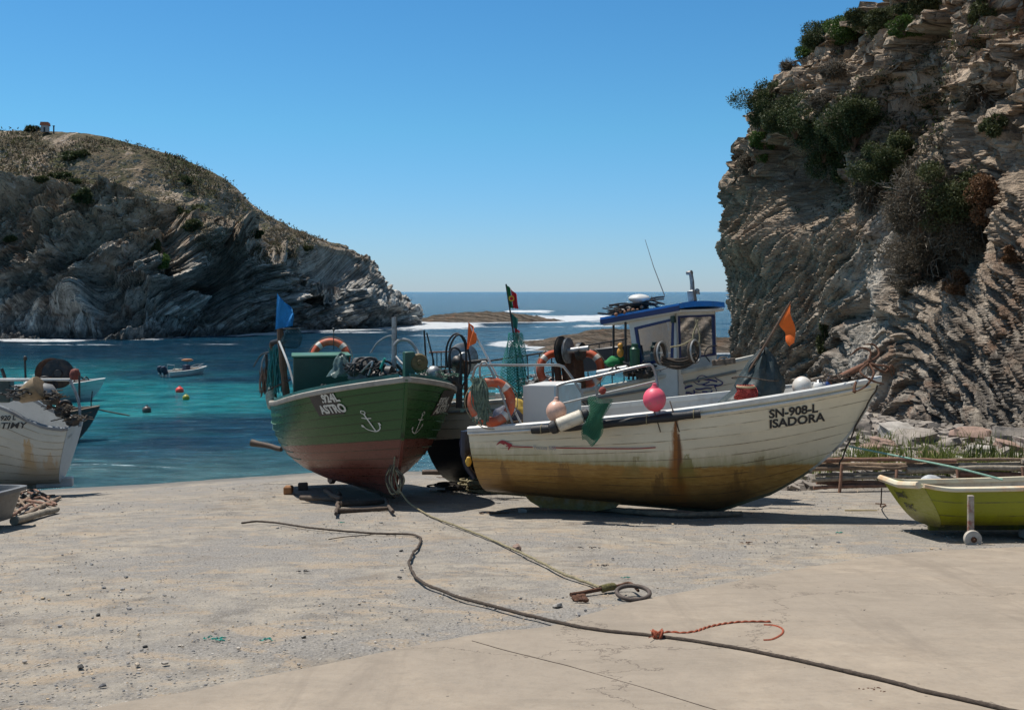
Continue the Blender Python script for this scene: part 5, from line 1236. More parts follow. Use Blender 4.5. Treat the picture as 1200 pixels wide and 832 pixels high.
    MB().lathe(px(452, 437, 17.4), (1, -.3, 0), [(0, .10), (.02, .13), (.12, .13), (.14, .10)], 20).build('motor_drum', M_dark, root)
    MB().tube([px(446, 432, 17.3), px(451, 420, 17.25)], .022, 8).build('teal_lever', simple('teal_lever', (.02, .30, .24), .5), root)
    MB().sphere(px(508, 438, 17.6), .13, (1, 1, 1.1), lump=.1).build('grey_float', M_galv, root)
    return root, M, H
GB, GM, GH = build_green_boat()
life_ring(px(387, 419, 20.12), (.15, -1, .38), .335, .075, 'orange life ring leaning behind the dark green engine box', xdir=(1, 0, 0))
def cloth_lump(label, cat, name, c, rx, ry, h, mat, sd, hang=0):
    n, m = 40, 16; vs = []
    for i in range(m+1):
        t = i/m
        for k in range(n):
            a = 2*math.pi*k/n; ca, sa = math.cos(a), math.sin(a); r = (1-t)**.55
            w_ = 1+.22*float(vn(ca*2+sd, sa*2, t*3, sd))+.10*float(vn(ca*6, sa*6+sd, t*8, sd+1))
            vs.append(Vector(c)+Vector((ca*rx*r*w_, sa*ry*r*w_, h*t+.08*h*float(vn(ca*3, sa*3, t*5, sd+2)))))
    fs = [(i*n+k, i*n+(k+1) % n, (i+1)*n+(k+1) % n, (i+1)*n+k) for i in range(m) for k in range(n)]+[tuple(m*n+k for k in range(n))]
    o = MB().add(vs, fs).build(name, mat, None, smooth=60); return tag(o, label, cat)
cloth_lump('crumpled grey-green plastic sheet beside the engine box of the green boat', 'plastic sheet', 'plastic_sheet', px(400, 440, 18.3), .24, .22, .40, simple('grey_green_plastic', (.09, .13, .115), .25, 0, .4, 5, .6), 31)
gear_lump('rag', 'dark rag hanging over the rail by the white lettering of the green boat', 'cloth', 379, 464, 17.35, .13, (.7, .6, 1.7), simple('black_rag', (.018, .022, .022), .8, 0, .4, 10, .5), sd=6)
gear_lump('rope_bundle', 'pale rope and rag bundle on the left quarter of the green boat', 'rope bundle', 317, 465, 20.9, .13, (.8, .8, 1.9), simple('pale_teal_rag', (.35, .44, .38), .85, 0, .5, 14, .6, (.2, .1, .05), .6), sd=8)
# blue net flag and drop net at the stern of the green boat
def blue_net():
    root = empty('net_flag', Matrix.Translation(px(330, 400, 20.6))); tag(root, 'bright blue net hung as a flag on the stern post of the green boat', 'net flag')
    mt = Mat('blue_gauze'); p = mt.pos(); br = mt.mr(mt.noise(p, 3, 5, .6), .3, .7, .55, .9)
    tr = mt.t.nodes.new('ShaderNodeBsdfTransparent'); mx = mt.t.nodes.new('ShaderNodeMixShader'); mt.t.links.new(br, mx.inputs[0]); mt.t.links.new(tr.outputs[0], mx.inputs[1]); mt.t.links.new(mt.b.outputs[0], mx.inputs[2]); mt.t.links.new(mx.outputs[0], mt.out.inputs[0])
    mt.fin((.012, .21, .52), .8)
    MB().tube([px(331, 400, 20.6), px(325, 345, 20.6)], [.02, .012], 6).build('pole', M_dark, root)
    b = MB(); y = 20.55; a, c, d, e = px(325, 344, y), px(323, 386, y), px(345, 368, y-.1), px(343, 382, y-.1)
    flag_cloth(b, a, c, d, e=e, wave=.10, n=20, m=16); b.build('cloth', mt.m, root)
    P = []
    for i in range(17):
        P.append([a.lerp(c, i/16).lerp(d.lerp(e, i/16), j/12)+Vector((0, -.02, 0)) for j in range(13)])
    b = MB(); net_patch(b, P, .006); b.build('net_twine', simple('blue_twine', (.02, .25, .55), .8), root)
    root2 = empty('drop_net', Matrix.Translation(px(342, 411, 20.4))); tag(root2, 'small dark round drop net below the blue net flag', 'net')
    b = MB(); net_patch(b, bag_net(px(342, 384, 20.4), .42, .12, .20, n=14, m=9), .007); b.build('net_twine', simple('dark_teal_twine', (.01, .07, .10), .8), root2)
    MB().torus(px(342, 385, 20.4), (0, 0, 1), .17, .012, 24, 6).build('hoop', M_dark, root2)
blue_net()
def shred_net(label, u, v0, v1, y, mat, sd, w_=6, n=26, group='nets hung from the stern posts of the green boat'):
    b = MB(); rnd = random.Random(sd)
    for k in range(n):
        a = u+rnd.uniform(-w_, w_); c = a+rnd.uniform(-w_, w_)*.8; b.tube(rope_pts([px(a, v0+rnd.uniform(0, 8), y), px((a+c)/2+rnd.uniform(-3, 3), (v0+v1)/2, y+rnd.uniform(-.1, .1)), px(c, v1-rnd.uniform(0, 14), y)], 9, .03, k+sd), rnd.uniform(.005, .016), 4)
    return tag(b.build('hung_net', mat), label, 'net')
shred_net('teal net rags hanging between the stern posts of the green boat', 323, 405, 462, 20.75, simple('teal_rag', (.02, .17, .17), .9, 0, .4, 20, .4), 5, 7, 34)
shred_net('brown net strands hanging from the outermost stern post of the green boat', 309, 430, 466, 20.95, simple('brown_rag', (.16, .10, .07), .9, 0, .4, 20, .4), 6, 4, 18)
# Portuguese flag pole with teal net
def pt_flag():
    root = empty('flag_pole', Matrix.Translation(px(607, 480, 18.9))); tag(root, 'tall dark pole flying a small green and red national flag with pennants above teal net', 'flag')
    y = 18.9; MB().tube(rope_pts([px(609, 480, y), px(606, 430, y), px(600, 380, y), px(593, 333, y)], 14), .016, 7).build('pole', M_dark, root)
    MB().tube(rope_pts([px(601, 385, y), px(612, 420, y), px(616, 440, y)], 8), .012, 6).build('stay', M_dark, root)
    G = simple('flag_green', (.01, .11, .035), .8, 0, .1, 8, .2); Rr = simple('flag_red', (.42, .012, .02), .8, 0, .12, 8, .2); Yl = simple('flag_yellow', (.6, .42, .04), .8)
    a, c, d, e = px(593, 333, y), px(597, 361, y), px(606, 346, y-.1), px(608, 362, y-.1)
    m1, m2 = a.lerp(d, .42), c.lerp(e, .42)
    b = MB(); flag_cloth(b, a, c, m1, e=m2, wave=.02, n=8); b.build('green_field', G, root)
    b = MB(); flag_cloth(b, m1, m2, d, e=e, wave=.03, n=10); b.build('red_field', Rr, root)
    cc = (m1+m2)/2+Vector((-.01, -.03, -.0)); MB().lathe(cc, (.1, -1, 0), [(0, .055), (.006, .055)], 18).build('yellow_emblem', Yl, root)
    MB().lathe(cc+Vector((0, -.008, 0)), (.1, -1, 0), [(0, .032), (.006, .032)], 12).build('red_shield', Rr, root)
    b = MB(); flag_cloth(b, px(599, 367, y), px(602, 385, y), px(607, 374, y), e=px(606, 386, y), wave=.02); b.build('green_pennant', simple('teal_pennant', (.015, .12, .09), .8), root)
    b = MB(); flag_cloth(b, px(603, 384, y), px(604, 400, y), px(609, 388, y), e=px(607, 402, y), wave=.02); b.build('red_pennant', Rr, root)
    b = MB(); flag_cloth(b, px(606, 388, y), px(608, 400, y), px(613, 400, y), e=px(612, 408, y), wave=.02); b.build('white_pennant', M_white, root)
    root2 = empty('hanging_net', Matrix.Translation(px(605, 468, 18.7))); tag(root2, 'long teal net bag hanging from the flag pole on the cabin boat', 'net')
    b = MB(); net_patch(b, bag_net(px(603, 390, 18.75), 1.25, .12, .23, n=16, m=24, seed=1), .0045); b.build('net_twine', M_teal, root2)
    b = MB(); net_patch(b, bag_net(px(604, 400, 18.75), 1.05, .07, .15, n=12, m=18, seed=3), .005); b.build('inner_net', simple('teal_inner_twine', (.01, .15, .11), .85), root2)
pt_flag()

# ================================================================== WHITE BOAT AT THE LEFT EDGE
def build_left_boat():
    f = Vector((-.972, -.235, 0)); S = Vector((-9.34, 21.34, .82)); M = frame(S, f); root = empty('clinker_boat', M)
    tag(root, 'cream clinker boat cut off by the left edge of the photo, stern towards the water', 'boat', 'boats hauled out on the slipway')
    def sh(t): return float(np.interp(t*6.5, [0, .15, .45, .75, 1.05, 1.35, 1.7, 6.5], [1.27, 1.27, 1.33, 1.48, 1.68, 1.82, 1.92, 2.45]))
    H = Hull(6.5, 1.12, sh, tm=.45, bt=.80, rake=.8, rake_c=.8, nose=2.1, full=.62, vee=1.0, nplank=9, lap=.020, deck=.62, tr_rake=-.30)
    mt = hullmat('cream_planks', (.60, .57, .47), (.52, .48, .38), .1, rough=.4, dirty=.3, drips=[(.75, 1.1, .3, 1.0, (.48, .28, .09), .7), (1.45, 1.6, .2, 1.1, (.45, .30, .12), .45), (.35, .8, .4, .7, (.50, .30, .12), .5)], seam=(.14, .11, .07))
    H.build(root, M, mt, M_white2, M_white2, simple('blue_grey_rail', (.20, .22, .235), .5, 0, .2, 5, .2, (.08, .06, .05), .5), rail_w=.10, rail_h=.07, keel_h=.10, tr_mat=simple('blue_grey_transom', (.46, .50, .54), .5, 0, .06, 3, .05))
    MB().box(M@Vector((.42, 0, .02)), (.36, .09, .10), M, .02).build('skeg', M_white2, root)
    decal(H, M, text2d('OTIMY', .17, .003, shear=.25, sx=1.25), 1.42, 1.33, M_ink, root, 'name_lettering', side=1, dirn=-1, slope=0.0, off=.006)
    decal(H, M, text2d('SN 920 L', .13, .004, shear=.2, sx=.95), 1.42, 1.50, M_ink, root, 'registration_lettering', side=1, dirn=-1, slope=0., off=.006)
    v_, f_ = text2d('MATOS', .085, .002); b = MB(); p0 = px(81, 521, 20.62)
    vs = [M@Vector((-.028-.30*(z_/1.27-1)*0-.0, 0, 0))+Vector((0, 0, 0)) for z_ in ()]
    b.add([M@Vector((-.02+.30*(1-(1.02+c)/1.27), .62-a*1.3, 1.02+c)) for a, c in v_], f_); b.build('transom_lettering', M_inkg, root, smooth=0)
    def rail(pts, r=.018, name='rail', mat=M_galv): MB().tube(rope_pts(pts, 14), r, 8).build(name, mat, root)
    rail([px(-20, 445, 20.6), px(30, 445, 20.8), px(82, 445, 21.2)], .03, 'boom', M_white)
    rail([px(82, 445, 21.1), px(92, 470, 21.0), px(94, 500, 20.9)], .03, 'net_roller_post', M_galv)
    rail([px(93, 440, 21.2), px(93, 500, 21.1)], .022, 'stern_post', M_dark)
    rail([px(29, 418, 21.0), px(30, 445, 21.0)], .022, 'mast', M_dark)
    MB().sphere(px(29.5, 420, 21.0), .04, (1, 1, 1.4)).build('mast_lamp', M_dark, root)
    rail([px(2, 432, 20.8), px(6, 446, 20.8), px(6, 470, 20.8)], .035, 'dark_post', M_dark)
    MB().box(px(8, 457, 20.9), (.10, .2, .25), M, .02).build('box', simple('dark_green_box2', (.03, .05, .045), .5), root)
    for k, (u, v) in enumerate(((60, 437), (68, 438))):
        MB().lathe(px(u, v, 21.4), (.4, -1, .1), [(0, .28), (.02, .32), (.05, .32), (.07, .26), (.075, .1), (.12, .08)], 28).build('hauler_wheel', M_dark if k else M_rust, root)
    MB().box(px(58, 460, 21.3), (.05, .05, .35), M, .01).build('hauler_stand', M_rust, root)
    # wooden net drum lying open
    a, c = px(22, 466, 20.6), px(45, 455, 20.6)
    MB().lathe(a, c-a, [(0, .10), (.03, .14), (.45, .26), (.50, .25), (.51, .20)], 24).build('wooden_scoop', simple('tan_wood', (.22, .155, .085), .7, 0, .3, 10, .4), root)
    MB().lathe(px(44, 458, 20.8), (1, .2, -.25), [(0, .12), (.04, .19), (.25, .19), (.36, .10), (.40, .02)], 22).build('steel_drum', M_steel, root)
    for k in range(3): MB().torus(px(52+k*4, 448+k*2, 21.0), (.3, -1, .3*k), .12, .018, 20, 6).build('hose_coil', M_black, root)
    b = MB(); b.sphere(px(88, 439, 21.3), .10, (1, 1, 1.3), lump=.3); b.build('flag_bundle', simple('green_red_rag', (.20, .06, .045), .85, 0, .5, 8, .3), root)
    return root, M, H
LB, LM, LH = build_left_boat()

# ================================================================== BOATS AFLOAT
def small_boat(loc, fwd, L_, B_, label, topc, botc, h=.75, k=1., inner=None, name='moored_boat', kit=None, group='boats moored in the cove', rail=None):
    M = frame(loc, fwd)@Matrix.Scale(k, 4); root = empty(name, M); tag(root, label, 'boat', group)
    H = Hull(L_, B_, lambda t: h*(1+.35*t*t), tm=.4, bt=.85, rake=.5, rake_c=.4, nose=2.2, full=.5, vee=1.0, nplank=5, lap=.006, deck=.60)
    mt = hullmat('hull_'+name+str(len(_simple)), topc, botc, .30, rough=.4)
    H.build(root, M, mt, inner or M_white2, M_white2, rail or M_white, rail_w=.12, rail_h=.06, nt=30)
    if kit: kit(root, M)
    return root
def kit_far(root, M):
    W = lambda x, y, z: M@Vector((x, y, z))
    for y in (-.25, .35):
        MB().lathe(W(-.15, y, .55), M.to_3x3()@Vector((-.35, 0, 1)), [(0, .10), (.05, .17), (.35, .19), (.48, .12), (.5, .03)], 16).build('outboard_motor', simple('dark_blue_motor', (.012, .016, .035), .35), root)
        MB().box(W(-.22, y, .25), (.05, .04, .35), M, .01).build('motor_leg', M_galv, root)
        MB().sphere(W(-.40, y, .62), .07).build('motor_handle', M_white, root)
    MB().box(W(1.95, 0, .95), (.22, .32, .30), M, .05).build('console', simple('navy_console', (.015, .02, .05), .5), root)
    MB().box(W(1.1, .1, .78), (.16, .4, .14), M, .03).build('seat', simple('tan_seat', (.35, .30, .24), .6), root)
    MB().sphere(W(2.1, .1, 1.62), .12, (2.6, 1.2, .7), lump=.3).build('orange_cover', simple('faded_orange_cover', (.40, .17, .08), .8), root)
    MB().tube([W(2.1, .1, 1.1), W(2.1, .1, 1.6)], .02, 6).build('post', M_dark, root)
    MB().tube([W(.5, -.6, .9), W(.5, -.6, 1.3), W(.5, .6, 1.3), W(.5, .6, .9)], .02, 6).build('stern_rail', M_steel, root)
    MB().tube([W(2.6, -.5, .95), W(3.0, -.42, 1.15), W(3.6, 0, 1.25), W(3.0, .42, 1.15), W(2.6, .5, .95)], .018, 6).build('bow_rail', M_steel, root)
    MB().box(W(2.85, 0, .86), (.3, .35, .06), M, .02).build('fore_hatch', M_wood, root)
p = px(194, 440, 57.5); small_boat((p.x, p.y, -.22), (.66, .75, 0), 3.9, .85, 'small white motor boat with two dark outboards moored alone in mid cove', (.62, .62, .58), (.20, .24, .24), kit=kit_far, k=.68)
def kit_mid(root, M):
    W = lambda x, y, z: M@Vector((x, y, z))
    MB().box(W(4.2, .1, 1.0), (.25, .3, .12), M, .03).build('anchor_box', M_dark, root)
    for k in range(3): MB().tube(rope_pts([W(3.9+.2*k, -.2, 1.0), W(4.0+.2*k, 0, 1.25), W(4.2+.2*k, .2, 1.0)], 10), .03, 6).build('anchor_arm', M_black, root)
    MB().box(W(2.2, -.1, .85), (.3, .45, .25), M, .03).build('seat_box', M_white, root)
    MB().sphere(W(2.9, .3, 1.0), .18, (1, 1, 1.2), lump=.3).build('red_cover', simple('dull_red_cloth', (.28, .05, .035), .8), root)
    MB().tube([W(3.0, -.5, .9), W(3.0, -.5, 1.5)], .02, 6).build('post', M_galv, root)
p = px(-28, 470, 43.5); small_boat((p.x, p.y, -.20), (.93, .36, 0), 5.2, 1.0, 'white open boat with pointed bow moored beyond the dark gear-filled boat', (.62, .64, .63), (.30, .40, .40), h=.85, kit=kit_mid)
def kit_dark(root, M):
    W = lambda x, y, z: M@Vector((x, y, z))
    for k in range(7): MB().box(W(1.2+.45*k, 0, 1.02+.012*k*k*.3), (.05, .62-.05*k, .035), M, .008).build('thwart', [M_wood, simple('yellowish_wood', (.38, .33, .12), .7)][k % 2], root)
    MB().lathe(W(2.4, .2, 1.15), M.to_3x3()@Vector((.2, 1, 0)), [(0, .14), (.02, .18), (.3, .18), (.32, .1)], 18).build('blue_drum', simple('blue_drum', (.02, .05, .16), .5), root)
    MB().box(W(3.0, -.1, 1.2), (.3, .25, .14), M, .03).build('tan_crate', simple('tan_crate', (.42, .32, .17), .7), root)
    MB().torus(W(4.0, 0, 1.3), M.to_3x3()@Vector((.3, 1, .3)), .17, .05, 20, 8).build('black_coil', M_black, root)
    MB().box(W(3.9, .2, 1.3), (.2, .2, .14), M, .03).build('dark_crate', M_rust, root)
    MB().tube([W(4.75, .05, 1.1), W(4.8, .05, 1.75)], .02, 6).build('bow_post', M_dark, root)
    for k in range(5): MB().sphere(W(1.6+.5*k, .25-.1*k, 1.15), .14, (1.3, 1, .7), lump=.35, sd=k).build('gear', [M_dark, M_galv, M_rust2, M_white, M_wood][k], root)
p = px(-86, 503, 31.3); small_boat((p.x, p.y, -.15), (.93, .37, 0), 5.0, .92, 'dark open boat full of gear moored just behind the cream clinker boat', (.10, .105, .10), (.12, .14, .12), h=.92, inner=M_wood, rail=M_wood, kit=kit_dark)
tag(MB().tube(rope_pts([px(113, 479, 33.3), px(125, 482, 34), px(152, 487, 34.3)], 14), .025, 5).build('mooring_rope', M_ropeb), 'dark mooring rope from the gear-filled boat down into the water', 'rope')
def sea_buoy(u, v, r, c, label):
    y = CZ*F/(v-342); root = empty('mooring_buoy', Matrix.Translation((pw(u, y), y, -.1))); tag(root, label, 'buoy', 'mooring buoys afloat')
    m = simple('buoy_'+str(c), c, .4, 0, .15, 4, .1)
    MB().sphere((pw(u, y), y, r*.45), r, (1, 1, .95), 20, 14).build('float_ball', m, root)
    MB().lathe((pw(u, y), y, r*1.35), (0, 0, 1), [(0, r*.3), (r*.25, r*.25), (r*.3, .01)], 10).build('eye', m, root)
sea_buoy(210.5, 460, .20, (.80, .06, .04), 'red round mooring buoy near the small motor boat')
sea_buoy(218, 468, .16, (.30, .28, .03), 'small olive yellow mooring buoy below the red one')
sea_buoy(172, 483, .18, (.07, .06, .05), 'dark brown mooring buoy nearest to the beach')

# ================================================================== DINGHY ON WHEELS
def build_dinghy():
    M = frame((4.96, 12.62, 1.94), (1, .02, 0), R(-6.5)); root = empty('dinghy', M); tag(root, 'yellow-green dinghy with cream rim and a launching wheel at the right edge', 'boat', 'boats hauled out on the slipway')
    H = Hull(3.3, .66, lambda t: .50+.05*max(0, 1-t*9)**1.5+.10*t*t, tm=.5, bt=.93, rake=.3, rake_c=.3, nose=2.6, full=.26, vee=.7, nplank=3, lap=.0, deck=.25, tr_rake=-.32)
    mt = hullmat('lime_gelcoat', (.29, .29, .006), (.20, .17, .010), .10, rough=.35, dirty=.3, blur=.02, stains=[((.14, .10, .02), .06, .20, .5)])
    H.build(root, M, mt, simple('dinghy_inside', (.46, .42, .35), .6, 0, .15, 5, .2, (.2, .16, .12), .5), simple('dinghy_floor', (.36, .33, .27), .7, 0, .2, 5, .2), simple('cream_rim', (.66, .60, .44), .45, 0, .08, 4, .05, (.55, .22, .07), .5), rail_w=.13, rail_h=.05, keel_h=.06, rail_out=.045)
    # transom rim
    b = MB(); b.tube([M@Vector((-.03, y, .55-.04*(1-abs(y)/.6)+.0)) for y in np.linspace(-.60, .60, 14)], .045, 8); b.build('transom_rim', simple('cream_rim', (.66, .60, .44), .45), root)
    # handwriting on the transom
    for body, y0, z0, sz in (('Joana 2', .42, .33, .12), ('P14 C', .34, .17, .12)):
        v_, f_ = text2d(body, sz, .003, sx=.9); b = MB(); b.add([M@Vector((-.016+.32*(1-(z0+c)/.55), y0-a, z0+c)) for a, c in v_], f_); b.build('handwriting', M_ink, root, smooth=0)
    # leg with wheel
    a, c = px(1138, 580, 11.83), px(1137, 630, 11.80)
    MB().box((a+c)/2, (.034, .022, (a-c).length/2), None, .006).build('wheel_leg', simple('rusty_grey_leg', (.36, .31, .25), .6, 0, .3, 12, .3, (.22, .05, .03), .8), root)
    wheel = MB().lathe(c+Vector((0, -.06, .0)), (0, -1, 0), [(-.03, .07), (-.025, .10), (.0, .105), (.025, .10), (.03, .07)], 28).build('wheel', simple('pale_tyre', (.42, .38, .32), .7, 0, .15, 10, .2, (.15, .12, .1), .4), root)
    MB().lathe(c+Vector((0, -.09, 0)), (0, -1, 0), [(0, .035), (.012, .034), (.014, .012), (.03, .010)], 14).build('hub', M_rust, root)
    MB().box(M@Vector((1.6, -.42, -.06)), (.30, .10, .05), M, .01).build('bilge_block', simple('grey_block', (.28, .27, .25), .8), root)
    return root
build_dinghy()
def tub():
    root = empty('plastic_tub', Matrix.Translation((-7.2, 13.2, gzf(-7.2, 13.2)))); tag(root, 'grey plastic tub with raised rim cut off by the left edge', 'tub')
    c = Vector((-7.82, 13.35, gzf(-7, 13.2)-.05)); L_, W_ = 1.10, .55; vs = []; n = 32
    prof = [(.80, .10), (.86, .12), (.97, .50), (1.03, .50), (1.03, .55), (.96, .55), (.93, .50), (.82, .18), (.5, .17)]
    for k, z in prof:
        for i in range(n):
            a = 2*math.pi*i/n; ca, sa = math.cos(a), math.sin(a); e = .28
            vs.append(c+Vector((math.copysign(abs(ca)**e, ca)*L_*k, math.copysign(abs(sa)**e, sa)*W_*k*(1 if k > .6 else .8), z-.04*math.copysign(abs(sa)**e, sa))))
    fs = [(r*n+i, r*n+(i+1) % n, (r+1)*n+(i+1) % n, (r+1)*n+i) for r in range(len(prof)-1) for i in range(n)]+[tuple(range(n-1, -1, -1)), tuple((len(prof)-1)*n+i for i in range(n))]
    MB().add(vs, fs).build('shell', simple('grey_plastic', (.15, .15, .145), .5, 0, .12, 5, .1, (.08, .07, .06), .5), root, smooth=35)
    MB().box(c+Vector((-.5, 0, .05)), (.08, .45, .06), None, .01).build('foot', M_wood, root); MB().box(c+Vector((.35, 0, .05)), (.06, .40, .06), None, .01).build('foot', M_wood, root)
tub()

# ------------------------------------------------------------------ heaps of net and rope lying on the boats
def heap(label, cat, pts, r, mat, sd, n=40, spread=.22, rr=(.006, .016), name='net_heap', core=True):
    rd = random.Random(sd); root = empty(name, Matrix.Translation(Vector(pts[0])-Vector((0, 0, r*.5)))); tag(root, label, cat)
    b = MB()
    for k in range(n):
        c = Vector(pts[rd.randrange(len(pts))])+Vector((rd.gauss(0, spread), rd.gauss(0, spread*.7), abs(rd.gauss(0, r*.5)))); d = Vector((rd.uniform(-1, 1), rd.uniform(-1, 1), rd.uniform(-.25, .25)))*spread
        e = Vector((rd.uniform(-1, 1), rd.uniform(-1, 1), rd.uniform(-.1, .4)))*spread
        b.tube(rope_pts([c-d, c+e*.5, c+d, c+d*.3+e], 14, .03, k), rd.uniform(*rr), 5)
    b.build('strands', mat, root)
    if core:
        b = MB()
        for k, p_ in enumerate(pts): b.sphere(Vector(p_)+Vector((0, 0, -.02)), r, (1.3, 1, .8), 14, 10, lump=.45, sd=sd+k)
        b.build('core', M_dark, root)
heap('dark tangle of hoses and rope amidships on the green boat', 'rope', [px(418, 436, 17.7), px(440, 438, 17.6), px(455, 440, 17.4)], .12, M_black, 51, 46, .17, (.008, .02))
heap('green rope tangle on the foredeck of the green boat behind its bow post', 'rope', [px(500, 440, 17.6), px(515, 446, 17.8)], .10, simple('mossy_line', (.06, .13, .09), .9, 0, .5, 20, .6), 52, 30, .14, (.006, .014))
heap('dark net heap on the after deck of the cabin boat', 'net', [px(516, 440, 20.0), px(528, 444, 19.8)], .16, M_dark, 53, 36, .2)
heap('grey net heap in the middle of the cabin boat beside the winch', 'net', [px(636, 446, 19.3), px(628, 452, 19.3)], .15, M_galv, 54, 30, .2)
heap('black net and cable heap by the green gas bottle on the cabin boat', 'net', [px(740, 434, 17.9), px(756, 436, 17.7)], .12, M_black, 55, 40, .18)
heap('brown net pile inside the stern of the cream clinker boat', 'net', [px(60, 468, 20.7), px(74, 482, 20.9), px(86, 492, 20.9)], .13, simple('brown_netting', (.10, .08, .06), .95, 0, .5, 20, .8), 56, 70, .17, (.005, .014))
heap('dark rope tangle beside the steel drum on the cream clinker boat', 'rope', [px(34, 464, 20.6), px(24, 463, 20.55)], .13, M_black, 57, 44, .2, (.008, .02))
heap('tangled dark lines on the bow deck of the white rust-streaked boat', 'rope', [px(990, 445, 14.55), px(981, 447, 14.6)], .07, M_ropeb, 58, 36, .15, (.006, .012))
heap('coiled brown rope inside the stern of the white rust-streaked boat', 'rope', [px(590, 497, 15.6), px(603, 498, 15.7)], .10, M_ropeb, 59, 24, .14, (.008, .016))
# ================================================================== TIMBER, ROPES, LITTER
def stick(name, pts, r, mat, label, cat, group, sd=0, seg=14):
    L = sum((Vector(a)-Vector(b)).length for a, b in zip(pts, pts[1:])); n = max(6, int(L/.12)); P = rope_pts(pts, n, r*.6, sd)
    rs = [r*(1+.18*float(vn(i*.6, sd, 0, 3)))*(1-.25*i/n) for i in range(n)]
    return tag(MB().tube(P, rs, 9).build(name, mat, None, smooth=50), label, cat, group)
stickm = simple('dry_branch_wood', (.25, .175, .115), .9, 0, .4, 12, .8, (.09, .07, .055), .5); stickm2 = simple('reddish_branch_wood', (.24, .13, .085), .9, 0, .4, 12, .8, (.09, .07, .055), .5)
greyst = simple('silver_branch_wood', (.33, .285, .22), .9, 0, .35, 12, .8, (.12, .10, .08), .5)
# stick pile at the left (pixels of both ends, height of both ends above the ground)
rnd = random.Random(5)
pile = [((18, 611), (66, 597), .05, .05, .055, 1), ((30, 603), (70, 583), .08, .22, .035, 0), ((16, 585), (62, 592), .3, .12, .03, 2), ((14, 560), (58, 583), .45, .22, .032, 2), ((5, 585), (40, 572), .3, .35, .03, 0), ((22, 575), (48, 600), .3, .05, .03, 2),
        ((34, 577), (66, 591), .22, .14, .028, 2), ((8, 570), (30, 594), .35, .18, .028, 0), ((28, 566), (50, 580), .42, .28, .022, 2), ((0, 578), (26, 573), .32, .36, .025, 1), ((20, 592), (44, 578), .15, .32, .03, 0), ((14, 604), (38, 590), .06, .2, .03, 2), ((26, 570), (36, 566), .4, .44, .02, 1), ((-6, 590), (22, 600), .2, .12, .03, 0), ((40, 584), (64, 580), .2, .28, .022, 2)]
for i, (a, c, ha, hc, r, k) in enumerate(pile):
    A, C = gp(*a), gp(*c); 
    def lift(P_, u, v, h):
        lo = gp(u, v); y = lo.y
        for _ in range(30):
            q = px(u, v, y); 
            if q.z-gzf(q.x, q.y) < h: y -= .03
            else: break
        return q
    A, C = lift(A, *a, ha), lift(C, *c, hc)
    lab = 'thick bleached pole lying at the foot of the stick pile' if i == 0 else 'crooked driftwood stick in the pile beside the grey tub'
    stick('driftwood_pole', [A, (A+C)/2+Vector((0, 0, .01)), C], r, [stickm, greyst, stickm2][k], lab, 'stick', 'driftwood sticks in the pile beside the tub' if i else None, i)
# pole barrier at the right
bar = []
x0, x1 = 6.1, 12.5
k = 0
for row, (z, y) in enumerate([(.07, 19.85), (.15, 20.0), (.24, 19.9), (.33, 20.05), (.43, 19.95), (.52, 20.1), (.60, 20.0)]):
    for x in ([6.1, 9.0] if row % 2 else [6.0, 7.9, 10.2]):
        xe = x+(3.4 if row % 2 else 2.7)+rnd.uniform(-.3, .3); k += 1
        g = gzf(x, 19.9)
        z0 = g+z+rnd.uniform(-.03, .03); z1 = g+z+rnd.uniform(-.03, .03)
        stick('barrier_pole', [(x, y, z0), ((x+xe)/2, y+rnd.uniform(-.06, .06), (z0+z1)/2+rnd.uniform(-.03, .04)), (xe, y+rnd.uniform(-.05, .05), z1)], rnd.uniform(.036, .062), [greyst, stickm2, stickm][k % 3], 'weathered pole stacked lengthwise in the low barrier behind the dinghy', 'pole', 'poles of the low stacked barrier', 40+k)
for i, x in enumerate([6.5, 7.6, 8.8, 10.1, 11.5]):
    g = gzf(x, 19.7); stick('barrier_stake', [(x, 19.72, g-.02), (x+.03, 19.74, g+.25), (x+.06, 19.80, g+.42+rnd.uniform(-.1, .12))], .032, stickm2, 'short upright stake holding the low pole barrier', 'stake', 'stakes of the low pole barrier', 80+i)
# ---- cradle under the green boat
crm = simple('cradle_timber', (.10, .07, .05), .85, 0, .4, 10, .8, (.05, .04, .03), .5)
for i, (a, c, r, h) in enumerate([((394, 599), (455, 596), .04, .04), ((400, 591), (452, 588), .045, .05), ((398, 578), (394, 602), .035, .07), ((448, 580), (460, 600), .035, .07), ((352, 583), (398, 586), .05, .07), ((380, 575), (398, 584), .045, .14)]):
    A, C = gp(*a, h), gp(*c, h); stick('cradle_timber', [A, (A+C)/2, C], r, crm, ['front crossbar', 'rear crossbar', 'left runner', 'right runner', 'long side timber', 'short slanting timber'][i]+' of the dark cradle beneath the green boat', 'timber', None, 100+i)
def block(name, u, v, half, mat, label, cat, rot=0., h=0.):
    p = gp(u, v); p.z += half[2]+h; return tag(MB().box(p, half, Matrix.Rotation(rot, 3, 'Z').to_4x4(), .02).build(name, mat, None, 30), label, cat)
block('wooden_block', 338, 579, (.08, .09, .08), simple('orange_brown_wood', (.28, .13, .05), .8, 0, .3, 9, .5), 'brown wooden block under the stern skeg of the green boat', 'block')
block('wooden_block', 640, 594, (.06, .10, .10), M_wood2, 'small wedge block under the keel of the rust-streaked boat', 'block', .4)
block('wooden_block', 515, 556, (.45, .12, .06), crm, 'flat dark timber on the ground below the cabin boat stern', 'block', .1)
block('wooden_block', 355, 574, (.10, .10, .07), crm, 'dark block under the stern of the green boat beside the brown one', 'block', .2)
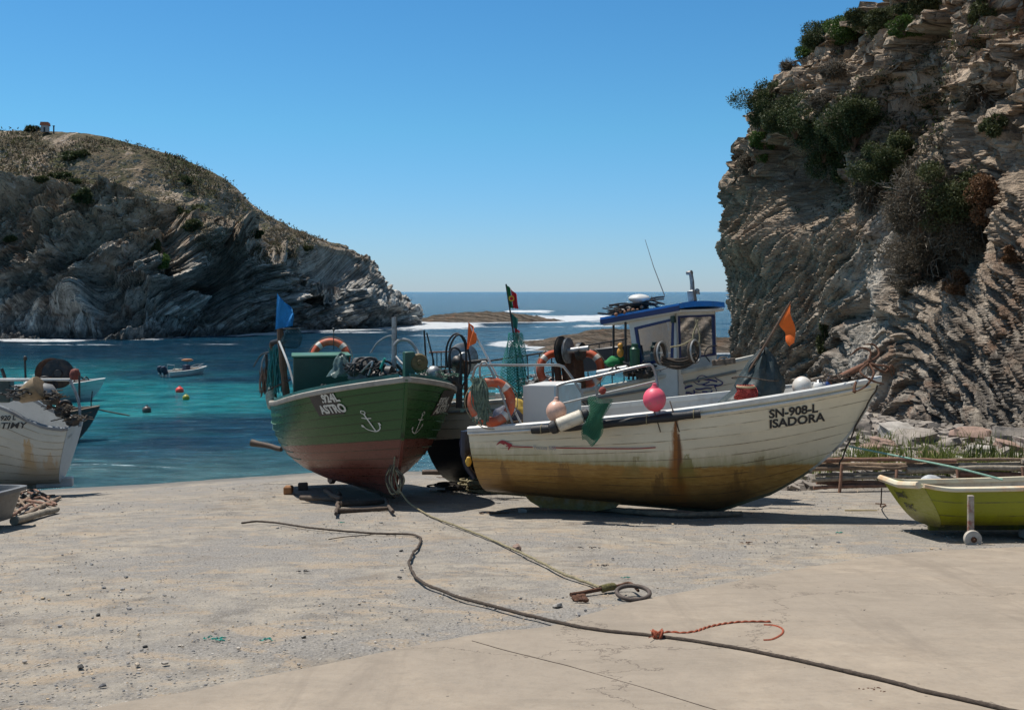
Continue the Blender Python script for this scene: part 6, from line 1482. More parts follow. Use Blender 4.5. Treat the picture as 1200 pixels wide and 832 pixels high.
for i, x in enumerate((1.2, 3.6)):
    p = CM@Vector((x, 0, -.16)); g = gzf(p.x, p.y); hh = max(.05, (p.z-g)/2)
    tag(MB().box((p.x, p.y, g+hh), (.14, .5, hh), CM, .02).build('keel_block', crm, None, 30), ['aft', 'forward'][i]+' keel block under the cabin boat behind the rust-streaked hull', 'block')
p = NM@Vector((4.0, 0, 0)); stick('keel_log', [gp(700, 596, .04), gp(790, 603, .05), gp(868, 602, .05)], .05, stickm, 'long pale pole under the keel of the rust-streaked boat', 'pole', None, 131)
stick('beached_log', [px(297, 519, 22.6), px(306, 521, 22.5), px(330, 527, 22.2)], .075, simple('dark_wet_wood', (.07, .045, .03), .7), 'dark beam end sticking out behind the green boat at the waterline', 'log', None, 132)
# props holding the boats upright, hidden on the far side mostly
# ---- ropes
def ground_rope(name, pix, r, mat, label, cat='rope', wob=.01, sd=0, lift=0, M_=None, start=None):
    pts = [gp(u, v, r+.012+lift) for u, v in pix]
    if start: pts = start+pts
    L = sum((a-b).length for a, b in zip(pts, pts[1:])); P = rope_pts(pts, int(L/.05), wob, sd)
    for q in P[(0 if not start else int(len(P)*.2)):]:
        g = gzf(q.x, q.y)+r+.008; q.z = max(q.z if q.z < g+.3 and start else g+.006, g)
    root = MB().tube(P, [r*(1+.06*math.sin(i*1.9)) for i in range(len(P))], 7, tw=.5).build(name, mat, None, smooth=60)
    return tag(root, label, cat)
ground_rope('long_rope', [(284, 613), (300, 611), (318, 612), (327, 613), (360, 618), (400, 622), (440, 625), (480, 626), (492, 630), (492, 638), (482, 652), (481, 664), (492, 680), (530, 697), (580, 711), (640, 726), (700, 738), (765, 745), (850, 757), (930, 773), (1010, 791), (1090, 811), (1180, 832), (1300, 862)], .014, M_ropeb, 'long brown rope winding across the slipway to the lower right corner', wob=.012)
ground_rope('mooring_line', [(494, 599), (510, 607), (540, 618), (580, 634), (620, 652), (660, 672), (703, 688)], .014, M_rope, 'tan mooring line running from the green bow down to the iron ring', wob=.01, sd=3,
            start=[px(463, 535, 16.35), px(462, 552, 16.3), px(466, 570, 16.1), px(478, 588, 15.9)])
def bow_knot():
    root = empty('rope_knot', Matrix.Translation(px(464, 560, 16.3))); tag(root, 'tangle of tan rope loops hanging at the stem of the green boat', 'rope')
    rd = random.Random(9)
    for k in range(7):
        u = 461+rd.uniform(-3, 5); MB().tube(rope_pts([px(u, 545, 16.3), px(u-5+rd.uniform(-4, 3), 562, 16.2), px(u+rd.uniform(0, 8), 574+rd.uniform(0, 10), 16.1), px(u+8+rd.uniform(0, 6), 562, 16.2), px(u+2, 548, 16.3)], 26, .015, k), .014, 6).build('loop', M_rope if k % 2 else M_ropeb, root)
bow_knot()
def iron_ring():
    c = gp(742, 697, .03); root = empty('iron_ring', Matrix.Translation(c)); tag(root, 'rusty iron mooring ring lying by the edge of the smooth concrete', 'ring')
    MB().torus(c+Vector((0, 0, .02)), (0, -.13, 1), .135, .018, 40, 10).build('ring', simple('grey_brown_iron', (.11, .085, .07), .7, .4, .3, 20, .4), root)
    MB().tube(rope_pts([gp(706, 690, .03), gp(725, 686, .05), gp(738, 683, .07), gp(748, 692, .05)], 16), .013, 7).build('shackle', M_rust, root)
    root2 = empty('iron_bar', Matrix.Translation(gp(690, 694))); tag(root2, 'dark iron bar with shell crust tied to the mooring line beside the ring', 'iron bar')
    MB().tube(rope_pts([gp(670, 697, .03), gp(690, 693, .035), gp(722, 687, .04)], 14, .01), .018, 8).build('bar', M_rust, root2)
    MB().tube(rope_pts([gp(705, 690, .04), gp(712, 688, .05), gp(719, 687, .045)], 8), .032, 10).build('binding', simple('mossy_rope', (.16, .14, .05), .95, 0, .5, 40, .9), root2)
    b = MB()
    for k in range(12): b.sphere(gp(672+k*1.3, 698+(k % 4)*1.6, .02), .016+.004*(k % 3), (1.4, 1, .8), 8, 6, lump=.4, sd=k)
    b.build('crust', M_rust, root2)
iron_ring()
def orange_rope():
    root = empty('orange_rope', Matrix.Translation(gp(770, 744))); tag(root, 'frayed rust-red rope end knotted on the long brown rope', 'rope')
    base = [(768, 743), (785, 741), (800, 742), (815, 740), (830, 735), (850, 731), (872, 729), (903, 729)]
    for k in range(3): 
        P = rope_pts([gp(u, v, .02) for u, v in base], 90)
        for i, q in enumerate(P): a = i*.42+k*2.1; q.x += .008*math.cos(a); q.z += .008*math.sin(a)
        MB().tube(P, .007, 6).build('strand', M_ropeo, root)
    MB().tube(rope_pts([gp(895, 732, .02), gp(908, 733, .02), gp(917, 737, .02), (gp(916, 743, .02)), gp(905, 749, .02), gp(895, 750, .02)], 30), .008, 6).build('loose_end', M_ropeo, root)
    c = gp(768, 744, .04)
    for k in range(4): MB().torus(c+Vector((.01*k, 0, .0)), (math.cos(k), math.sin(k)*.6, .5), .035, .009, 18, 6).build('knot', M_ropeo, root)
    for k, (u, v) in enumerate(((762, 738), (776, 736), (760, 747))): MB().tube([c, gp(u, v, .05)], .003, 4).build('frayed_end', M_ropeo, root)
orange_rope()
ground_rope('thin_rope', [(385, 632), (405, 629), (430, 627), (443, 625)], .006, M_ropeb, 'thin dark cord lying just below the long brown rope', 'cord', .004, 9)
ground_rope('slab_joint', [(553, 751), (600, 764), (660, 779), (740, 802), (790, 817), (845, 834)], .003, M_ropeb, 'thin dark joint line across the smooth concrete', 'cord', .004, 19)
# thin tube drawn in place of the dark slab joint, not a cord
tag(MB().tube(rope_pts([px(995, 523, 14.55), px(1060, 536, 13.9), px(1120, 548, 13.3), px(1175, 562, 12.9)], 30), .014, 7).build('bow_line', M_ropeg), 'pale green line stretched from the rust-streaked bow to the dinghy', 'rope')
tag(MB().tube(rope_pts([px(1030, 452, 14.4), px(1010, 485, 14.5), px(990, 530, 14.6), px(983, 545, 14.7)], 40, .02), .012, 6).build('stem_rope', M_ropeb), 'dark rope hanging down the stem of the rust-streaked boat', 'rope')
def coil(u, v, R_, mat, label, n=16, r=.016, sd=0, flat=.6):
    root = empty('rope_coil', Matrix.Translation(gp(u, v))); tag(root, label, 'rope coil'); rd = random.Random(sd); b = MB(); c = gp(u, v, .02)
    for k in range(n):
        rr = R_*rd.uniform(.45, 1.1); o_ = Vector((rd.uniform(-.3, .3)*R_, rd.uniform(-.3, .3)*R_, .012*k+.01)); P = []
        ph = rd.uniform(0, 6)
        for i in range(30):
            a = 2*math.pi*i/30; w_ = 1+.15*math.sin(3*a+ph); x_, y_ = math.cos(a)*rr*w_*1.5, math.sin(a)*rr*w_; q = c+o_+Vector((x_, y_, 0)); q.z = max(q.z-.0, gzf(q.x, q.y)+r+.012*k*.4+.01*math.sin(5*a+ph)); P.append(q)
        b.tube(P, r, 6, closed=True)
    b.build('loops', mat, root); return root
coil(568, 575, .26, M_rope, 'heap of pale tan rope on the ground between the green and rust-streaked boats', 18, .017, 2)
coil(526, 574, .22, simple('dark_wet_rope', (.05, .042, .034), .9), 'dark rope heap in the shadow behind the green bow', 9, .016, 4)
def rubble(name, u, v, r, mat, label, cat, n=18, sd=0, sq=.5):
    rd = random.Random(sd); b = MB(); c = gp(u, v); r *= .7
    for k in range(n):
        q = c+Vector((rd.gauss(0, r), rd.gauss(0, r*.6), 0)); q.z = gzf(q.x, q.y)+.02+rd.random()*r*.3; a = q+Vector((rd.uniform(-1, 1)*r, rd.uniform(-1, 1)*r*.6, 0)); q.z = gzf(q.x, q.y)+.012; a.z = gzf(a.x, a.y)+.012
        b.tube(rope_pts([q, (q+a)/2+Vector((0, 0, .006)), a], 6, .01, k), r*rd.uniform(.03, .09)+.002, 5)
        b.sphere(q, r*rd.uniform(.10, .28), (1.6, 1, .35), 8, 6, lump=.6, sd=k)
    return tag(b.build(name, mat, None, 50), label, cat)
seaweed = simple('dry_seaweed', (.13, .075, .045), .95, 0, .5, 30, .8)
rubble('seaweed_clump', 580, 602, .12, seaweed, 'brown seaweed clump below the tan rope heap', 'seaweed', 22, 1)
rubble('seaweed_clump', 519, 560, .10, seaweed, 'brown seaweed clump in the shade right of the green boat', 'seaweed', 20, 2)
def rock(name, p, r, sq, mat, label, cat='rock', group=None, sd=0, sub=22):
    vs = []; n, m = sub, sub*2//3; c = Vector(p); Rz = Matrix.Rotation(sd*1.7, 3, 'Z')@Matrix.Rotation(.25*math.sin(sd*2.3), 3, 'X')
    for i in range(m+1):
        th = math.pi*i/m
        for k in range(n):
            ph = 2*math.pi*k/n; d = Vector((math.sin(th)*math.cos(ph), math.sin(th)*math.sin(ph), math.cos(th)))
            e = .55; d2 = Vector([math.copysign(abs(x_)**e, x_) for x_ in d]); d2 = d2.normalized()*(.5+.5*max(abs(d.x), abs(d.y), abs(d.z))**-1*.75)
            rr = 1+.22*float(vn(d.x*1.3+sd*3, d.y*1.3, d.z*1.3, 7))+.10*float(vn(d.x*3.3+sd, d.y*3.3, d.z*3.3, 8))
            vs.append(c+Rz@Vector((d2.x*r*sq[0]*rr, d2.y*r*sq[1]*rr, d2.z*r*sq[2]*rr)))
    fs = [(i*n+k, (i+1)*n+k, (i+1)*n+(k+1) % n, i*n+(k+1) % n) for i in range(m) for k in range(n)]
    return tag(MB().add(vs, fs).build(name, mat, None, 28), label, cat, group)
stone = simple('grey_brown_stone', (.27, .235, .20), .9, 0, .4, 3.5, .9, (.10, .09, .08), .5); stone_l = simple('light_stone', (.40, .37, .33), .9, 0, .3, 4, .9, (.15, .13, .11), .5); stone_r = simple('reddish_stone', (.30, .20, .155), .9, 0, .3, 4, .9, (.12, .09, .07), .5)
q = gp(612, 598, .03); rock('round_stone', q, .07, (1.3, 1, .7), stone, 'round brown stone on the ground near the stern of the rust-streaked boat', sd=2, sub=14)
q = gp(605, 642, .02); rock('small_stone', q, .05, (1.2, 1, .8), stone_r, 'small brown stone beside the tan mooring line', sd=5, sub=12)
q = gp(653, 709, .01); rock('small_stone', q, .035, (1.6, 1, .5), stone_l, 'flat grey pebble left of the iron bar', sd=6, sub=12)
tag(MB().lathe(gp(504, 573, .05), (1, .02, 0), [(0, .03), (.01, .045), (.30, .045), (.31, .03)], 16).build('plastic_bottle', M_white), 'white plastic bottle lying in the shadow beside the green boat', 'bottle')
gear_lump('cloth_bundle', 'pale grey cloth bundle lying against the pole barrier behind the dinghy', 'bundle', 1091, 564, 19.7, .16, (1.3, .8, .75), simple('pale_tarp', (.42, .44, .45), .6), .25, 9)
# small litter people could pick up
lit = [(233, 640, .022, 'black'), (358, 670, .03, 'black'), (171, 681, .02, 'black'), (94, 780, .03, 'black'), (356, 745, .02, 'black')]
for i, (u, v, r, k_) in enumerate([(115, 720, .018, 0), (170, 757, .014, 0), (94, 781, .02, 0), (356, 746, .014, 0), (468, 676, .018, 0), (470, 645, .02, 0)]):
    rock('dark_pebble', gp(u, v, .01), r, (1.5, 1, .5), simple('charcoal', (.04, .038, .035), .9), 'small dark pebble on the rough part of the slipway', 'pebble', 'dark pebbles on the slipway', sd=i+3, sub=10)
rubble('twig_litter', 357, 671, .05, M_dark, 'small dark twisted scrap in the middle of the rough slipway', 'scrap', 8, 11)
rubble('twig_litter', 690, 643, .07, M_dark, 'dark twig with a knob right of the tan mooring line', 'twig', 6, 12)
rubble('twig_litter', 706, 664, .04, M_dark, 'small dark tuft above the iron ring', 'scrap', 8, 13)
rubble('twig_litter', 872, 637, .07, M_rust, 'rust coloured twig on the slipway left of the dinghy', 'twig', 6, 14)
rubble('twig_litter', 1014, 717, .02, M_dark, 'tiny curled black scrap on the smooth concrete', 'scrap', 5, 15)
rubble('twig_litter', 1025, 811, .05, M_rust, 'flat brown twig scrap low on the smooth concrete', 'twig', 10, 16)
rubble('green_twine', 252, 750, .05, M_teal, 'scrap of green twine on the lower left slipway', 'twine', 8, 17)
rubble('green_twine', 313, 751, .04, M_teal, 'second scrap of green twine right of the first', 'twine', 6, 18)
rubble('green_twine', 402, 613, .05, M_teal, 'scrap of green twine just above the long rope', 'twine', 6, 19)
rubble('green_twine', 733, 678, .03, M_teal, 'bright green twine scrap just above the iron ring', 'twine', 8, 20)
rubble('green_twine', 984, 625, .04, M_teal, 'green twine scrap in the shadow left of the dinghy', 'twine', 6, 22)
stick('cane', [gp(990, 598, .02), gp(1028, 598, .02)], .012, simple('cane', (.35, .27, .13), .8), 'thin tan cane lying left of the dinghy', 'cane', None, 9)
tag(MB().tube(rope_pts([px(1034, 572, 14.6), px(1033, 588, 14.55), gp(1032, 594, .03), gp(1038, 591, .02), gp(1026, 590, .02)], 18, .01), .010, 5).build('iron_hook', M_rust), 'small rusty hook standing behind the dinghy corner', 'hook')
# pebbles: nobody could count them
def pebbles():
    rd = np.random.RandomState(3); b = MB(); me_v = []; me_f = []
    n = 15000; x = rd.uniform(-9, 9, n); y = 5+rd.rand(n)**1.5*18
    d = np.array([[math.cos(a)*math.cos(e), math.sin(a)*math.cos(e), math.sin(e)] for e in (-.5, .5) for a in np.arange(0, 6.28, 1.2566)]+[[0, 0, 1.0]])
    V = []; Fc = []; base = [(0, 1, 6, 5), (1, 2, 7, 6), (2, 3, 8, 7), (3, 4, 9, 8), (4, 0, 5, 9), (5, 6, 10), (6, 7, 10), (7, 8, 10), (8, 9, 10), (9, 5, 10)]
    E = [(110, 834), (340, 789), (560, 746), (640, 737), (750, 706), (870, 682), (1050, 651), (1260, 640)]; EW = [gp(u, v) for u, v in E]
    ex = [p_.x for p_ in EW]; ey = [p_.y for p_ in EW]
    for i in range(n):
        if abs(x[i]) > y[i]*.53: continue
        if y[i] < np.interp(x[i], ex, ey)+.02 and rd.rand() > .02: continue
        cl = float(vn(x[i]*.9, y[i]*.9, 0, 33))
        if cl < -.05 and rd.rand() < .8: continue
        s_ = rd.uniform(.004, .010)*(1+1.*(rd.rand() < .05)); R0 = rd.uniform(.7, 1.3, (11, 1)); q = d*R0*s_*np.array([rd.uniform(.8, 1.5), rd.uniform(.8, 1.5), .6]); a = rd.rand()*6.28
        q = q@np.array([[math.cos(a), math.sin(a), 0], [-math.sin(a), math.cos(a), 0], [0, 0, 1]]); k0 = len(V)
        g = gzf(x[i], y[i]); V += [(q_[0]+x[i], q_[1]+y[i], q_[2]+g+.008) for q_ in q]; Fc += [tuple(k0+t_ for t_ in f_) for f_ in base]
    me = bpy.data.meshes.new('gravel'); me.from_pydata(V, [], Fc); m = Mat('gravel_stone'); p_ = m.pos()
    c = m.ramp(m.nd('SeparateColor', {0: m.vor(p_, 22., out='Color')}, 0), [(.0, (.10, .10, .105)), (.3, (.22, .215, .21)), (.6, (.34, .30, .25)), (.85, (.42, .31, .19)), (1., (.5, .47, .43))])
    me.materials.append(m.fin(c, .9)); o = bpy.data.objects.new('gravel', me); col.objects.link(o); tag(o, 'loose gravel scattered over the rough slipway', 'gravel', None, 'stuff')
pebbles()

# ================================================================== ROCKS, GRASS AND PLANTS BY THE CLIFF
def bvh(o): return BVHTree.FromPolygons([v.co for v in o.data.vertices], [tuple(p.vertices) for p in o.data.polygons])
cbv = bvh(cliff); hbv = bvh(headland)
def hit(tree, u, v):
    d = Vector(((u-600)/F, 1, -(v-342)/F)).normalized(); r = tree.ray_cast(Vector((0, 0, CZ)), d); return r[0], r[1]
rocks = [(1000, 524, 28.5, .5, 'long low'), (1033, 530, 24.5, .34, 'pale'), (1055, 520, 26.5, .55, 'square dark'), (1072, 524, 25., .55, 'broad grey'), (1020, 535, 23.5, .30, 'small pale'), (1000, 538, 22.5, .28, 'small grey'), (1110, 530, 24.5, .35, 'tawny'), (1140, 520, 26., .5, 'rounded'),
         (1165, 514, 26., .45, 'tilted'), (1190, 512, 25.5, .55, 'reddish'), (1182, 530, 23.5, .40, 'reddish lower'), (1150, 532, 23.3, .3, 'buried'), (1213, 530, 23.5, .5, 'edge'), (1090, 537, 22.5, .22, 'little'), (1125, 540, 21.8, .2, 'little tan'), (985, 530, 29., .5, 'far'), (1048, 540, 21.8, .25, 'flat'), (965, 535, 27.5, .4, 'hidden')]
adj = ['jagged', 'flat-topped', 'cracked', 'slabby', 'blunt', 'knobbly']
for i, (u, v, y, r, nm) in enumerate(rocks):
    p_ = px(u, v, y); p_.z = max(gzf(p_.x, p_.y), -.1)+r*.22
    rock('boulder', p_, r, (1.25, 1, .55), [stone, stone_l, stone_r][(i*2) % 3], '%s %s boulder below the cliff, %s' % (nm, adj[i % 6], ['near the white bow', 'above the dinghy', 'by the right edge'][0 if u < 1035 else 1 if u < 1145 else 2]), 'boulder', 'boulders behind the pole barrier', sd=i)
def scree():
    rd = np.random.RandomState(8); V = []; Fc = []; n = 4200
    for i in range(n):
        x = rd.uniform(5.5, 15); y = rd.uniform(20.3, 33)
        edge = np.interp(y, [16, 23, 29, 34.5], [16, 14, 12.7, 11.5])
        if x > edge+.3: continue
        s_ = abs(rd.normal(0, .055))+.02
        A_ = Matrix.Rotation(rd.rand()*6, 3, 'Z')@Matrix.Rotation(rd.uniform(-.6, .6), 3, 'X'); k0 = len(V); g = max(gzf(x, y), -.2)
        for z in (-1, 1):
            for a, c in ((-1, -1), (1, -1), (1, 1), (-1, 1)):
                q = A_@Vector((a*s_*rd.uniform(.7, 1.5), c*s_*rd.uniform(.6, 1.1), z*s_*rd.uniform(.3, .6))); V.append((q.x+x, q.y+y, q.z+g+s_*.3))
        Fc += [tuple(k0+t_ for t_ in f_) for f_ in ((3, 2, 1, 0), (4, 5, 6, 7), (0, 1, 5, 4), (1, 2, 6, 5), (2, 3, 7, 6), (3, 0, 4, 7))]
    me = bpy.data.meshes.new('rubble'); me.from_pydata(V, [], Fc); me.materials.append(stone); o = bpy.data.objects.new('rubble', me); col.objects.link(o); tag(o, 'broken stone rubble covering the strip below the cliff', 'rubble', None, 'stuff')
scree()
def leafmat(name, lo, hi, tr=.25):
    m = Mat(name); p_ = m.pos(); c = m.ramp(m.noise(p_, 2.2, 6, .7), [(.3, lo), (.7, hi)]); 
    m.fin(c, .65, spec=.3); t = m.t.nodes.new('ShaderNodeBsdfTranslucent'); m.set(t.inputs[0], c); mx = m.t.nodes.new('ShaderNodeMixShader'); mx.inputs[0].default_value = tr
    m.t.links.new(m.b.outputs[0], mx.inputs[1]); m.t.links.new(t.outputs[0], mx.inputs[2]); m.t.links.new(mx.outputs[0], m.out.inputs[0]); return m.m
L_dark = leafmat('dark_evergreen', (.022, .036, .015), (.075, .105, .035)); L_green = leafmat('fresh_green', (.04, .085, .015), (.10, .16, .035)); L_dry = leafmat('dry_brown_scrub', (.055, .045, .032), (.18, .145, .10)); L_rust = leafmat('rusty_scrub', (.10, .05, .025), (.22, .12, .06)); L_grass = leafmat('green_blades', (.09, .13, .025), (.25, .27, .08), .35); L_olive = leafmat('olive_scrub', (.04, .05, .018), (.10, .11, .04))
def foliage(V, Fc, c, rx, ry, rz, n, s_, rd, nclump=14, twiggy=0., long=1.):
    cl = []
    for k in range(nclump):
        d = rd.normal(size=3); d /= np.linalg.norm(d); r = rd.rand()**.45*.82; cl.append((d*r, rd.uniform(.22, .42)))
    for i in range(n):
        cc, cr = cl[rd.randint(nclump)]; d = rd.normal(size=3); d /= np.linalg.norm(d); q = cc+d*cr*rd.uniform(.55, 1.08)
        p_ = np.array([c[0]+q[0]*rx, c[1]+q[1]*ry, c[2]+q[2]*rz]); a = rd.normal(size=3)+d*.8; a /= np.linalg.norm(a); b_ = np.cross(a, rd.normal(size=3)); b_ /= np.linalg.norm(b_)
        L = s_*rd.uniform(.6, 1.4)*long; w_ = s_*rd.uniform(.25, .5)/(long**.7); k0 = len(V)
        V += [tuple(p_-b_*w_), tuple(p_+a*L*.5+b_*w_*.1), tuple(p_+a*L), tuple(p_+b_*w_)] if not twiggy else [tuple(p_-b_*w_*.4), tuple(p_+a*L*2.), tuple(p_+a*L*2.05), tuple(p_+b_*w_*.4)]
        Fc.append((k0, k0+1, k0+2, k0+3))
M_twig = simple('grey_twigs', (.30, .255, .20), .9, 0, .3, 8, .3)
def bush(name, label, c, rx, ry, rz, n, s_, mat, sd, nclump=14, group=None, twig=None, cat='bush', nt=16, core=None):
    rd = np.random.RandomState(sd); root = empty(name, Matrix.Translation(Vector(c)-Vector((0, 0, rz*.6)))); tag(root, label, cat, group)
    V, Fc = [], []; foliage(V, Fc, c, rx, ry, rz, n, s_, rd, nclump)
    if twig: foliage(V, Fc, c, rx*1.05, ry, rz*1.05, int(n*twig), s_, rd, nclump*2, 1.)
    MB().add(V, Fc).build('foliage', mat, root, smooth=0)
    if mat is L_dark and rz > .4:
        V, Fc = [], []; foliage(V, Fc, (c[0], c[1], c[2]+rz*.1), rx*1.06, ry*1.05, rz*1.04, int(n*.35), s_*1.1, np.random.RandomState(sd), nclump); MB().add(V, Fc).build('sunlit_leaves', L_olive, root, smooth=0)  # paler leaf layer added to paint sunlit tops onto the dark bushes
    b = MB(); c = Vector(c)
    for k in range(nt):
        d = Vector(rd.normal(size=3)); d.normalize(); e = c+Vector((d.x*rx, d.y*ry, abs(d.z)*rz))*.85; b.tube([c-Vector((0, 0, rz*.8)), c.lerp(e, .5)+Vector((0, 0, rz*.1)), e], [.03*rz+.008, .02*rz+.005, .004], 4)
    b.build('stems', M_wood2, root)
    if twig:
        b = MB()
        for k in range(90):
            d = Vector(rd.normal(size=3)); d.normalize(); e = c+Vector((d.x*rx, d.y*ry, d.z*rz))*rd.uniform(.95, 1.15); s0 = c+Vector((d.x*rx, d.y*ry, d.z*rz))*.5; mdl = (s0+e)/2+Vector(rd.normal(size=3))*.08*rx; b.tube([s0, mdl, e, e+Vector(rd.normal(size=3))*.12*rx], [.014, .010, .007, .003], 3)
        b.build('bare_twigs', M_twig, root)
    return root
cb = [  # u, v, px radius x, y, material, label
    (965, 30, 24, 18, L_dark, 'dark dense bush on the cliff top at the skyline'), (948, 52, 16, 10, L_green, 'low light green bush at the skyline left of the dark one'), (1000, 38, 30, 18, L_green, 'bright green bush on the cliff top right of the dark one'), (1040, 26, 30, 16, L_olive, 'olive bush on the cliff top, middle of the skyline row'),
    (1012, 22, 22, 12, L_olive, 'small olive bush behind the bright green cliff-top bush'), (1060, 30, 22, 12, L_green, 'green bush low on the cliff-top row'), (925, 62, 10, 8, L_dry, 'thin grey scrub at the leftmost end of the cliff-top row'), (1078, 8, 26, 14, L_olive, 'olive bush at the top edge of the cliff skyline'), (900, 122, 26, 18, L_dark, 'dark bush by the left edge of the right cliff'), (893, 170, 13, 20, L_green, 'light green bush on the left edge of the right cliff'), (880, 195, 13, 16, L_dry, 'brown-green scrub below the light green bush'), (932, 140, 26, 18, L_dark, 'dark green bush left of the big ledge bush'), (965, 155, 34, 28, L_dark, 'large dark green bush on the middle ledge of the right cliff'),
    (1000, 148, 28, 22, L_dark, 'dark green bush below the shadowed hollow'), (985, 190, 22, 20, L_dark, 'dark hanging bush below the large ledge bush'), (1045, 190, 32, 22, L_dark, 'dark green bush in the centre of the right cliff'), (1020, 225, 18, 24, L_dry, 'brown scrub under the central dark bush'), (970, 120, 20, 9, L_dry, 'low dry scrub on the rock shelf above the large bush'),
    (1080, 235, 42, 38, L_dry, 'large dry brown shrub, upper left mass on the right cliff'), (1115, 225, 42, 36, L_olive, 'olive brown shrub above the tangled one'), (1095, 285, 50, 42, L_dry, 'large tangled dry shrub in the middle of the right cliff'), (1135, 260, 40, 38, L_dry, 'dry brown shrub right of the tangled one'), (1085, 325, 36, 26, L_dry, 'lowest hanging dry shrub over the dark overhang'), (1160, 235, 30, 24, L_rust, 'reddish dry shrub below the right edge outcrop'),
    (1118, 335, 18, 20, L_rust, 'rust brown tuft under the hanging shrub'), (1150, 110, 17, 20, L_dry, 'grey scrub on the steep upper right face'), (1155, 15, 16, 22, L_olive, 'dark scrub in the gully at the top right'), (1165, 145, 16, 16, L_olive, 'olive scrub below the grey one'), (965, 395, 7, 20, L_olive, 'narrow hanging green plant on the pale rock beside the orange flag'), (978, 83, 14, 9, L_dry, 'small grey scrub high on the tan rock'), (1185, 300, 16, 12, L_rust, 'rust scrub at the right edge of the cliff')]
for i, (u, v, rx, ry, mt, lab) in enumerate(cb):
    h_, n_ = hit(cbv, u, v)
    if h_ is None:
        for dv in range(2, 60, 2):
            h_, n_ = hit(cbv, u, v+dv)
            if h_ is not None: v = v+dv-ry*.45; break
        if h_ is None: continue
        y = h_.y+.5
    else: y = h_.y-.15
    c = px(u, v, y); k_ = y/F; e_ = 1.6 if mt is L_dark and u < 1060 and v > 100 else 1.25; X_, Z_ = rx*k_*e_, ry*k_*e_
    dn = int(min(12000, 1200+X_*Z_*9000))
    bush('bush' if mt not in (L_dry, L_rust) else 'dry_shrub', lab, c, X_, min(X_, Z_)*.8, Z_, dn, .085 if mt is not L_dry else .07, mt, i+50, 18 if X_ > .6 else 9, 'bushes growing on the right cliff', twig=.6 if mt in (L_dry,) else None)
hb = [(98, 230, 15, 9, L_dark, 'round dark green bush on the pale slope of the headland'), (84, 184, 17, 6, L_dark, 'long dark bush near the top of the headland'), (70, 207, 15, 6, L_dark, 'dark bush beside a pale rock patch on the headland'), (88, 213, 7, 6, L_dark, 'small round bush between two dark bushes on the headland'), (48, 210, 8, 4, L_olive, 'small light green bush on the upper left headland'), (36, 152, 12, 5, L_dark, 'dark bush on the skyline left of the hut'),
      (193, 306, 12, 9, L_green, 'bright green bush above the cleft in the headland'), (184, 288, 6, 9, L_olive, 'small olive bush above the bright green one'), (215, 212, 12, 5, L_dark, 'dark low bush near the headland skyline'), (100, 180, 9, 4, L_olive, 'small olive bush at the end of the long dark bush'), (215, 245, 22, 10, L_olive, 'wide olive bush on the right shoulder of the headland'), (225, 265, 18, 9, L_olive, 'lower olive bush on the right shoulder of the headland'), (12, 280, 8, 4, L_olive, 'small olive bush at the far left of the headland'), (300, 275, 10, 5, L_dark, 'dark bush on the descending ridge of the headland'), (360, 292, 9, 4, L_olive, 'olive bush near the low end of the ridge')]
for i, (u, v, rx, ry, mt, lab) in enumerate(hb):
    h_, n_ = hit(hbv, u, v); y = h_.y-.3 if h_ is not None else 128
    c = px(u, v, y); k_ = y/F; bush('bush', lab, c, rx*k_, min(rx, ry)*k_, ry*k_, 1500, .30, mt, i+150, 10, 'bushes on the headland', nt=4)
# low scrub on the headland slopes and cliff: nobody could count it
def scrub(tree, boxes, n, s_, mat, name, label, sd, minz=.45, dens=0.):
    rd = np.random.RandomState(sd); V, Fc = [], []
    for i in range(n):
        u0, v0, u1, v1 = boxes[rd.randint(len(boxes))]; u, v = rd.uniform(u0, u1), rd.uniform(v0, v1); h_, n_ = hit(tree, u, v)
        if h_ is None or abs(n_.z) < minz: continue
        if float(fbm(h_.x*.11, h_.y*.11, h_.z*.11, 3, 44)) < dens: continue
        c = np.array(h_)
        for k in range(7):
            a = rd.normal(size=3); a[2] = abs(a[2])+.4; a /= np.linalg.norm(a); b_ = np.cross(a, rd.normal(size=3)); b_ /= np.linalg.norm(b_); p_ = c+rd.normal(size=3)*s_*.8; L = s_*rd.uniform(.6, 1.3); k0 = len(V)
            V += [tuple(p_-b_*L*.3), tuple(p_+a*L), tuple(p_+a*L+b_*L*.2), tuple(p_+b_*L*.3)]; Fc.append((k0, k0+1, k0+2, k0+3))
    return tag(MB().add(V, Fc).build(name, mat, None, 0), label, name.replace('_', ' '), None, 'stuff')
hbx = [(0, 150, 120, 260), (100, 160, 240, 300), (200, 180, 330, 300), (300, 250, 430, 310)]
L_hill = leafmat('hill_scrub', (.075, .065, .038), (.19, .15, .10))
scrub(hbv, hbx, 6000, .24, L_hill, 'ground_cover', 'dry brown ground cover on the slopes of the headland', 1, .5, -.15)
scrub(cbv, [(840, 90, 1200, 330), (900, 40, 1200, 200), (1000, 150, 1200, 400)], 2600, .10, L_dry, 'dry_tufts', 'dry tufts rooted on the ledges of the right cliff', 4, .30, -.05)
scrub(cbv, [(840, 90, 1100, 250), (930, 30, 1200, 160)], 1500, .10, L_olive, 'green_tufts', 'green tufts rooted on the ledges of the right cliff', 5, .30, .0)
scrub(hbv, hbx, 2600, .26, L_olive, 'low_scrub', 'low olive scrub patches on the headland slopes', 2, .5, .05)
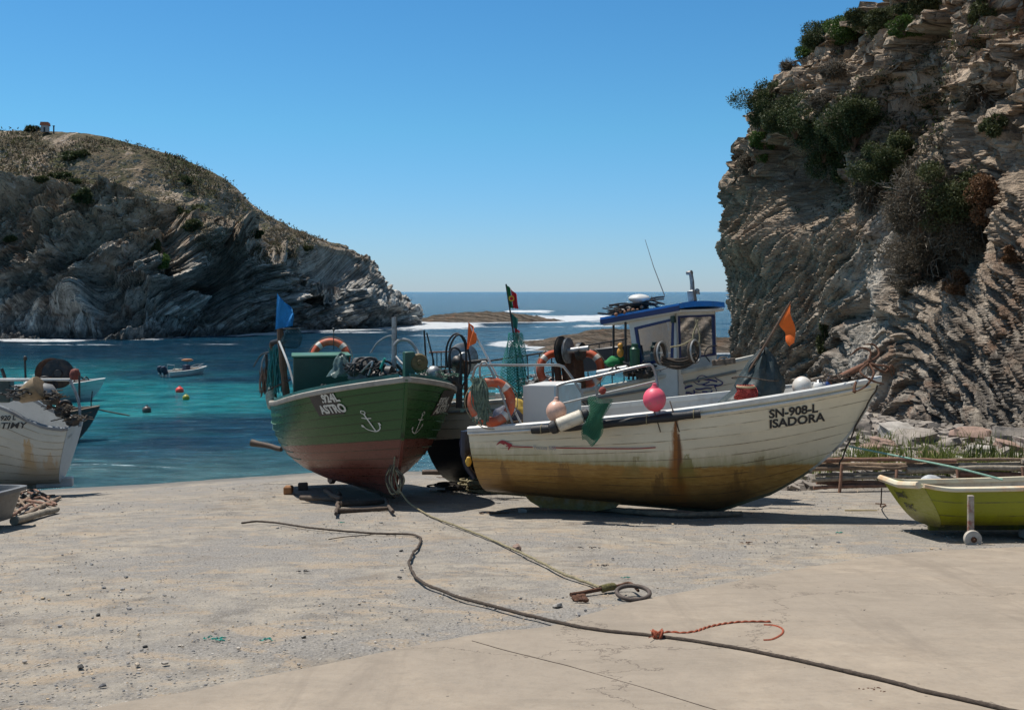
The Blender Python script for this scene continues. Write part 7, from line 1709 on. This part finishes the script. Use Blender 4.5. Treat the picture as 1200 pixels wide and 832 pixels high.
def grass():
    rd = np.random.RandomState(11); V, Fc = [], []
    spots = [(gp(1090+rd.uniform(-70, 110), 540), 1) for _ in range(10)]
    for i in range(9000):
        if i < 7000: x = rd.uniform(7.4, 12.6); y = 20.25+abs(rd.normal(0, 1.1))
        else: x = rd.uniform(6.3, 12.8); y = rd.uniform(20.3, 26)
        if float(vn(x*1.6, y*1.2, 0, 55)) < -.15 and rd.rand() < .8: continue
        g = gzf(x, y)-.02; h_ = rd.uniform(.12, .52)*(1 if float(vn(x*1.1, y, 0, 56)) > -.1 else .5); d = rd.normal(size=2)*h_*.25; w_ = .008+.008*rd.rand(); a = rd.rand()*3.14; k0 = len(V); wx, wy = math.cos(a)*w_, math.sin(a)*w_
        V += [(x-wx, y-wy, g), (x+wx, y+wy, g), (x+d[0]*.4+wx*.8, y+d[1]*.4+wy*.8, g+h_*.6), (x+d[0]*.4-wx*.8, y+d[1]*.4-wy*.8, g+h_*.6), (x+d[0], y+d[1], g+h_)]
        Fc += [(k0, k0+1, k0+2, k0+3), (k0+3, k0+2, k0+4)]
    tag(MB().add(V, Fc).build('grass', L_grass, None, 0), 'green grass growing behind the pole barrier', 'grass', None, 'stuff')
    for i, (u, v, y, lab) in enumerate([(1148, 541, 20.8, 'tall reed clump behind the dinghy, tallest of the row'), (1165, 541, 20.9, 'broad-leaved reed clump right of the tallest'), (1188, 543, 20.7, 'reed clump nearest the right edge'), (1137, 541, 21., 'thin reed clump left of the tallest'), (1055, 527, 23., 'small lone reed tuft beside the broad grey boulder')]):
        p_ = px(u, v, y); g = gzf(p_.x, p_.y)-.02; root = empty('reed_clump', Matrix.Translation((p_.x, p_.y, g))); tag(root, lab, 'reed clump', 'reed clumps behind the barrier'); b = MB()
        for k in range(14 if i < 4 else 6):
            bx, by = p_.x+rd.normal()*.07, p_.y+rd.normal()*.05; h_ = rd.uniform(.45, .85)*(1 if i < 4 else .55); lx, ly = rd.normal()*.08, rd.normal()*.06; w_ = .020
            P = [[Vector((bx+lx*t*t-w_*(1-t), by+ly*t*t, g+h_*t)), Vector((bx+lx*t*t+w_*(1-t)+.001, by+ly*t*t+.004, g+h_*t))] for t in np.linspace(0, 1, 6)]; b.sheet(P, .003)
        b.build('blades', L_grass, root, smooth=0)
grass()
# hut on the headland and posts
def hut():
    h_, _ = hit(hbv, 53, 158); y = 127.; base = px(53, 153.5, y); M = frame(base, (.2, -1, 0)); root = empty('hut', M); tag(root, 'tiny white hut with orange roof on top of the headland', 'hut')
    MB().box(base+Vector((0, 0, .25)), (.40, .42, .45), M).build('wall', simple('hut_wall', (.50, .42, .38), .8), root)
    b = MB(); vs = [M@Vector(q) for q in ((-.5, -.55, .65), (.5, -.55, .65), (.5, .55, .65), (-.5, .55, .65), (-.5, -.45, 1.05), (.5, -.45, 1.05), (.5, .45, 1.05), (-.5, .45, 1.05))]
    b.add(vs, [(3, 2, 1, 0), (4, 5, 6, 7), (0, 1, 5, 4), (1, 2, 6, 5), (2, 3, 7, 6), (3, 0, 4, 7)]); b.build('roof', simple('orange_tiles', (.50, .15, .07), .8), root, smooth=0)
    MB().box(M@Vector((.41, 0, .10)), (.012, .10, .28), M).build('door', M_dark, root)
    for u, l in ((43, 'thin dark post on the headland left of the hut'), (63, 'thin dark post on the headland right of the hut')):
        q = px(u, 154, 127.); tag(MB().tube([q-Vector((0, 0, .6)), q+Vector((0, 0, .55)), q+Vector((0, 0, .7))], [.09, .09, .16], 6).build('signpost', M_dark), l, 'post')
hut()
